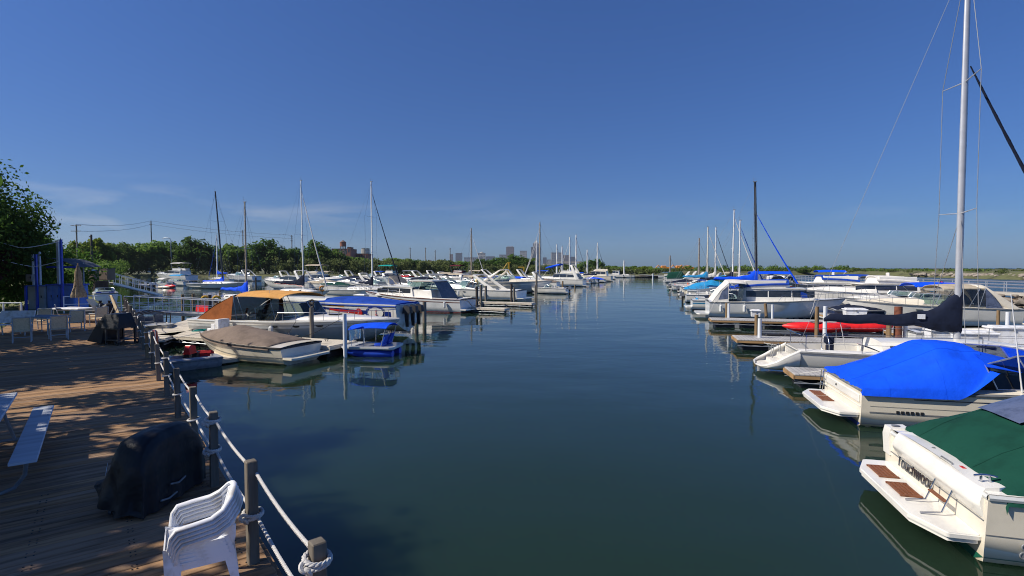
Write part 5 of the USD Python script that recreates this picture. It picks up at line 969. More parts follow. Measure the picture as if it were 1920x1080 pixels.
EX = [
 (642, 90, 7.4, 'white runabout under a beige cover behind the large sloop bow', dict(cover=cv('canvas_beige', .6), ws=None)), (705, 94, 8.6, 'white express cruiser with tall arch between the sloop mast and the teal bimini', dict(arch=(.14, .32, 1.7), wsm='windscreen_dark')),
 (737, 89, 7.0, 'white open cruiser with dark windscreen left of the red bimini', dict(wsm='windscreen_dark', ports=2)), (838, 90, 8.8, 'white cruiser with grey canvas above the wooden cruiser hardtop', dict(bim=(.02, .42, 1.5, 'canvas_grey'), arch=(.14, .3, 1.5))),
 (872, 97, 8.2, 'white express cruiser with beige canopy above the wooden cruiser stern', dict(bim=(.02, .4, 1.5, 'canvas_beige'), ports=2)), (912, 90, 7.6, 'white bowrider with royal blue seats behind the two people', dict(seats='canvas_royal')),
 (952, 86, 8.0, 'white runabout with slim arch behind the sport cruiser arch', dict(arch=(.2, .36, 1.4))), (1026, 93, 8.4, 'white express cruiser with open arch over the grey hulled cruiser', dict(arch=(.1, .28, 1.9), ports=2)),
 (1047, 101, 7.2, 'cream runabout under a brown cover left of the flybridge cruiser', dict(cover=cv('canvas_taupe', .6), ws=None)), (1078, 119, 7.0, 'white boat with dark windscreen behind the flybridge cruiser', dict(wsm='windscreen_dark')),
 (1090, 141, 8.0, 'white express boat with thin arch behind the red striped runabout', dict(arch=(.14, .3, 1.8))), (1132, 157, 7.4, 'white boat seen over the trawler roof', dict(arch=(.2, .36, 2.0))), (1110, 151, 7.4, 'white boat with maroon cover left of the trawler', dict(cover=cv('canvas_maroon', 1.0), ws=None)),
 (1153, 172, 7.0, 'white runabout beyond the trawler near the fairway end', {}), (822, 133, 8.6, 'white express cruiser close under the hedge, left of the maroon top', dict(arch=(.14, .32, 2.0), ports=2)), (782, 141, 8.4, 'white cruiser close under the hedge with grey bimini', dict(bim=(.05, .45, 1.9, 'canvas_grey'))),
 (906, 142, 8.4, 'white cruiser with beige bimini under the grove of dark trees', dict(bim=(.05, .45, 1.9, 'canvas_beige'))), (968, 147, 8.6, 'white cruiser with arch under the tall grove tree', dict(arch=(.14, .32, 2.2))), (1032, 141, 8.2, 'white cruiser with royal blue bimini behind the tall masts', dict(bim=(.05, .45, 1.9, 'canvas_royal'))),
 (668, 137, 8.4, 'white cruiser by the hedge behind the navy covered pair', dict(arch=(.14, .32, 1.9))), (622, 132, 8.6, 'white cruiser with beige canopy by the hedge right of the navy red sail cover', dict(bim=(.02, .45, 1.7, 'canvas_beige'))), (547, 122, 8.0, 'white express cruiser by the hedge above the hardtop cruiser', dict(arch=(.14, .32, 1.9))),
 (660, 80, 6.0, 'small white runabout with green cover beside the large sloop stern', dict(cover=cv('canvas_green', .5), ws=None)), (812, 74, 6.6, 'small white runabout with navy bimini beyond the wooden cruiser', dict(bim=(.05, .45, 1.2, 'canvas_navy')))]
for px, Y, L, l, kw in EX: C(l, at(px, Y), HL + .06 * math.sin(px), L, L * .35, 1.1, 1.4, **{**dict(ports=0, fenders=((.3, 1),) if px % 2 else ()), **kw})
# ------------------------------------------------------------------ right side
ft_, fh_ = C('white flybridge cabin cruiser with royal blue covers on the right', G(1331, 597)[:2] + np.array([.243, .97]) * 1.8, HR, 9.6, 3.4, 1.22, 1.55, hm='gelcoat_pale', dm='gelcoat', ck=(.03, .26), tr=None, ws=None, house=(.24, .80, .36, .95, 3, 1.1), fly='canvas_royal', ports=0, plat=.9, nrail=8, camper=(.02, .14, .27, 1.5, 'canvas_white', 'canvas_white'), fenders=((.08, -1), (.25, -1)))
obj(ft_, 'mooring_line', tube([(.4, -1.6, 1.4), (.1, -2.1, .8), (-.1, -2.5, .52)], .014, 6), 'rope'); obj(ft_, 'mooring_line', tube([(7.2, -1.4, 1.5), (6.9, -2.0, .9), (6.6, -2.5, .52)], .014, 6), 'rope')
z = fh_.zs(.24) + .02
obj(ft_, 'windshield_cover', merge([grid([[(9.6 * .66 + a * .85, s * (3.4 * .36 * (1 - .14 * (.42 + a * .4) / .56 * .8) - .10 * b + .02), z + .95 * b) for b in ((.36, .87 - .45 * a))] for a in np.linspace(0, 1, 4)]) for s in (-1, 1)]), 'canvas_royal', False)
masted('sailboat with tall black mast behind the blue covered flybridge cruiser', 1419, 340, 52, HR, 10.2, mast=.56, mm='mast_black', boom='canvas_blue', jib='canvas_blue', lean=.03, r=.10, blen=.38, bz=1.7, frac=.72)
masted('sailboat with grey mast and blue sail at its foot', 1386, 412, 62, HR, 8.0, boom='canvas_blue', jib='canvas_royal', bz=.5, blen=.16)
masted('sailboat with tall grey mast, middle of the right slips', 1373, 393, 68, HR, 9.2, boom='canvas_navy', jib='canvas_white', mm='mast_white', lean=-.01)
masted('sailboat with cream mast on the right', 1326, 425, 86, HR, 8.8, boom='canvas_sky', jib='canvas_white', mm='gelcoat_cream')
masted('sailboat with white triangular sail gathered at the mast foot', 1341, 426, 98, HR, 8.4, boom='canvas_white', jib='canvas_navy', blen=.3, bz=1.4)
masted('sailboat with brown grey mast far along the right slips', 1310, 446, 122, HR, 9.0, boom=None, jib=None, mm='mast_bronze')
masted('distant sailboat with thin dark mast at the end of the right slips', 1256, 479, 195, HR, 7.0, boom=None, jib=None, mm='mast_bronze')
R('white runabout with pale blue trim and swim platform, right slips', at(1297, 48.5), HR, 6.6, 2.5, .9, 1.15, stripe='canvas_sky', seats='canvas_sky', plat=.6)
R('runabout under a navy cover beside the flybridge cruiser', at(1318, 53), HR, 6.0, 2.4, .85, 1.1, cover=cv('canvas_navy', .6), ws=None)
R('white open fishing boat with tilted outboard, right slips', at(1286, 59), HR, 6.2, 2.4, .85, 1.1, drive=1, plat=0)
R('cream runabout with sky blue canopy and platform', at(1280, 71), HR, 7.4, 2.6, 1.0, 1.2, hm='gelcoat_cream', cover=cv('canvas_sky', 1.1), ws=None, plat=.6)
R('boat under a bright blue flat cover, right slips', at(1322, 76), HR, 5.6, 2.3, 1.0, 1.2, cover=cv('canvas_blue', .5), ws=None)
R('long dark brown hulled boat with green cover', at(1312, 84), HR, 7.6, 2.5, 1.2, 1.4, hm='brown_trim', cover=cv('canvas_green', .8), ws=None)
R('white runabout with orange vests aboard', at(1260, 91), HR, 7.0, 2.6, .9, 1.15, seats='plastic_orange', drive=1)
R('cream runabout with dark windscreen, second row of the right slips', at(1268, 99), HR, 6.8, 2.5, .95, 1.2, hm='gelcoat_cream', wsm='windscreen_dark')
R('white boat with sky blue canopy farther along the right slips', at(1322, 100), HR, 7.0, 2.6, 1.1, 1.3, cover=cv('canvas_sky', 1.3), ws=None)
C('red hulled cruiser with low cabin, right slips', at(1283, 121), HR, 8.8, 2.9, 1.1, 1.4, hm='stripe_red', ports=2)
C('white cabin boat under a dark green cover at the far right slips', at(1249, 136), HR, 7.6, 2.8, 1.1, 1.4, cover=(.02, .6, [(.02, .3), (.06, 1.5), (.5, 1.7), (.6, .4)], 'canvas_green', 6), ws=None, ports=0)
R('white centre console with black outboard behind the grey masts', at(1356, 78), HR, 6.4, 2.5, 1.1, 1.4, drive=1, plat=0, bim=(.3, .65, 1.4, 'canvas_white'))
for k, (px, Y, L, l, kw) in enumerate([(1252, 150, 6.5, 'small white boat beyond the green covered one', {}), (1262, 160, 6.5, 'small white boat with maroon cover far down the right slips', dict(cover=cv('canvas_maroon', .7), ws=None)), (1272, 170, 6.5, 'far white runabout near the orange machinery', {}), (1300, 140, 8, 'far white express boat beside the brown grey mast', dict(arch=(.15, .3, 1.6))), (1258, 118, 6, 'small cream open boat among the far right slips', dict(hm='gelcoat_cream')), (1330, 125, 8, 'far white cruiser behind the cream mast', dict(arch=(.15, .3, 1.6)))]):
    R(l, at(px, Y), HR, L, L * .38, 1.0, 1.3, **kw)
EX2 = [
 (1309, 65, 6.4, 'white runabout with grey cover right of the sky blue canopy', dict(cover=cv('canvas_grey', .5), ws=None)), (1348, 67, 7.2, 'white cruiser with dark windscreen in front of the tall grey mast', dict(wsm='windscreen_dark', tr=(.45, .93, .4, .7))), (1276, 80, 6.2, 'white open runabout with raised outboard behind the cream platform boat', dict(drive=1)),
 (1293, 106, 6.8, 'white runabout with royal blue cover beyond the dark brown hull', dict(cover=cv('canvas_royal', .7), ws=None)), (1345, 93, 7.4, 'white cruiser with small arch beside the cream mast', dict(arch=(.14, .3, 1.6))), (1256, 106, 6.2, 'white runabout with navy cover beyond the orange vests', dict(cover=cv('canvas_navy', .5), ws=None)),
 (1246, 146, 6.4, 'small white runabout left of the green covered cabin boat', {}), (1352, 112, 8.0, 'white cruiser with beige bimini far behind the grey masts', dict(bim=(.05, .45, 1.8, 'canvas_beige'))), (1275, 142, 7.6, 'white cruiser with arch beyond the red hulled cruiser', dict(arch=(.14, .3, 1.8))), (1245, 172, 6.6, 'white runabout with green cover at the far end of the right row', dict(cover=cv('canvas_green', .8), ws=None)),
 (1318, 118, 7.4, 'white runabout with red cover behind the sky blue canopies', dict(cover=cv('canvas_red', .7), ws=None)), (1365, 60, 6.6, 'small white cuddy boat between the flybridge cruiser and the tall grey masts', dict(tr=(.45, .93, .4, .7))), (1290, 160, 7.4, 'white cabin boat before the dyke shrubs', dict(arch=(.14, .3, 1.8)))]
for px, Y, L, l, kw in EX2: R(l, at(px, Y), HR + .05 * math.sin(px), L, L * .36, .95, 1.25, **kw)
for px, Y, L, l, kw in [(1640, 62, 8.0, 'white cruiser with royal blue bimini close to the breakwater stones', dict(bim=(.1, .5, 1.7, 'canvas_royal'))), (1698, 57, 8.0, 'white cruiser with grey canopy before the breakwater', dict(bim=(.1, .5, 1.6, 'canvas_grey'))), (1560, 56, 7.4, 'white runabout with maroon cover before the breakwater', dict(cover=cv('canvas_maroon', .6), ws=None)), (1480, 70, 7.6, 'white cruiser with arch left of the black canopy cruiser', dict(arch=(.12, .3, 1.6)))]:
    C(l, at(px, Y), HR + PI, L, L * .35, 1.15, 1.45, **{**dict(ports=0), **kw})
C('white cruiser with long bright blue bimini behind the black mast', at(1397, 62), HR, 9.0, 3.2, 1.25, 1.6, arch=(.12, .3, 1.7), bim=(.05, .52, 1.95, 'canvas_blue'), ports=2)
C('white express cruiser with black canopy and white arch', at(1512, 64), HR + PI, 8.8, 3.2, 1.2, 1.5, arch=(.12, .32, 1.6), camper=(.1, .2, .5, 1.4, 'cover_black', 'cover_black'), ports=2)
C('white flybridge cruiser with green tinted windows and blue cover', at(1652, 47), HR + PI, 9.8, 3.6, 1.3, 1.7, house=(.20, .74, .38, 1.1, 4, 1.3), fly='canvas_royal', ws=None, ports=0, tr=(.6, .95, .3, .7))
C('white boat with flat blue bimini close to the breakwater', at(1592, 74), HR + PI, 7.0, 2.8, 1.1, 1.4, bim=(.1, .6, 2.2, 'canvas_blue'), ports=0)
C('long white motor yacht under white covers near the breakwater', at(1745, 44), HR + PI, 10.5, 3.8, 1.6, 2.0, house=(.12, .6, .38, .8, 3, 1.0, ), fly='canvas_white', roof='canvas_white', ws=None, ports=0, plat=.8)
et, eh = C('cream express cruiser with swept arch, bow left, stern at the right edge', at(1893, 34.6), HR + PI, 9.4, 3.3, 1.2, 1.6, dm='gelcoat_cream', arch=(.06, .24, 1.45, 'gelcoat_cream'), camper=(.12, .22, .46, 1.35, 'canvas_beige', 'clear_vinyl'), ports=2, plat=.9, nrail=7)
C('white cuddy cruiser with blue canvas behind the cream express', at(1812, 40), HR + PI, 8.6, 3.1, 1.15, 1.5, bim=(.1, .45, 1.35, 'canvas_blue'), ports=2)
R('white runabout moored behind the kayaks with tilted motor', at(1590, 44), HR, 5.6, 2.2, .9, 1.1, drive=1, plat=0)
R('open boat under a loose navy cover behind the red kayaks', at(1556, 37.5), HR, 6.2, 2.4, .9, 1.15, cover=cv('canvas_navy', .55), ws=None, hm='gelcoat_navy')
R('grey rowing skiff on the walkway side below the navy boom cover', at(1706, 24.4), HR, 3.6, 1.5, .9, 1.1, hm='gelcoat_pale', ws=None, plat=0, seats=False, ck=(.08, .9))
R('white speedboat lying beyond the blue cruiser bow at the right edge', at(1838, 17.2), HR, 5.6, 2.2, .75, .95, ws=(.42, .6, .35), plat=.3)
for k, (px, py, z, w, d, hh, l) in enumerate([(1785, 651, .52, 1.35, .62, .62, 'white dock box behind the silver mast, left of two'), (1838, 660, .52, 1.3, .62, .66, 'white dock box right of the silver mast with overhanging lid'), (1905, 645, .52, 1.6, .62, .62, 'white dock box at the right edge of the picture'), (1608, 600, .5, 1.2, .6, .6, 'white dock box by the teal hose'), (1419, 594, .5, .55, .4, .35, 'small white box on the dock before the flybridge cruiser'), (676, 570, .5, 1.1, .7, .75, 'white dock box left of the wooden cruiser bow')]):
    q = G(px, py, z); t = thing('dock_box', l, 'dock box', (q[0], q[1] + d / 2, z), HR if px > 900 else HL)
    obj(t, 'body', hull([(x * w * a, y * d * a, zz) for zz, a in ((0, .92), (hh, 1)) for x in (-.5, .5) for y in (-.5, .5)]), 'plastic_white', False)
    obj(t, 'lid', merge(rbox((0, 0, hh + .05), (w + .12, d + .12, .09), .03), rbox((0, 0, hh + .11), (w * .9, d * .8, .06), .025)), 'plastic_white', 30); obj(t, 'latch', rbox((0, -d / 2 - .03, hh - .03), (.10, .03, .1), .008), 'trim_grey', False)
q = G(1645, 590, .5); t = thing('hose_reel', 'teal coiled hose beside the white dock box', 'hose', (q[0], q[1], .5), 0); obj(t, 'coil', merge([torus((0, 0, .06 + .05 * k), .28 - .01 * k, .025, 18, 6) for k in range(5)]), 'canvas_teal')
for px, l in ((385, 'left yellow life ring box on its post behind the gangway'), (406, 'yellow horseshoe life ring on its post behind the gangway')):
    q = D(px, 562, 45); t = thing('rescue_ring', l, 'life ring', (q[0], q[1], q[2]), .2)
    obj(t, 'ring', move(tube([(.28 * math.cos(a), 0, .28 * math.sin(a)) for a in np.linspace(-1.0, PI + 1.0, 16)], .10, 8), (0, 0, 0)), 'plastic_yellow'); obj(t, 'post', cyl((0, .08, -q[2] + .3), (0, .08, .1), .05, 8), 'piling_grey')
q = D(604, 541, 60); t = thing('rescue_ring', 'orange horseshoe ring on a rail left of the large sloop', 'life ring', tuple(q), .2); obj(t, 'ring', tube([(.25 * math.cos(a), 0, .25 * math.sin(a)) for a in np.linspace(.6, 2 * PI - .6, 16)], .09, 8), 'stripe_orange'); obj(t, 'post', cyl((0, .08, -q[2]), (0, .08, .2), .04, 8), 'piling_grey')
q = G(400, 624, .5); t = thing('dock_steps', 'white three tread boarding steps on the pale left dock', 'steps', (q[0] + .3, q[1], .5), HL + PI)
for k in range(3): obj(t, 'tread', rbox((-.32 + .27 * k, 0, .12 * (k + 1)), (.268, .66, .24 * (k + 1)), .015), 'plastic_white', False)
q = G(372, 621, .5); t = thing('garden_hose', 'green hose coiled on the pale left dock beside the steps', 'hose', (q[0], q[1], .505), 0); obj(t, 'coil', merge([torus((.05 * k, .03 * k, .02 + .025 * k), .30 - .03 * k, .013, 20, 5) for k in range(3)]), 'canvas_teal')

def person(label, p, rz, shirt):
    """seated figure, one continuous body"""
    J = dict(pel=(0, 0, .10, .15), wai=(.0, 0, .30, .135), che=(-.02, 0, .50, .165), nec=(-.01, 0, .66, .06), head=(.02, 0, .80, .105))
    segs = [((0, 0, .10, .15), (0, 0, .30, .135)), ((0, 0, .30, .135), (-.02, 0, .50, .16)), ((-.02, 0, .50, .12), (-.01, 0, .66, .06))]
    body = []
    S = lambda p: sphere(p[:3], p[3], 1)[0]
    for s in (-1, 1):
        segs += [((0, s * .09, .08, .10), (.42, s * .10, .10, .07)), ((.42, s * .10, .10, .07), (.46, s * .10, -.32, .045)), ((.46, s * .1, -.34, .045), (.60, s * .1, -.37, .035)), ((-.02, s * .17, .54, .065), (.06, s * .22, .28, .045)), ((.06, s * .22, .28, .045), (.28, s * .15, .20, .035)), ((.28, s * .15, .20, .035), (.36, s * .13, .19, .028))]
    import manifold3d as mf
    t = thing('person', label, 'person', p, rz)
    u = mf.Manifold.batch_boolean([mf.Manifold.hull_points(np.vstack([S(a), S(b)])) for a, b in segs] + [mf.Manifold.hull_points(S((.01, 0, .80, .10)))], mf.OpType.Add)
    obj(t, 'body', u, 'skin', 60); obj(t, 'shirt', merge(hull(np.vstack([S((0, 0, .16, .165)), S((-.02, 0, .50, .185)), S((-.02, .16, .54, .085)), S((-.02, -.16, .54, .085))]))), shirt, 60)
    obj(t, 'shorts', merge(hull(np.vstack([S((0, .09, .08, .115)), S((.3, .10, .09, .09))])), hull(np.vstack([S((0, -.09, .08, .115)), S((.3, -.10, .09, .09))]))), 'shorts', 60); obj(t, 'hair', hull(np.vstack([S((-.015, 0, .835, .105)), S((-.03, 0, .80, .09))])), 'hair', 60)
for px, Y, l, s in ((886, 64.2, 'seated person in a white shirt on the white sport cruiser', 'shirt_white'), (894, 64.0, 'seated person in a yellow shirt on the white sport cruiser', 'shirt_yellow')):
    q = at(px, Y); person(l, (q[0], q[1], 1.78), HL + .4, s)
# ------------------------------------------------------------------ things on the boardwalk
def gd(px, py): return G(px, py, DECK_Z)
# stack of white moulded chairs
def chair_parts():
    """moulded armchair: faces +x, seat at .43"""
    T = lambda *a, **k: tube(*a, **k)
    legs = []
    for s in (-1, 1):
        legs.append(hull([(.20, s * .225, .42), (.27, s * .25, .42), (.20, s * .27, .42), (.285, s * .27, .42), (.285, s * .295, .0), (.245, s * .295, .0), (.285, s * .27, .0), (.245, s * .265, .0), (.30, s * .27, .45)]))
        legs.append(hull([(-.16, s * .19, .43), (-.25, s * .19, .43), (-.16, s * .24, .43), (-.25, s * .24, .45), (-.30, s * .26, .0), (-.26, s * .26, .0), (-.30, s * .225, .0), (-.26, s * .225, .0)]))
    n, m = 9, 9
    seat = sheet(np.array([[(x, y * (.235 + .03 * (x + .22) / .46), .435 - .022 * (1 - y * y) - .02 * (.24 - x) / .46 - .05 * max(0, (x - .22) / .06) ** 2 * .5) for y in np.linspace(-1, 1, m)] for x in np.linspace(-.22, .28, n)]), .012)
    apron = merge([box((.02, s * .245, .395), (.46, .012, .075)) for s in (-1, 1)] + [hull([(.285 + .012 * a, y, z) for a in (0, 1) for y in (-.26, .26) for z in (.35, .425)])])
    # back: U-shaped rim running down into the arms
    rim = [(.25, .275, .44), (.235, .29, .56), (.19, .30, .625), (.05, .305, .645), (-.10, .295, .665), (-.20, .265, .715), (-.275, .20, .80), (-.305, .10, .845)]
    rim = rim + [(-.315, 0, .86)] + [(x, -y, z) for x, y, z in rim[::-1]]
    R = np.array(rim); arms = tube(R, np.r_[.020, .022, .026, np.full(len(R) - 6, .026), .026, .022, .020], 8, True, (1.15, .75))
    skirt = grid(np.stack([R[2:-2], R[2:-2] * [1, .985, 1] + [0.004, 0, -.05]]))
    slats = []
    for y in np.linspace(-.15, .15, 5):
        top = (-.30 + abs(y) * .12, y, .835 - abs(y) * .35); slats.append(tube([(-.205, y * .9, .43), (-.235, y * .95, .62), top], .018, 6, True, (1.0, .35)))
    post = [tube([(-.205, s * .2, .43), (-.235, s * .235, .58), (-.24, s * .245, .70)], .026, 6, True, (.6, 1)) for s in (-1, 1)]
    return legs, merge(seat, apron), merge([arms, skirt]), merge(slats + post)
cp = chair_parts()
c0 = gd(388, 1102); ca = math.atan2(-.50, -.86); prev = None
names = ['lowest white moulded chair of the stack', 'second white moulded chair from the bottom of the stack', 'middle white moulded chair of the stack', 'fourth white moulded chair of the stack', 'topmost white moulded chair of the stack by the rope fence']
for k in range(5):
    ux, uy = math.cos(ca), math.sin(ca); loc = (c0[0] + .012 * k * ux, c0[1] + .012 * k * uy, DECK_Z + .034 * k)
    if k == 0:
        prev = t = thing('plastic_chair', names[k], 'chair', loc, ca, 'stacked white chairs', .88)
        for nm, m_ in zip(('legs', 'seat', 'armrest', 'backrest'), cp): [obj(t, 'leg' if nm == 'legs' else nm, q_, 'plastic_white', 40) for q_ in (m_ if nm == 'legs' else [m_])]
    else: copy(prev, names[k], loc, ca + .004 * k, .88)
for px, py, r_, l in ((463, 622, -1.9, 'white chair on the pale left dock, left of the grey post'), (508, 621, -1.3, 'white chair on the pale left dock, right of the grey post')):
    q = G(px, py, .5); copy(prev, l, (q[0], q[1] + .2, .502), r_, group='white chairs on the left dock')
# covered grill, near: cloth lofted along the grill, flaring out low on its front
g0 = np.array([-4.16, 5.95]); ga = math.atan2(1.0, .05)
t = thing('covered_grill', 'black covered barbecue grill near the white chair stack', 'grill', (g0[0], g0[1], DECK_Z), ga)
def drape():
    # stations along the length; section runs from the back hem over the hood to the front hem (local y = to the front)
    X = [-.06, -.03, .0, .05, .12, .22, .38, .55, .72, .88, .98, 1.05, 1.09, 1.11]
    top = [.10, .40, .58, .72, .82, .875, .895, .90, .89, .86, .78, .66, .44, .08]
    fl = [.30, .34, .40, .50, .62, .74, .82, .74, .64, .57, .52, .48, .45, .42]; SC_ = [.5, .56, .66, .80, .92, 1, 1, 1, 1, 1, 1, 1, 1, 1]; P = []
    for x, z, f, sc in zip(X, top, fl, SC_):
        e = 1 if .12 < x < 1.0 else .8
        sec = [(-.02, .03), (-.015, z * .30), (-.005, z * .62), (.02, z * .86), (.09, z * .97), (.20, z), (.33, z * .985), (.45, z * .92), (.52, z * .78), (.54 + (f - .55) * .35, z * .55), (.54 + (f - .54) * .8, max(z * .34, .22 * (f > .6))), (f + .06, max(.10, .26 * (f > .7)))]
        S = np.array(sec); S[3:10, 0] *= sc; q = np.linspace(0, len(S) - 1, 34); P.append([(x - .05 * max(0, .9 - x) * 0, np.interp(a, range(len(S)), S[:, 0]), min(np.interp(a, range(len(S)), S[:, 1]), max(z, .05))) for a in q])
    P = np.array(P); Q = np.linspace(0, len(X) - 1, 40); R = np.zeros((40, 34, 3))
    for a in range(34):
        for c in range(3): R[:, a, c] = np.interp(Q, range(len(X)), P[:, a, c])
    low = np.clip(1 - R[:, :, 2] / .75, 0, 1)
    R[:, :, 1] += low * (.022 * np.sin(R[:, :, 0] * 17 + 1) + .014 * np.sin(R[:, :, 0] * 31)) ; R[:, :, 0] += low * .025 * np.sin(R[:, :, 1] * 19 + R[:, :, 2] * 3)
    R += .009 * np.stack([smoothnoise(R * 6, 1), smoothnoise(R * 6, 2), smoothnoise(R * 6, 3)], -1); R[:, :, 2] = np.maximum(R[:, :, 2], .015)
    return merge(grid(R), fan(R[0]), fan(R[-1]))
DR = drape(); obj(t, 'cover', DR, 'cover_black', 50)
lg = [Polygon([(0, 0), (.16, 0), (.17, .018), (.01, .022)]), Polygon([(.01, .035), (.06, .055), (.078, .14), (.035, .10), (.0, .11)]), Polygon([(.085, .04), (.165, .045), (.155, .11), (.095, .082), (.085, .14)])]
em = merge([(np.array(x.vertices), np.array(x.faces)) for x in [trimesh.creation.extrude_polygon(p, .004, engine='earcut') for p in lg]])
# on the near end, leaning back with the cloth
lean = .32; v = em[0]; q = DR[0]; q = q[(abs(q[:, 0] - .17) < .05) & (abs(q[:, 2] - .50) < .06) & (q[:, 1] > .25)]; q = q[np.argmax(q[:, 1])]
v = v * .9; v = np.array([q[0], q[1], .44]) + np.outer(v[:, 0] - .075, [-.8, -.6, 0]) + np.outer(v[:, 1], [.10, -.13, .98]) + np.outer(v[:, 2] + .035, [-.6, .8, .1])
obj(t, 'printed_emblem', (v, em[1]), 'logo_white', False)
obj(t, 'strap', tube([(.35, -.05, .26), (.48, -.065, .23), (.62, -.05, .25)], .012, 6), 'trim_grey'); obj(t, 'strap', tube([(.18, -.05, .13), (.30, -.065, .11), (.46, -.05, .12)], .012, 6), 'trim_grey')
for x, y in ((.08, .06), (.98, .06), (.08, .46), (.98, .46)): obj(t, 'caster', cyl((x, y - .02, .04), (x, y + .02, .04), .04, 10), 'trim_black')
# grill 2, farther along
g1 = gd(214, 646); t = thing('covered_grill', 'black covered grill on an open stand farther along the boardwalk', 'grill', (g1[0], g1[1] + .2, DECK_Z), -.3)
obj(t, 'cover', hull([(x, y, z) for x, y, z in [(-.45, -.38, .62), (.52, -.38, .62), (-.45, .35, .62), (.52, .35, .62), (-.3, -.25, 1.12), (.36, -.25, 1.14), (-.3, .25, 1.14), (.36, .25, 1.16), (-.42, -.3, .95), (.48, -.3, .98)]]), 'cover_black', 40)
obj(t, 'hanging_flap', hull([(x, y, z) for x, y, z in [(-.42, -.38, .9), (-.42, .38, .9), (-1.0, -.42, .12), (-1.0, .42, .14), (-.30, -.40, .05), (-.30, .40, .05), (-.2, -.3, .9), (-.2, .3, .9)]]), 'cover_black', 40)
for x, y in ((-.15, -.32), (.45, -.32), (-.15, .32), (.45, .32)): obj(t, 'leg', box((x, y, .31), (.055, .055, .62)), 'trim_black', False)
obj(t, 'shelf', box((.15, 0, .18), (.68, .7, .04)), 'trim_black', False); obj(t, 'cross_bar', box((.15, -.32, .60), (.72, .05, .05)), 'trim_black', False)
for y in (-.38, .38): obj(t, 'wheel', torus((.46, y, .10), .07, .03, 16, 6, (PI / 2, 0, 0)), 'rubber')
# picnic table
b0, b1 = G(82, 762, DECK_Z + .45), G(42, 866, DECK_Z + .45); u2 = (b0 - b1)[:2]; Lb = np.linalg.norm(u2); a = math.atan2(u2[1], u2[0])
pt = thing('picnic_table', 'weathered white picnic table with steel pipe frame at the left edge', 'picnic table', (b1[0], b1[1], DECK_Z), a)
obj(pt, 'bench', rbox((Lb / 2, 0, .435), (Lb, .27, .04), .006), 'white_wood', False); obj(pt, 'bench', rbox((Lb / 2, 1.45, .435), (Lb, .27, .04), .006), 'white_wood', False)
for k in range(3): obj(pt, 'tabletop_board', rbox((Lb / 2 - .12, .45 + .275 * k, .745), (Lb, .268, .042), .006), 'white_wood', False)
for x in (.22, Lb - .35): obj(pt, 'pipe_leg', merge(tube([(x, -.02, .42), (x, .0, .22), (x, .10, .08), (x, .25, .03), (x, .72, .03), (x, 1.2, .03), (x, 1.35, .08), (x, 1.45, .22), (x, 1.47, .42)], .024, 8), tube([(x, .35, .04), (x, .45, .4), (x, .5, .72)], .024, 8), tube([(x, 1.1, .04), (x, 1.0, .4), (x, .95, .72)], .024, 8)), 'trim_grey')
# patio furniture
def patio_chair(label, loc, rz, first=None):
    if first is not None: return copy(first, label, loc, rz)
    t = thing('patio_chair', label, 'chair', loc, rz, 'metal patio chairs')
    for s in (-1, 1):
        obj(t, 'leg', tube([(.26, s * .27, 0), (.27, s * .27, .64)], .022, 6), 'chair_frame'); obj(t, 'leg', tube([(-.30, s * .26, 0), (-.22, s * .26, .42), (-.34, s * .25, .95)], .022, 6), 'chair_frame'); obj(t, 'armrest', rbox((0, s * .28, .65), (.56, .05, .03), .01), 'chair_frame', False)
    obj(t, 'seat', sheet(np.array([[(x, y, .42 - .03 * math.sin((x + .24) / .5 * PI)) for y in (-.25, .25)] for x in np.linspace(-.22, .27, 5)]), .01), 'mesh_sling', False)
    obj(t, 'backrest', sheet(np.array([[(-.225 - .115 * k + .01, y, .46 + .47 * k) for y in (-.24, .24)] for k in np.linspace(0, 1, 5)]), .01), 'mesh_sling', False)
    obj(t, 'stretcher', merge(cyl((-.27, -.26, .20), (-.27, .26, .20), .016, 6), cyl((-.34, -.25, .95), (-.34, .25, .95), .02, 6)), 'chair_frame'); return t
vd = math.atan2(1, -.85)
q = gd(42, 641); pc = patio_chair('grey metal patio chair with mesh back, leftmost before the blue topped table', tuple(q), vd)
for px, py, r, l in [(110, 636, vd + .1, 'grey metal patio chair with mesh back, right one before the blue topped table'), (142, 621, vd + .2, 'metal patio chair behind the right chair of the blue topped table'), (80, 618, vd + PI - .3, 'metal patio chair on the far side of the blue topped table'), (172, 606, vd + PI / 2, 'metal patio chair by the closed umbrella'), (120, 605, vd - PI / 2, 'metal patio chair left of the closed umbrella'), (186, 612, vd + .4, 'metal patio chair between umbrella and lounger')]: patio_chair(l, tuple(gd(px, py)), r, pc)
def patio_table(label, loc, rz, lx, ly, top, h=.72):
    t = thing('patio_table', label, 'table', loc, rz); obj(t, 'tabletop', rbox((0, 0, h), (lx, ly, .035), .012), top, False); obj(t, 'rim', merge([box((0, s * ly / 2, h - .03), (lx, .03, .05)) for s in (-1, 1)] + [box((s * lx / 2, 0, h - .03), (.03, ly, .05)) for s in (-1, 1)]), 'chair_frame', False)
    for x in (-1, 1):
        for y in (-1, 1): obj(t, 'leg', cyl((x * (lx / 2 - .08), y * (ly / 2 - .08), 0), (x * (lx / 2 - .12), y * (ly / 2 - .12), h), .022, 6), 'chair_frame')
q = gd(84, 625); patio_table('dark blue topped patio table between the metal chairs', tuple(q), HR, 1.7, 1.0, 'table_blue', .74)
q = gd(140, 604); patio_table('white topped patio table under the closed umbrella', tuple(q), HR, 1.9, 1.05, 'plastic_white', .74)
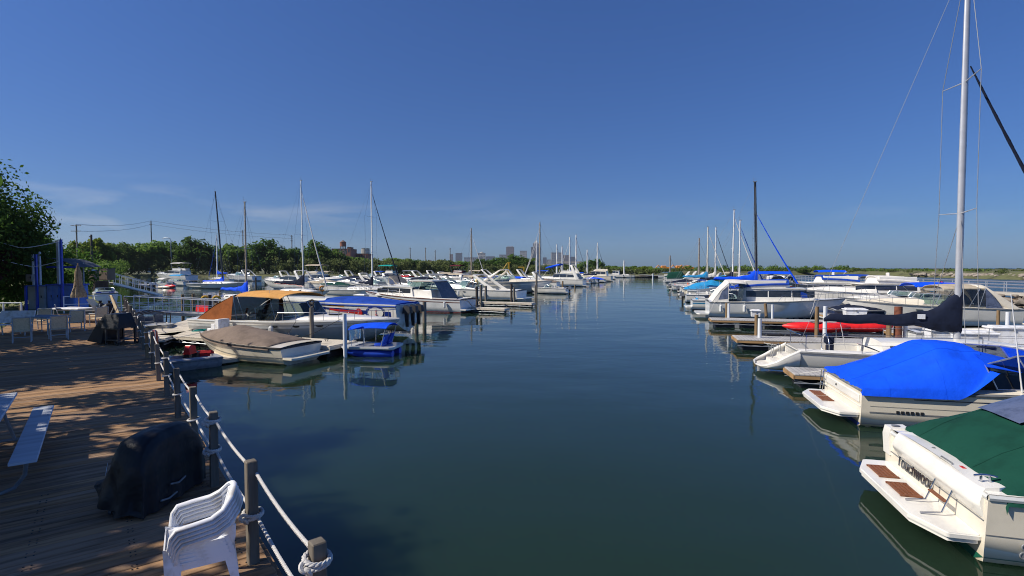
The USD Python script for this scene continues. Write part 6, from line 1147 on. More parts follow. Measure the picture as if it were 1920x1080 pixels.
q = gd(30, 628); t = thing('folding_bench', 'white moulded bench with tilted back beside the blue topped table', 'bench', tuple(q), .25); obj(t, 'back_panel', hull([(x, y, z) for x in (-.62, .62) for y, z in ((0, .55), (.03, .55), (.22, 1.02), (.25, 1.0))] + [(.5, .1, .5), (-.6, .02, .52)]), 'plastic_white', False); obj(t, 'seat', rbox((0, -.18, .46), (1.2, .42, .04), .015), 'plastic_white', False)
for x in (-.5, .5): obj(t, 'leg', merge(cyl((x, -.34, 0), (x, -.3, .45), .025, 6), cyl((x, .05, 0), (x, .0, .5), .025, 6)), 'chair_frame')
q = gd(149, 601); t = thing('closed_umbrella', 'closed tan striped patio umbrella standing among the tables', 'umbrella', tuple(q), 0)
n = 13; A = np.linspace(0, 2 * PI, 33)[:-1]; Zs = np.linspace(0, 1, n); rr = np.interp(Zs, [0, .06, .35, .55, .75, 1], [.30, .32, .17, .15, .14, .03])
obj(t, 'canopy', merge([grid(np.array([[(r * (1 + .22 * math.sin(9 * a + z * 3)) * math.cos(a), r * (1 + .22 * math.sin(9 * a + z * 3)) * math.sin(a), 1.25 + 1.75 * z) for a in A] for z, r in zip(Zs, rr)]), True)]), 'umbrella_cloth', 50)
obj(t, 'pole', cyl((0, 0, 0), (0, 0, 3.1), .024, 8), 'fascia'); obj(t, 'base', merge(cyl((0, 0, 0), (0, 0, .07), .28, 18), cyl((0, 0, .07), (0, 0, .3), .045, 10)), 'trim_black')
q = gd(207, 605); t = thing('sun_lounger', 'beige folding lounger by the fence at the far end of the boardwalk', 'lounger', tuple(q), vd - PI / 2 - .5)
obj(t, 'backrest', sheet(np.array([[(-.35 - .55 * k, y, .40 + .85 * k) for y in (-.33, .33)] for k in np.linspace(0, 1, 4)]), .03), 'mesh_sling', False); obj(t, 'seat', sheet(np.array([[(x, y, .40 - .02 * math.sin(x * 4)) for y in (-.33, .33)] for x in np.linspace(-.35, .95, 5)]), .03), 'mesh_sling', False)
for x in (-.3, .85):
    for y in (-.33, .33): obj(t, 'leg', cyl((x, y, 0), (x + .08, y, .4), .02, 6), 'chair_frame')
q = gd(228, 598); t = thing('sun_lounger', 'second beige lounger leaning upright at the fence corner', 'lounger', tuple(q), vd - PI / 2 + .2); obj(t, 'backrest', sheet(np.array([[(-.1 - .35 * k, y, .1 + 1.25 * k) for y in (-.3, .3)] for k in np.linspace(0, 1, 4)]), .03), 'mesh_sling', False); obj(t, 'frame', merge([cyl((.05, y, 0), (-.5, y, 1.4), .02, 6) for y in (-.31, .31)] + [cyl((-.55, y, 0), (-.25, y, .7), .02, 6) for y in (-.31, .31)]), 'chair_frame')
for px, l in ((188, 'black rubbish bag on the boardwalk beside the lounger'), (205, 'black rubbish bag at the rail behind the lounger')):
    q = gd(px, 592); t = thing('rubbish_bag', l, 'bag', tuple(q), 0); v, f = sphere((0, 0, .36), .4, 3, (1, .9, 1)); v = v + .05 * np.stack([smoothnoise(v * 5, 1), smoothnoise(v * 5, 2), smoothnoise(v * 5, 3)], 1); v[:, 2] = np.maximum(v[:, 2], 0); obj(t, 'sack', (v, f), 'cover_black', 60); obj(t, 'knot', cyl((0, 0, .72), (.03, 0, .9), .05, 6, .09), 'cover_black')
# pipe railings round the end of the boardwalk
def pipe_rail(label, pts, h, n, m='rail_white', bend=True):
    t = thing('pipe_railing', label, 'railing', (0, 0, 0)); P = np.array(pts, float)
    if len(P) == 2: P = np.array([P[0] + (P[1] - P[0]) * k / 4 for k in range(5)])
    for z in (h, h * .52, h * .2): obj(t, 'rail', tube(P + [0, 0, z], .032, 8), m)
    ln = np.r_[0, np.cumsum(np.linalg.norm(np.diff(P, axis=0), axis=1))]
    for x in np.linspace(0, ln[-1], n): p = np.array([np.interp(x, ln, P[:, k]) for k in range(3)]); obj(t, 'upright', cyl(p, p + [0, 0, h], .034, 8), m)
pipe_rail('white pipe railing across the far end of the boardwalk', [(*F(37.9, 3.0), DECK_Z), (*F(37.9, .1), DECK_Z)], 1.05, 5)
q0, q1 = G(-60, 607, DECK_Z), G(41, 606, DECK_Z); pipe_rail('white pipe railing with bent end at the left edge of the picture', [tuple(q0), tuple(q1)], 1.05, 4)
q = G(40, 600, DECK_Z); t = thing('wooden_post', 'short wooden post beside the bent pipe railing', 'post', tuple(q)); obj(t, 'post', rbox((0, 0, .4), (.13, .13, .85), .01), 'post_wood', False)

# ------------------------------------------------------------------ service corner on the left bank
GZ = .86
def ge(px, py): return G(px, py, GZ)
def post(label, px, ytop, base, m='post_blue', w=.12, name='utility_post', cat='post', rnd=False):
    b = base; tp = D(px, ytop, b[1]); t = thing(name, label, cat, (tp[0], b[1], GZ)); h = tp[2] - GZ
    obj(t, 'post', (cyl((0, 0, -.3), (0, 0, h), w / 2, 10) if rnd else box((0, 0, h / 2 - .15), (w, w, h + .3))), m, 30); obj(t, 'cap', (sphere((0, 0, h + w * .45), w * .62, 2) if rnd else box((0, 0, h + .02), (w * 1.25, w * 1.25, .04))), m if not rnd else 'rail_white', 40); return t
YB = 36.5; B = lambda px: np.array([0, YB, GZ])
post('bright blue post beside the pale pipes', 67, 478, B(0)); post('tall blue post right of the blue enclosure', 114, 450, np.array([0, 36.3, GZ])); post('tall thin grey blue pole beside the tall blue post', 108, 452, np.array([0, 37.0, GZ]), 'panel_grey', .14); post('short blue post at the left of the grey panel', 48, 537, np.array([0, 36.4, GZ]))
post('left pale pipe with ball cap', 61, 476, np.array([0, 37.4, GZ]), 'rail_white', .15, 'vent_pipe', 'pipe', True); post('right pale pipe with ball cap', 74, 476, np.array([0, 37.5, GZ]), 'rail_white', .15, 'vent_pipe', 'pipe', True)
def panelbox(label, px0, px1, yt, yb, Y, d, m, name, cat, doors=0, trim=None):
    a, b, t0 = D(px0, yb, Y), D(px1, yb, Y), D(px0, yt, Y); w = b[0] - a[0]; zb = max(a[2], GZ - .1); h = t0[2] - zb
    t = thing(name, label, cat, ((a[0] + b[0]) / 2, Y, zb)); obj(t, 'body', rbox((0, d / 2, h / 2), (w, d, h), .03), m, False)
    for k in range(doors):
        x = (k + .5) / doors * w - w / 2; p = obj(t, 'door', rbox((x, -.015, h / 2), (w / doors - .08, .04, h - .14), .01), m, False); obj(p, 'handle', box((x + w / doors * .3, -.05, h * .55), (.04, .04, .16)), 'trim_black', False)
    if trim: obj(t, 'top_rail', box((0, d / 2, h + .04), (w + .12, d + .1, .08)), trim, False)
    return t
panelbox('pale grey panel cabinet between the blue posts', 53, 86, 537, 580, 36.9, .5, 'panel_grey', 'panel_cabinet', 'cabinet', 1, 'panel_blue'); panelbox('deep blue panelled enclosure, left section', 89, 112, 535, 580, 36.8, 1.2, 'panel_blue', 'blue_enclosure', 'enclosure', 2, 'post_blue'); panelbox('lighter blue panelled enclosure right of the tall blue post', 117, 141, 535, 580, 36.7, 1.2, 'panel_blue', 'blue_enclosure', 'enclosure', 1, 'post_blue')
panelbox('grey electrical box fixed by the pale pipes', 48, 61, 514, 528, 37.2, .25, 'plastic_grey', 'electrical_box', 'box', 1)
panelbox('brown equipment hut behind the closed umbrella', 185, 202, 504, 525, 60, 1.2, 'brown_wall', 'equipment_hut', 'hut', 1, 'roof_dark'); panelbox('small brown cabinet with blue screen on the left bank', 165, 177, 507, 527, 57, .7, 'brown_wall', 'ticket_cabinet', 'cabinet', 1, 'panel_blue')
a = D(113, 500, 40); b = D(167, 501, 40); t = thing('awning', 'grey awning with blue valance over the service corner', 'awning', ((a[0] + b[0]) / 2, 40, 0)); w = b[0] - a[0]; zt = D(116, 484, 40)[2]
obj(t, 'cloth', sheet(np.array([[(-w / 2 + w * k, y, zt - (zt - a[2]) * k ** 1.9) for y in (-1.2, 0, 1.2)] for k in np.linspace(0, 1, 8)]), .03), 'canvas_grey', 50); obj(t, 'valance', box((0, -1.21, a[2] - .03), (w, .02, .14)), 'post_blue', False)
for x in (-w * .42, w * .30): obj(t, 'support', cyl((x, 0, GZ - .3), (x, 0, a[2] + .3), .05, 8), 'galv')
t = thing('path', 'pale paved path on the left bank', None, kind='structure'); q = [G(-60, 560, GZ), G(46, 560, GZ), G(54, 538, GZ), G(20, 538, GZ), G(-60, 548, GZ)]
obj(t, 'paving', extrude([tuple(x[:2]) for x in q], .05, .90), 'path', False)
for k in range(3):
    a, b = D(-30, 541 + 2 * k, 46), D(38, 533 + 2 * k, 46)
for lab, pts in (('overhead cable from the left edge to the blue post', [D(-40, 476, 34), D(60, 493, 36), D(114, 489, 36.3)]), ('upper overhead cable under the tree to the tall blue post', [D(-40, 440, 34), D(40, 458, 35), D(114, 452, 36.3)])):
    t = thing('overhead_cable', lab, 'cable'); P = np.array(pts); u = np.linspace(0, 1, 20); obj(t, 'wire', tube(np.stack([np.interp(u, np.linspace(0, 1, len(P)), P[:, k]) for k in range(3)], 1) - np.stack([0 * u, 0 * u, .5 * np.sin(PI * u)], 1) * .5, .022, 5), 'rail_white')

# ------------------------------------------------------------------ trees
def leaves(centers, radii, per, size, seed, flat=.75):
    r = np.random.default_rng(seed); C = np.repeat(np.asarray(centers, float), per, 0); Rr = np.repeat(np.asarray(radii, float), per)[:, None]; n = len(C)
    d = r.standard_normal((n, 3)); d /= np.linalg.norm(d, axis=1, keepdims=True); p = C + d * Rr * (r.random((n, 1)) ** .45) * [1, 1, flat]
    nn = d * .8 + r.standard_normal((n, 3)) * .55 + [0, 0, .45]; nn /= np.maximum(np.linalg.norm(nn, axis=1, keepdims=True), 1e-6)
    a = np.cross(nn, r.standard_normal((n, 3))); a /= np.maximum(np.linalg.norm(a, axis=1, keepdims=True), 1e-6); b = np.cross(nn, a)
    s = size * r.uniform(.6, 1.3, (n, 1)); v = np.stack([p - a * s, p - b * s * .6, p + a * s, p + b * s * .6], 1).reshape(-1, 3); i = np.arange(n)[:, None] * 4
    return v, np.vstack([i + [0, 1, 2], i + [0, 2, 3]])
def crown(rx, ry, rz, n, rc, seed, base=.5):
    r = np.random.default_rng(seed); d = r.standard_normal((n, 3)); d /= np.linalg.norm(d, axis=1, keepdims=True); d[:, 2] = np.where(d[:, 2] < -base, -d[:, 2] * .5, d[:, 2])
    k = r.uniform(.45, 1.0, (n, 1)) * (1 + .22 * smoothnoise(d * 2.1 + seed, seed)[:, None]); return d * k * [rx, ry, rz], rc * r.uniform(.6, 1.25, n)
def tree(label, loc, H, R, lm, seed, nc=60, per=40, size=.4, trunk_h=.3, group=None, kind_name='leafy_tree', squash=1.0):
    t = thing(kind_name, label, 'tree', loc, 0, group); C, rad = crown(R, R, H * (1 - trunk_h) / 2 * squash, nc, R * .34, seed, .95 if trunk_h < .18 else .5); C[:, 2] += H * (trunk_h + (1 - trunk_h) / 2)
    obj(t, 'crown', leaves(C, rad, per, size, seed), lm, False)
    tr = [tube([(0, 0, -.4), (.04 * H * .3, 0, H * trunk_h), (0, .02 * H, H * .62)], [H * .028, H * .022, H * .008], 8)]
    for c in C[:9]: tr.append(tube([(.03 * H * .3, 0, H * trunk_h * .9), (c[0] * .5, c[1] * .5, H * trunk_h + (c[2] - H * trunk_h) * .6), tuple(c)], [H * .012, H * .008, H * .003], 6))
    obj(t, 'trunk', merge(tr), 'trunk_bark', 50); return t
tree('large dark leafy tree at the left edge behind the boardwalk', (-37.2, 34.5, .8), 9.6, 5.6, 'leaf_near', 11, 190, 260, .13, .12)
tree('lower dark green tree behind the blue enclosure', (-36.5, 40.5, .8), 5.6, 3.4, 'leaf_near', 17, 110, 130, .13, .06)
tree('dark red leaved shrub tree under the large tree at the left edge', (-33.8, 33.2, .8), 5.0, 2.0, 'leaf_red', 12, 50, 60, .14, .2)
SHADE = [((-13.4, 3.0, .8), 8.6, 3.7, 21, 80), ((-15.8, 8.4, .8), 8.8, 2.7, 22, 24), ((-21.2, 14.6, .8), 9.0, 4.4, 24, 90), ((-26.2, 20.2, .8), 7.6, 3.4, 26, 70)]
for k, (loc, H, R, sd, nc_) in enumerate(SHADE):
    tree(['leafy tree shading the picnic table end of the boardwalk', 'leafy tree shading the middle of the boardwalk', 'tall leafy tree shading the boardwalk before the patio tables', 'leafy tree left of the patio tables'][k], loc, H, R, 'leaf_near', sd, nc_, 100 if sd == 22 else 140, .17, .28)
# far shore: distinct trees share six crowns, one crown per kind
PROTO = []
for k, (lm, H, R) in enumerate([('leaf_mid', 12, 6.5), ('leaf_dark', 13, 7), ('leaf_olive', 10, 6), ('leaf_mid', 14, 5.5), ('leaf_yellow', 11, 5.5), ('leaf_dark', 10, 6.5)]): PROTO.append((lm, H, R, 31 + k))
first = {}
def shore_tree(label, px, ytop, Y, kind, wpx=None, group=None):
    lm, H, R, sd = PROTO[kind]; p = D(px, ytop, Y); h = p[2] - .9; sc = h / (H * 1.02); sw = sc if wpx is None else (wpx * Y / 1000. / 2) / (R * 1.08)
    loc = (p[0], p[1], .9); s = (sw, sw, sc)
    if kind not in first: first[kind] = t = tree(label, loc, H, R, lm, sd, 70, 60, .60, .08, group); UsdGeom.Xformable(t).GetOrderedXformOps()[2].Set(Gf.Vec3f(*map(float, s)))
    else: copy(first[kind], label, loc, float(np.random.default_rng(int(px)).random() * 6), s, group)
SHORE = [(150, 452, 150, 4, 55, 'yellow green tree behind the utility pole'), (185, 447, 165, 4, 60, 'bright yellow green tree left of the far hedge'), (215, 451, 215, 0, 60, None), (245, 455, 235, 0, 60, None), (283, 444, 225, 3, 75, 'tall green tree beside the plain utility pole'), (325, 456, 235, 1, 60, None), (362, 449, 225, 1, 85, 'broad dark tree left of the black mast'), (402, 458, 240, 0, 60, None), (436, 451, 228, 3, 60, 'green tree between black mast and bronze mast'), (470, 460, 240, 1, 55, None), (497, 452, 230, 1, 80, 'dark spruce like tree right of the bronze mast'), (530, 462, 245, 0, 60, None), (555, 465, 250, 5, 50, None), (592, 454, 235, 1, 62, 'dark round tree left of the water tower'), (616, 462, 250, 0, 45, None), (640, 478, 255, 5, 50, None), (668, 480, 260, 0, 50, None), (700, 484, 265, 2, 55, None), (745, 482, 270, 0, 60, None), (775, 486, 275, 5, 45, None), (800, 487, 275, 2, 45, None), (830, 485, 275, 2, 50, None), (862, 488, 280, 0, 45, None), (905, 487, 285, 1, 60, None), (935, 484, 285, 1, 55, None), (965, 479, 290, 1, 60, 'tall dark grove tree left of the grey skyscraper'), (985, 481, 290, 0, 45, 'leafy tree at the right end of the dark grove'), (1028, 496, 300, 0, 40, None), (1050, 494, 300, 5, 40, None), (1082, 495, 300, 0, 30, None), (1102, 489, 300, 1, 45, 'dark tree behind the cream trawler'), (1118, 487, 300, 1, 34, 'dark tree peak right of the trawler mast'), (1140, 497, 300, 0, 40, None), (1164, 499, 290, 0, 40, None), (1185, 497, 270, 3, 30, None), (1200, 500, 260, 4, 34, None), (1214, 499, 250, 4, 34, None), (1230, 501, 240, 0, 30, None)]
MARKS = [(143, 'the two armed utility pole'), (283, 'the plain tall utility pole'), (412, 'the leaning black mast'), (462, 'the bronze mast'), (567, 'the red edged sail cover'), (643, 'the water tower'), (698, 'the large sloop mast'), (816, 'the four thin poles'), (884, 'the tall grey mast'), (956, 'the brown stone tower'), (1005, 'the grey skyscraper'), (1120, 'the last left slip mast'), (1224, 'the white channel post')]
ORD = ['first', 'second', 'third', 'fourth', 'fifth']; near_mark = lambda x: min(MARKS, key=lambda m: abs(m[0] - x))
for px, yt, Y, k, w, l in SHORE:
    mx_, mn = near_mark(px); side = [q[0] for q in SHORE if near_mark(q[0])[0] == mx_ and (q[0] >= mx_) == (px >= mx_)]; side.sort(key=lambda x: abs(x - mx_))
    tone = ['mid green', 'dark green', 'olive green', 'tall green', 'yellow green', 'dark green'][k]
    shore_tree(l or f"{tone} far shore tree, {ORD[side.index(px)]} one {'right' if px >= mx_ else 'left'} of {mn}", px, yt, Y, k, w)
# the willow hedge along the waterline is one mass
hr = np.random.default_rng(5); C, R_ = [], []
line = [(-190, 196), (-150, 213), (-110, 219), (-60, 223), (0, 229), (45, 233), (62, 229)]; ln = LineString(line)
for k in range(460):
    s_ = hr.random() * ln.length; p = ln.interpolate(s_); hmax = np.interp(p.x, [-190, -100, -50, 0, 45, 62], [8.2, 8.0, 6.6, 4.4, 3.0, 2.4])
    C.append((p.x + hr.normal() * 1.0, p.y + 3 + hr.random() * 5, .9 + hmax * hr.uniform(.15, .8))); R_.append(hr.uniform(1.3, 2.5) * min(1, hmax / 4.5))
structure('shore_hedge', leaves(C, R_, 70, .42, 6, .9), 'leaf_olive', 'olive green willow hedge along the far shore', False, 'stuff')
C, R_ = [], []
for k in range(150):
    a, b = (-44, 58), (-150, 212); u = hr.random(); C.append((a[0] + (b[0] - a[0]) * u - 3 - hr.random() * 6, a[1] + (b[1] - a[1]) * u, .9 + hr.uniform(.2, 1) * (2.0 + 3.0 * u))); R_.append(hr.uniform(1.0, 1.9))
structure('left_bank_bushes', leaves(C, R_, 70, .34, 8, .9), 'leaf_mid', 'green bushes along the left bank', False, 'stuff')
C, R_ = [], []
for k in range(170):
    p = LineString([(80, 232), (112, 252), (150, 272), (200, 300)]).interpolate(hr.random(), normalized=True); hm = 2.2 if p.x < 190 else 1.2; C.append((p.x + hr.normal() * 4, p.y + 4 + hr.random() * 14, 2.0 + hr.random() * hm)); R_.append(hr.uniform(1.0, 2.0))
for k in range(70):
    p = LineString([(165, 262), (172, 232), (170, 205)]).interpolate(hr.random(), normalized=True); C.append((p.x + 3 + hr.random() * 8, p.y + hr.normal() * 3, 1.6 + hr.random() * 1.0)); R_.append(hr.uniform(.9, 1.7))
structure('dyke_shrubs', leaves(C, R_, 60, .40, 9, .8), 'leaf_mid', 'green shrubs growing along the dyke', False, 'stuff')
C, R_ = [], []
for k in range(420):
    x, y = hr.uniform(62, 330), hr.uniform(225, 330)
    if x > 165: y = hr.uniform(120 + max(0, (x - 190)) * .2, 320)
    C.append((x, y, 2.3 + hr.random() * .8)); R_.append(hr.uniform(1.2, 2.6))
structure('dyke_grass', leaves(C, R_, 90, .30, 10, .35), 'leaf_grass', 'dry tall grass on the dyke', False, 'stuff')
for k, (px, yt, Y, l) in enumerate([(1508, 502, 262, 'round dark bush standing on the dyke behind the furled jib'), (1398, 504, 255, 'dark bush on the dyke behind the grey masts'), (1552, 505, 270, 'low dark bush on the dyke above the pier')]): shore_tree(l, px, yt, Y, 5, 26)

# ------------------------------------------------------------------ poles, tower, skyline
def pole(label, px, yt, Y, arms=((.4, 2.4),), m='piling_grey', r=.16):
    p = D(px, yt, Y); h = p[2] - .9; t = thing('utility_pole', label, 'utility pole', (p[0], Y, .9)); obj(t, 'pole', tube([(0, 0, 0), (0, 0, h)], [r, r * .7], 8), m)
    for d, w in arms: obj(t, 'crossarm', box((0, -.16, h - d), (w, .14, .14)), m, False)
    return np.array([p[0], Y, .9 + h])
a = pole('utility pole with two crossarms at the left bank trees', 143, 421, 130, ((.3, 2.6), (1.6, 2.4)), r=.2); b = pole('plain tall utility pole above the far shore trees', 283, 414, 240, ((.6, 1.2), (1.5, 1.2)), r=.3); c = pole('utility pole right of the bronze mast', 547, 441, 260, ((.6, 1.4), (1.6, 1.4), (2.6, 1.4)), r=.3); d_ = pole('dark utility pole left of the bronze mast', 455, 431, 260, ((.6, 1.6),), r=.3)
pole('dark old pole below the yellow green trees', 171, 440, 75, ((.3, .3),), 'piling_dark', .17)
for k, (px, yt, Y) in enumerate([(769, 464, 420), (798, 464, 420), (816, 469, 430), (844, 465, 430)]): pole(['leftmost of the four thin poles left of the skyline', 'second of the four thin poles left of the skyline', 'third of the four thin poles left of the skyline', 'rightmost of the four thin poles left of the skyline'][k], px, yt, Y, ((.8, 2.0),), r=.4)
for lab, z, p, q in (('upper power line over the far trees', 0, a, b), ('lower power line over the far trees', -1.6, a, b), ('upper power line between the far poles', 0, b, c), ('lower power line between the far poles', -1.6, b, c)):
    u = np.linspace(0, 1, 16)[:, None]; P = p * (1 - u) + q * u; P[:, 2] += z - 1.0 * np.sin(PI * u[:, 0]); t = thing('power_line', lab, 'power line'); obj(t, 'wire', tube(P, .05, 4), 'trim_grey')
P = D(320, 446, 200); t = thing('street_lamp', 'curved street lamp above the far shore trees', 'street lamp', (P[0], 200, .9)); hL = P[2] - .9; obj(t, 'pole', tube([(0, 0, 0), (0, 0, hL - 1), (-.3, 0, hL - .2), (-1.4, 0, hL), (-2.6, 0, hL - .1)], .12, 6), 'galv'); obj(t, 'lamp', rbox((-2.9, 0, hL - .15), (.8, .35, .18), .05), 'galv')
Yw = 520; P = D(643, 451, Yw); P2 = D(643, 462, Yw); z0 = P2[2]; t = thing('water_tower', 'old water tower with conical red brown roof above the factory', 'water tower', (P[0], Yw, 0)); rr = 2.9
obj(t, 'tank', cyl((0, 0, z0), (0, 0, P[2] - 1.6), rr, 20), 'brick_red'); obj(t, 'roof', cyl((0, 0, P[2] - 1.6), (0, 0, P[2] + .4), rr * 1.08, 20, .2), 'tower_brown')
for s in range(6): a_ = s * PI / 3; obj(t, 'leg', cyl((rr * .9 * math.cos(a_) * 1.15, rr * .9 * math.sin(a_) * 1.15, 1), (rr * .85 * math.cos(a_), rr * .85 * math.sin(a_), z0), .28, 6), 'roof_dark')
def block(label, px0, px1, ytop, Y, m, name='office_building', depth=None, rows=0, cols=0, roof='roof_dark', cat='building', wm='window_dark'):
    a, b = D(px0, ytop, Y), D(px1, ytop, Y); w = b[0] - a[0]; h = a[2] - 1; d = depth or w * .8; t = thing(name, label, cat, ((a[0] + b[0]) / 2, Y, 1.0)); obj(t, 'wall', box((0, d / 2, h / 2), (w, d, h)), m, False); obj(t, 'roof', box((0, d / 2, h + h * .012), (w * 1.02, d * 1.02, h * .024)), roof, False)
    for r in range(rows):
        z = h * (r + .6) / rows
        for c in range(cols): obj(t, 'window', box((w * ((c + .5) / cols - .5), -.04 * w / 30, z), (w / cols * .55, .12 * w / 30, h / rows * .5)), wm, False)
    return t, w, h, d
block('long dark red brick factory under the water tower', 622, 656, 467, 540, 'brick_red', 'factory', 24, 3, 8); block('taller brick stair block at the right of the factory', 651, 657, 464, 536, 'brick_red', 'factory', 10, 3, 1); block('low orange brick building right of the factory', 657, 690, 476, 560, 'brick_red', 'brick_building', 20, 2, 7)
a = D(678, 467, 640); b = D(693, 467, 640); t = thing('storage_silo', 'pale round concrete silo behind the brick buildings', 'silo', ((a[0] + b[0]) / 2, 640, 1)); obj(t, 'wall', cyl((0, 0, 0), (0, 0, a[2] - 1), (b[0] - a[0]) / 2, 28), 'concrete'); obj(t, 'roof', cyl((0, 0, a[2] - 1), (0, 0, a[2] - .2), (b[0] - a[0]) / 2 * 1.03, 28), 'roof_dark')
for k in range(6): obj(t, 'rib', cyl((math.cos(-PI / 2 + (k - 2.5) * .45) * (b[0] - a[0]) / 2, math.sin(-PI / 2 + (k - 2.5) * .45) * (b[0] - a[0]) / 2, 0), (math.cos(-PI / 2 + (k - 2.5) * .45) * (b[0] - a[0]) / 2, math.sin(-PI / 2 + (k - 2.5) * .45) * (b[0] - a[0]) / 2, a[2] - 1), .35, 6), 'tower_pale')
block('white house gable among the far trees on the left', 258, 272, 464, 300, 'tower_pale', 'house', 8, 1, 3); block('pale house roof beyond the hedge left of the lamp', 300, 325, 462, 320, 'concrete', 'house', 8, 1, 4)
a = D(805, 495, 330); t = thing('gabled_shed', 'brown gabled shed roof among the far trees', 'shed', (a[0], 330, 1)); obj(t, 'wall', box((0, 4, 2), (11, 8, 4)), 'brown_wall', False); obj(t, 'roof', hull([(x, y, z) for x, z in ((-6.5, 4), (6.5, 4), (0, 7.5)) for y in (-.5, 8.5)]), 'brown_wall', False); obj(t, 'door', box((0, -.04, 1.3), (2.4, .1, 2.6)), 'roof_dark', False)
SK = [('brown stone office tower with rounded top, left of the skyline', 949, 964, 464, 'tower_brown', 12, 5), ('dark glass block right of the tall tower', 1034, 1053, 474, 'tower_grey', 9, 6), ('narrow dark slab behind the tall tower', 1018, 1025, 483, 'tower_dark', 6, 3), ('pale striped office block between the two towers', 975, 988, 471, 'tower_pale', 8, 5), ('low grey blue office block left of the brown tower', 936, 949, 478, 'tower_grey', 7, 5), ('brown hotel block right of the dark glass block', 1056, 1068, 479, 'tower_brown', 8, 5), ('low dark block at the right end of the skyline', 1068, 1080, 482, 'tower_dark', 6, 5), ('small grey block left of the skyline', 854, 866, 475, 'tower_dark', 6, 4), ('pale domed block left of the skyline', 896, 910, 475, 'tower_pale', 6, 5), ('wide low grey block beneath the pale block', 870, 905, 483, 'tower_grey', 4, 9), ('dark low block left of the brown tower base', 911, 928, 481, 'tower_dark', 5, 6), ('pinkish slab at the far left of the skyline', 843, 849, 477, 'tower_brown', 6, 2), ('slim beige block right of the tall tower', 1025, 1033, 487, 'tower_pale', 5, 3)]
for l, x0, x1, yt, m, r, c in SK:
    t, w, h, d = block(l, x0, x1, yt, 4600, m, 'office_tower', None, r, c)
    if 'rounded' in l: obj(t, 'crown', hull([(x * w * .42, d / 2 + y * d * .42, h) for x in (-1, 1) for y in (-1, 1)] + [(x * w * .34, d / 2 + y * d * .34, h + 9) for x in (-1, 1) for y in (-1, 1)]), m, False)
    if 'domed' in l: obj(t, 'dome', sphere((0, d / 2, h), w * .3, 2, (1, 1, .7)), m)
t, w, h, d = block('tallest grey skyscraper with stepped pyramid top', 996, 1014, 464, 4700, 'tower_dark', 'skyscraper', None, 14, 5)
obj(t, 'upper_shaft', box((0, d / 2, h * 1.10), (w * .62, d * .62, h * .2)), 'tower_grey', False); obj(t, 'pyramid_crown', hull([(x * w * .27, d / 2 + y * d * .27, h * 1.2) for x in (-1, 1) for y in (-1, 1)] + [(0, d / 2, h * 1.36)]), 'tower_pale', False); obj(t, 'spire', cyl((0, d / 2, h * 1.34), (0, d / 2, h * 1.44), 1.6, 6, .4), 'tower_pale')
a, b = D(1020, 500, 900), D(1092, 500, 900); t = thing('concrete_viaduct', 'pale concrete viaduct deck below the skyline', 'viaduct', ((a[0] + b[0]) / 2, 900, 1)); w = b[0] - a[0]; h1 = D(0, 497, 900)[2]; obj(t, 'deck', box((0, 6, h1), (w, 12, 2.2)), 'concrete', False); obj(t, 'upper_deck', box((w * .18, 10, D(0, 492.5, 900)[2]), (w * .62, 10, 2.4)), 'concrete', False)
for k in range(7): obj(t, 'pier', box((w * ((k + .5) / 7 - .5), 6, h1 / 2 - .6), (2.2, 9, h1 - .6)), 'concrete', False)
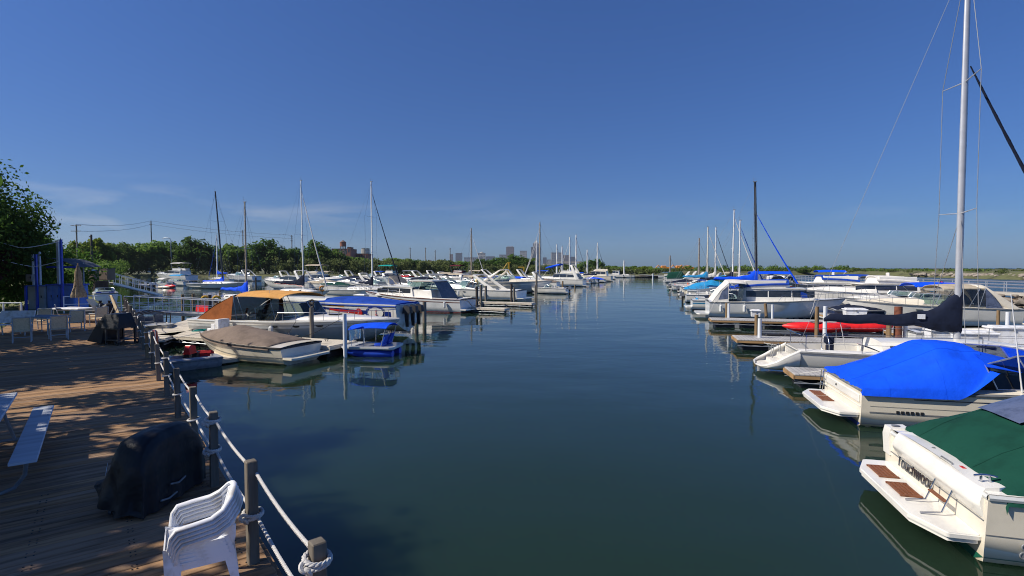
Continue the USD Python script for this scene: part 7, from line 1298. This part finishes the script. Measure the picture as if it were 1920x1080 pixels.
for px0, px1, yt, l in ((941, 958, 493, 'yellow boat crane with slanting jib before the grove'), (972, 982, 501, 'yellow gantry hoist right of the boat crane')):
    a, b = D(px0, 511, 210), D(px1, yt, 210); t = thing('boat_crane', l, 'crane', (a[0], 210, 0)); w = b[0] - a[0]
    if 'jib' in l: obj(t, 'jib', cyl((0, 0, a[2] + .6), (w * .6, 0, b[2]), .14, 6), 'plastic_yellow'); obj(t, 'mast', box((w * .75, 0, b[2] / 2 + .5), (.6, .5, b[2] - .4)), 'plastic_yellow', False); obj(t, 'stay', cyl((w * .6, 0, b[2]), (w, 0, b[2] + .2), .10, 6), 'plastic_yellow')
    else: obj(t, 'mast', box((w, 0, b[2] / 2), (.4, .4, b[2])), 'plastic_yellow', False); obj(t, 'arm', box((w * .5, 0, b[2]), (w + .4, .35, .4)), 'plastic_yellow', False)
for k, (px, Y, l) in enumerate([(1244, 300, 'orange excavator at the left on the dyke'), (1272, 290, 'orange loader in the middle on the dyke'), (1288, 285, 'small orange machine at the right on the dyke')]):
    p = D(px, 506, Y); t = thing('construction_machine', l, 'digger', (p[0], Y, 2.0)); obj(t, 'cab', merge(rbox((0, 0, 2.0), (2.6, 2.2, 1.9), .2)), 'stripe_orange', False); obj(t, 'engine_hood', rbox((2.3, 0, 1.6), (2.4, 2.2, 1.2), .2), 'stripe_orange', False); obj(t, 'tracks', merge(rbox((.8, -1, .5), (4.4, .6, 1.0), .3), rbox((.8, 1, .5), (4.4, .6, 1.0), .3)), 'trim_black', False); obj(t, 'boom', tube([(-1.2, 0, 1.6), (-3.0, 0, 3.2), (-4.6, 0, 1.4)], .28, 6), 'stripe_orange')
for k, (px, yt, Y, l) in enumerate([(1711, 528, 52, 'small red flag on a staff near the breakwater, left one'), (1761, 529, 46, 'red flag on a staff on the blue canvas cruiser')]):
    p = D(px, yt, Y); t = thing('flag', l, 'flag', tuple(p)); obj(t, 'staff', cyl((0, 0, -1.6), (0, 0, .15), .02, 5), 'galv'); obj(t, 'cloth', grid([[(.42 * x, .05 * math.sin(7 * x), .1 - .3 * y - .08 * x) for x in np.linspace(0, 1, 6)] for y in (0, 1)]), 'flag_red', False)
# dock end at the far fairway
dock('far timber dock across the end of the fairway, left part', D(1170, 520, 211)[:2], D(1228, 520, 211)[:2], 3, .6, 'dock_boards_beige', truss=False)
# ------------------------------------------------------------------ air
M['haze_air'] = usdkit.material(stage, '/World/Looks/haze_air', {'v': ('principled_volume', {'color': (.82, .90, 1.0), 'density': 0.00005, 'anisotropy': .2})}, volume='v.volume')
hz = obj(W, 'haze', box((0, 3300, 159), (13000, 7400, 322)), 'haze_air', False); tag(hz, 'thin summer haze over harbour and city', None, None, 'stuff')
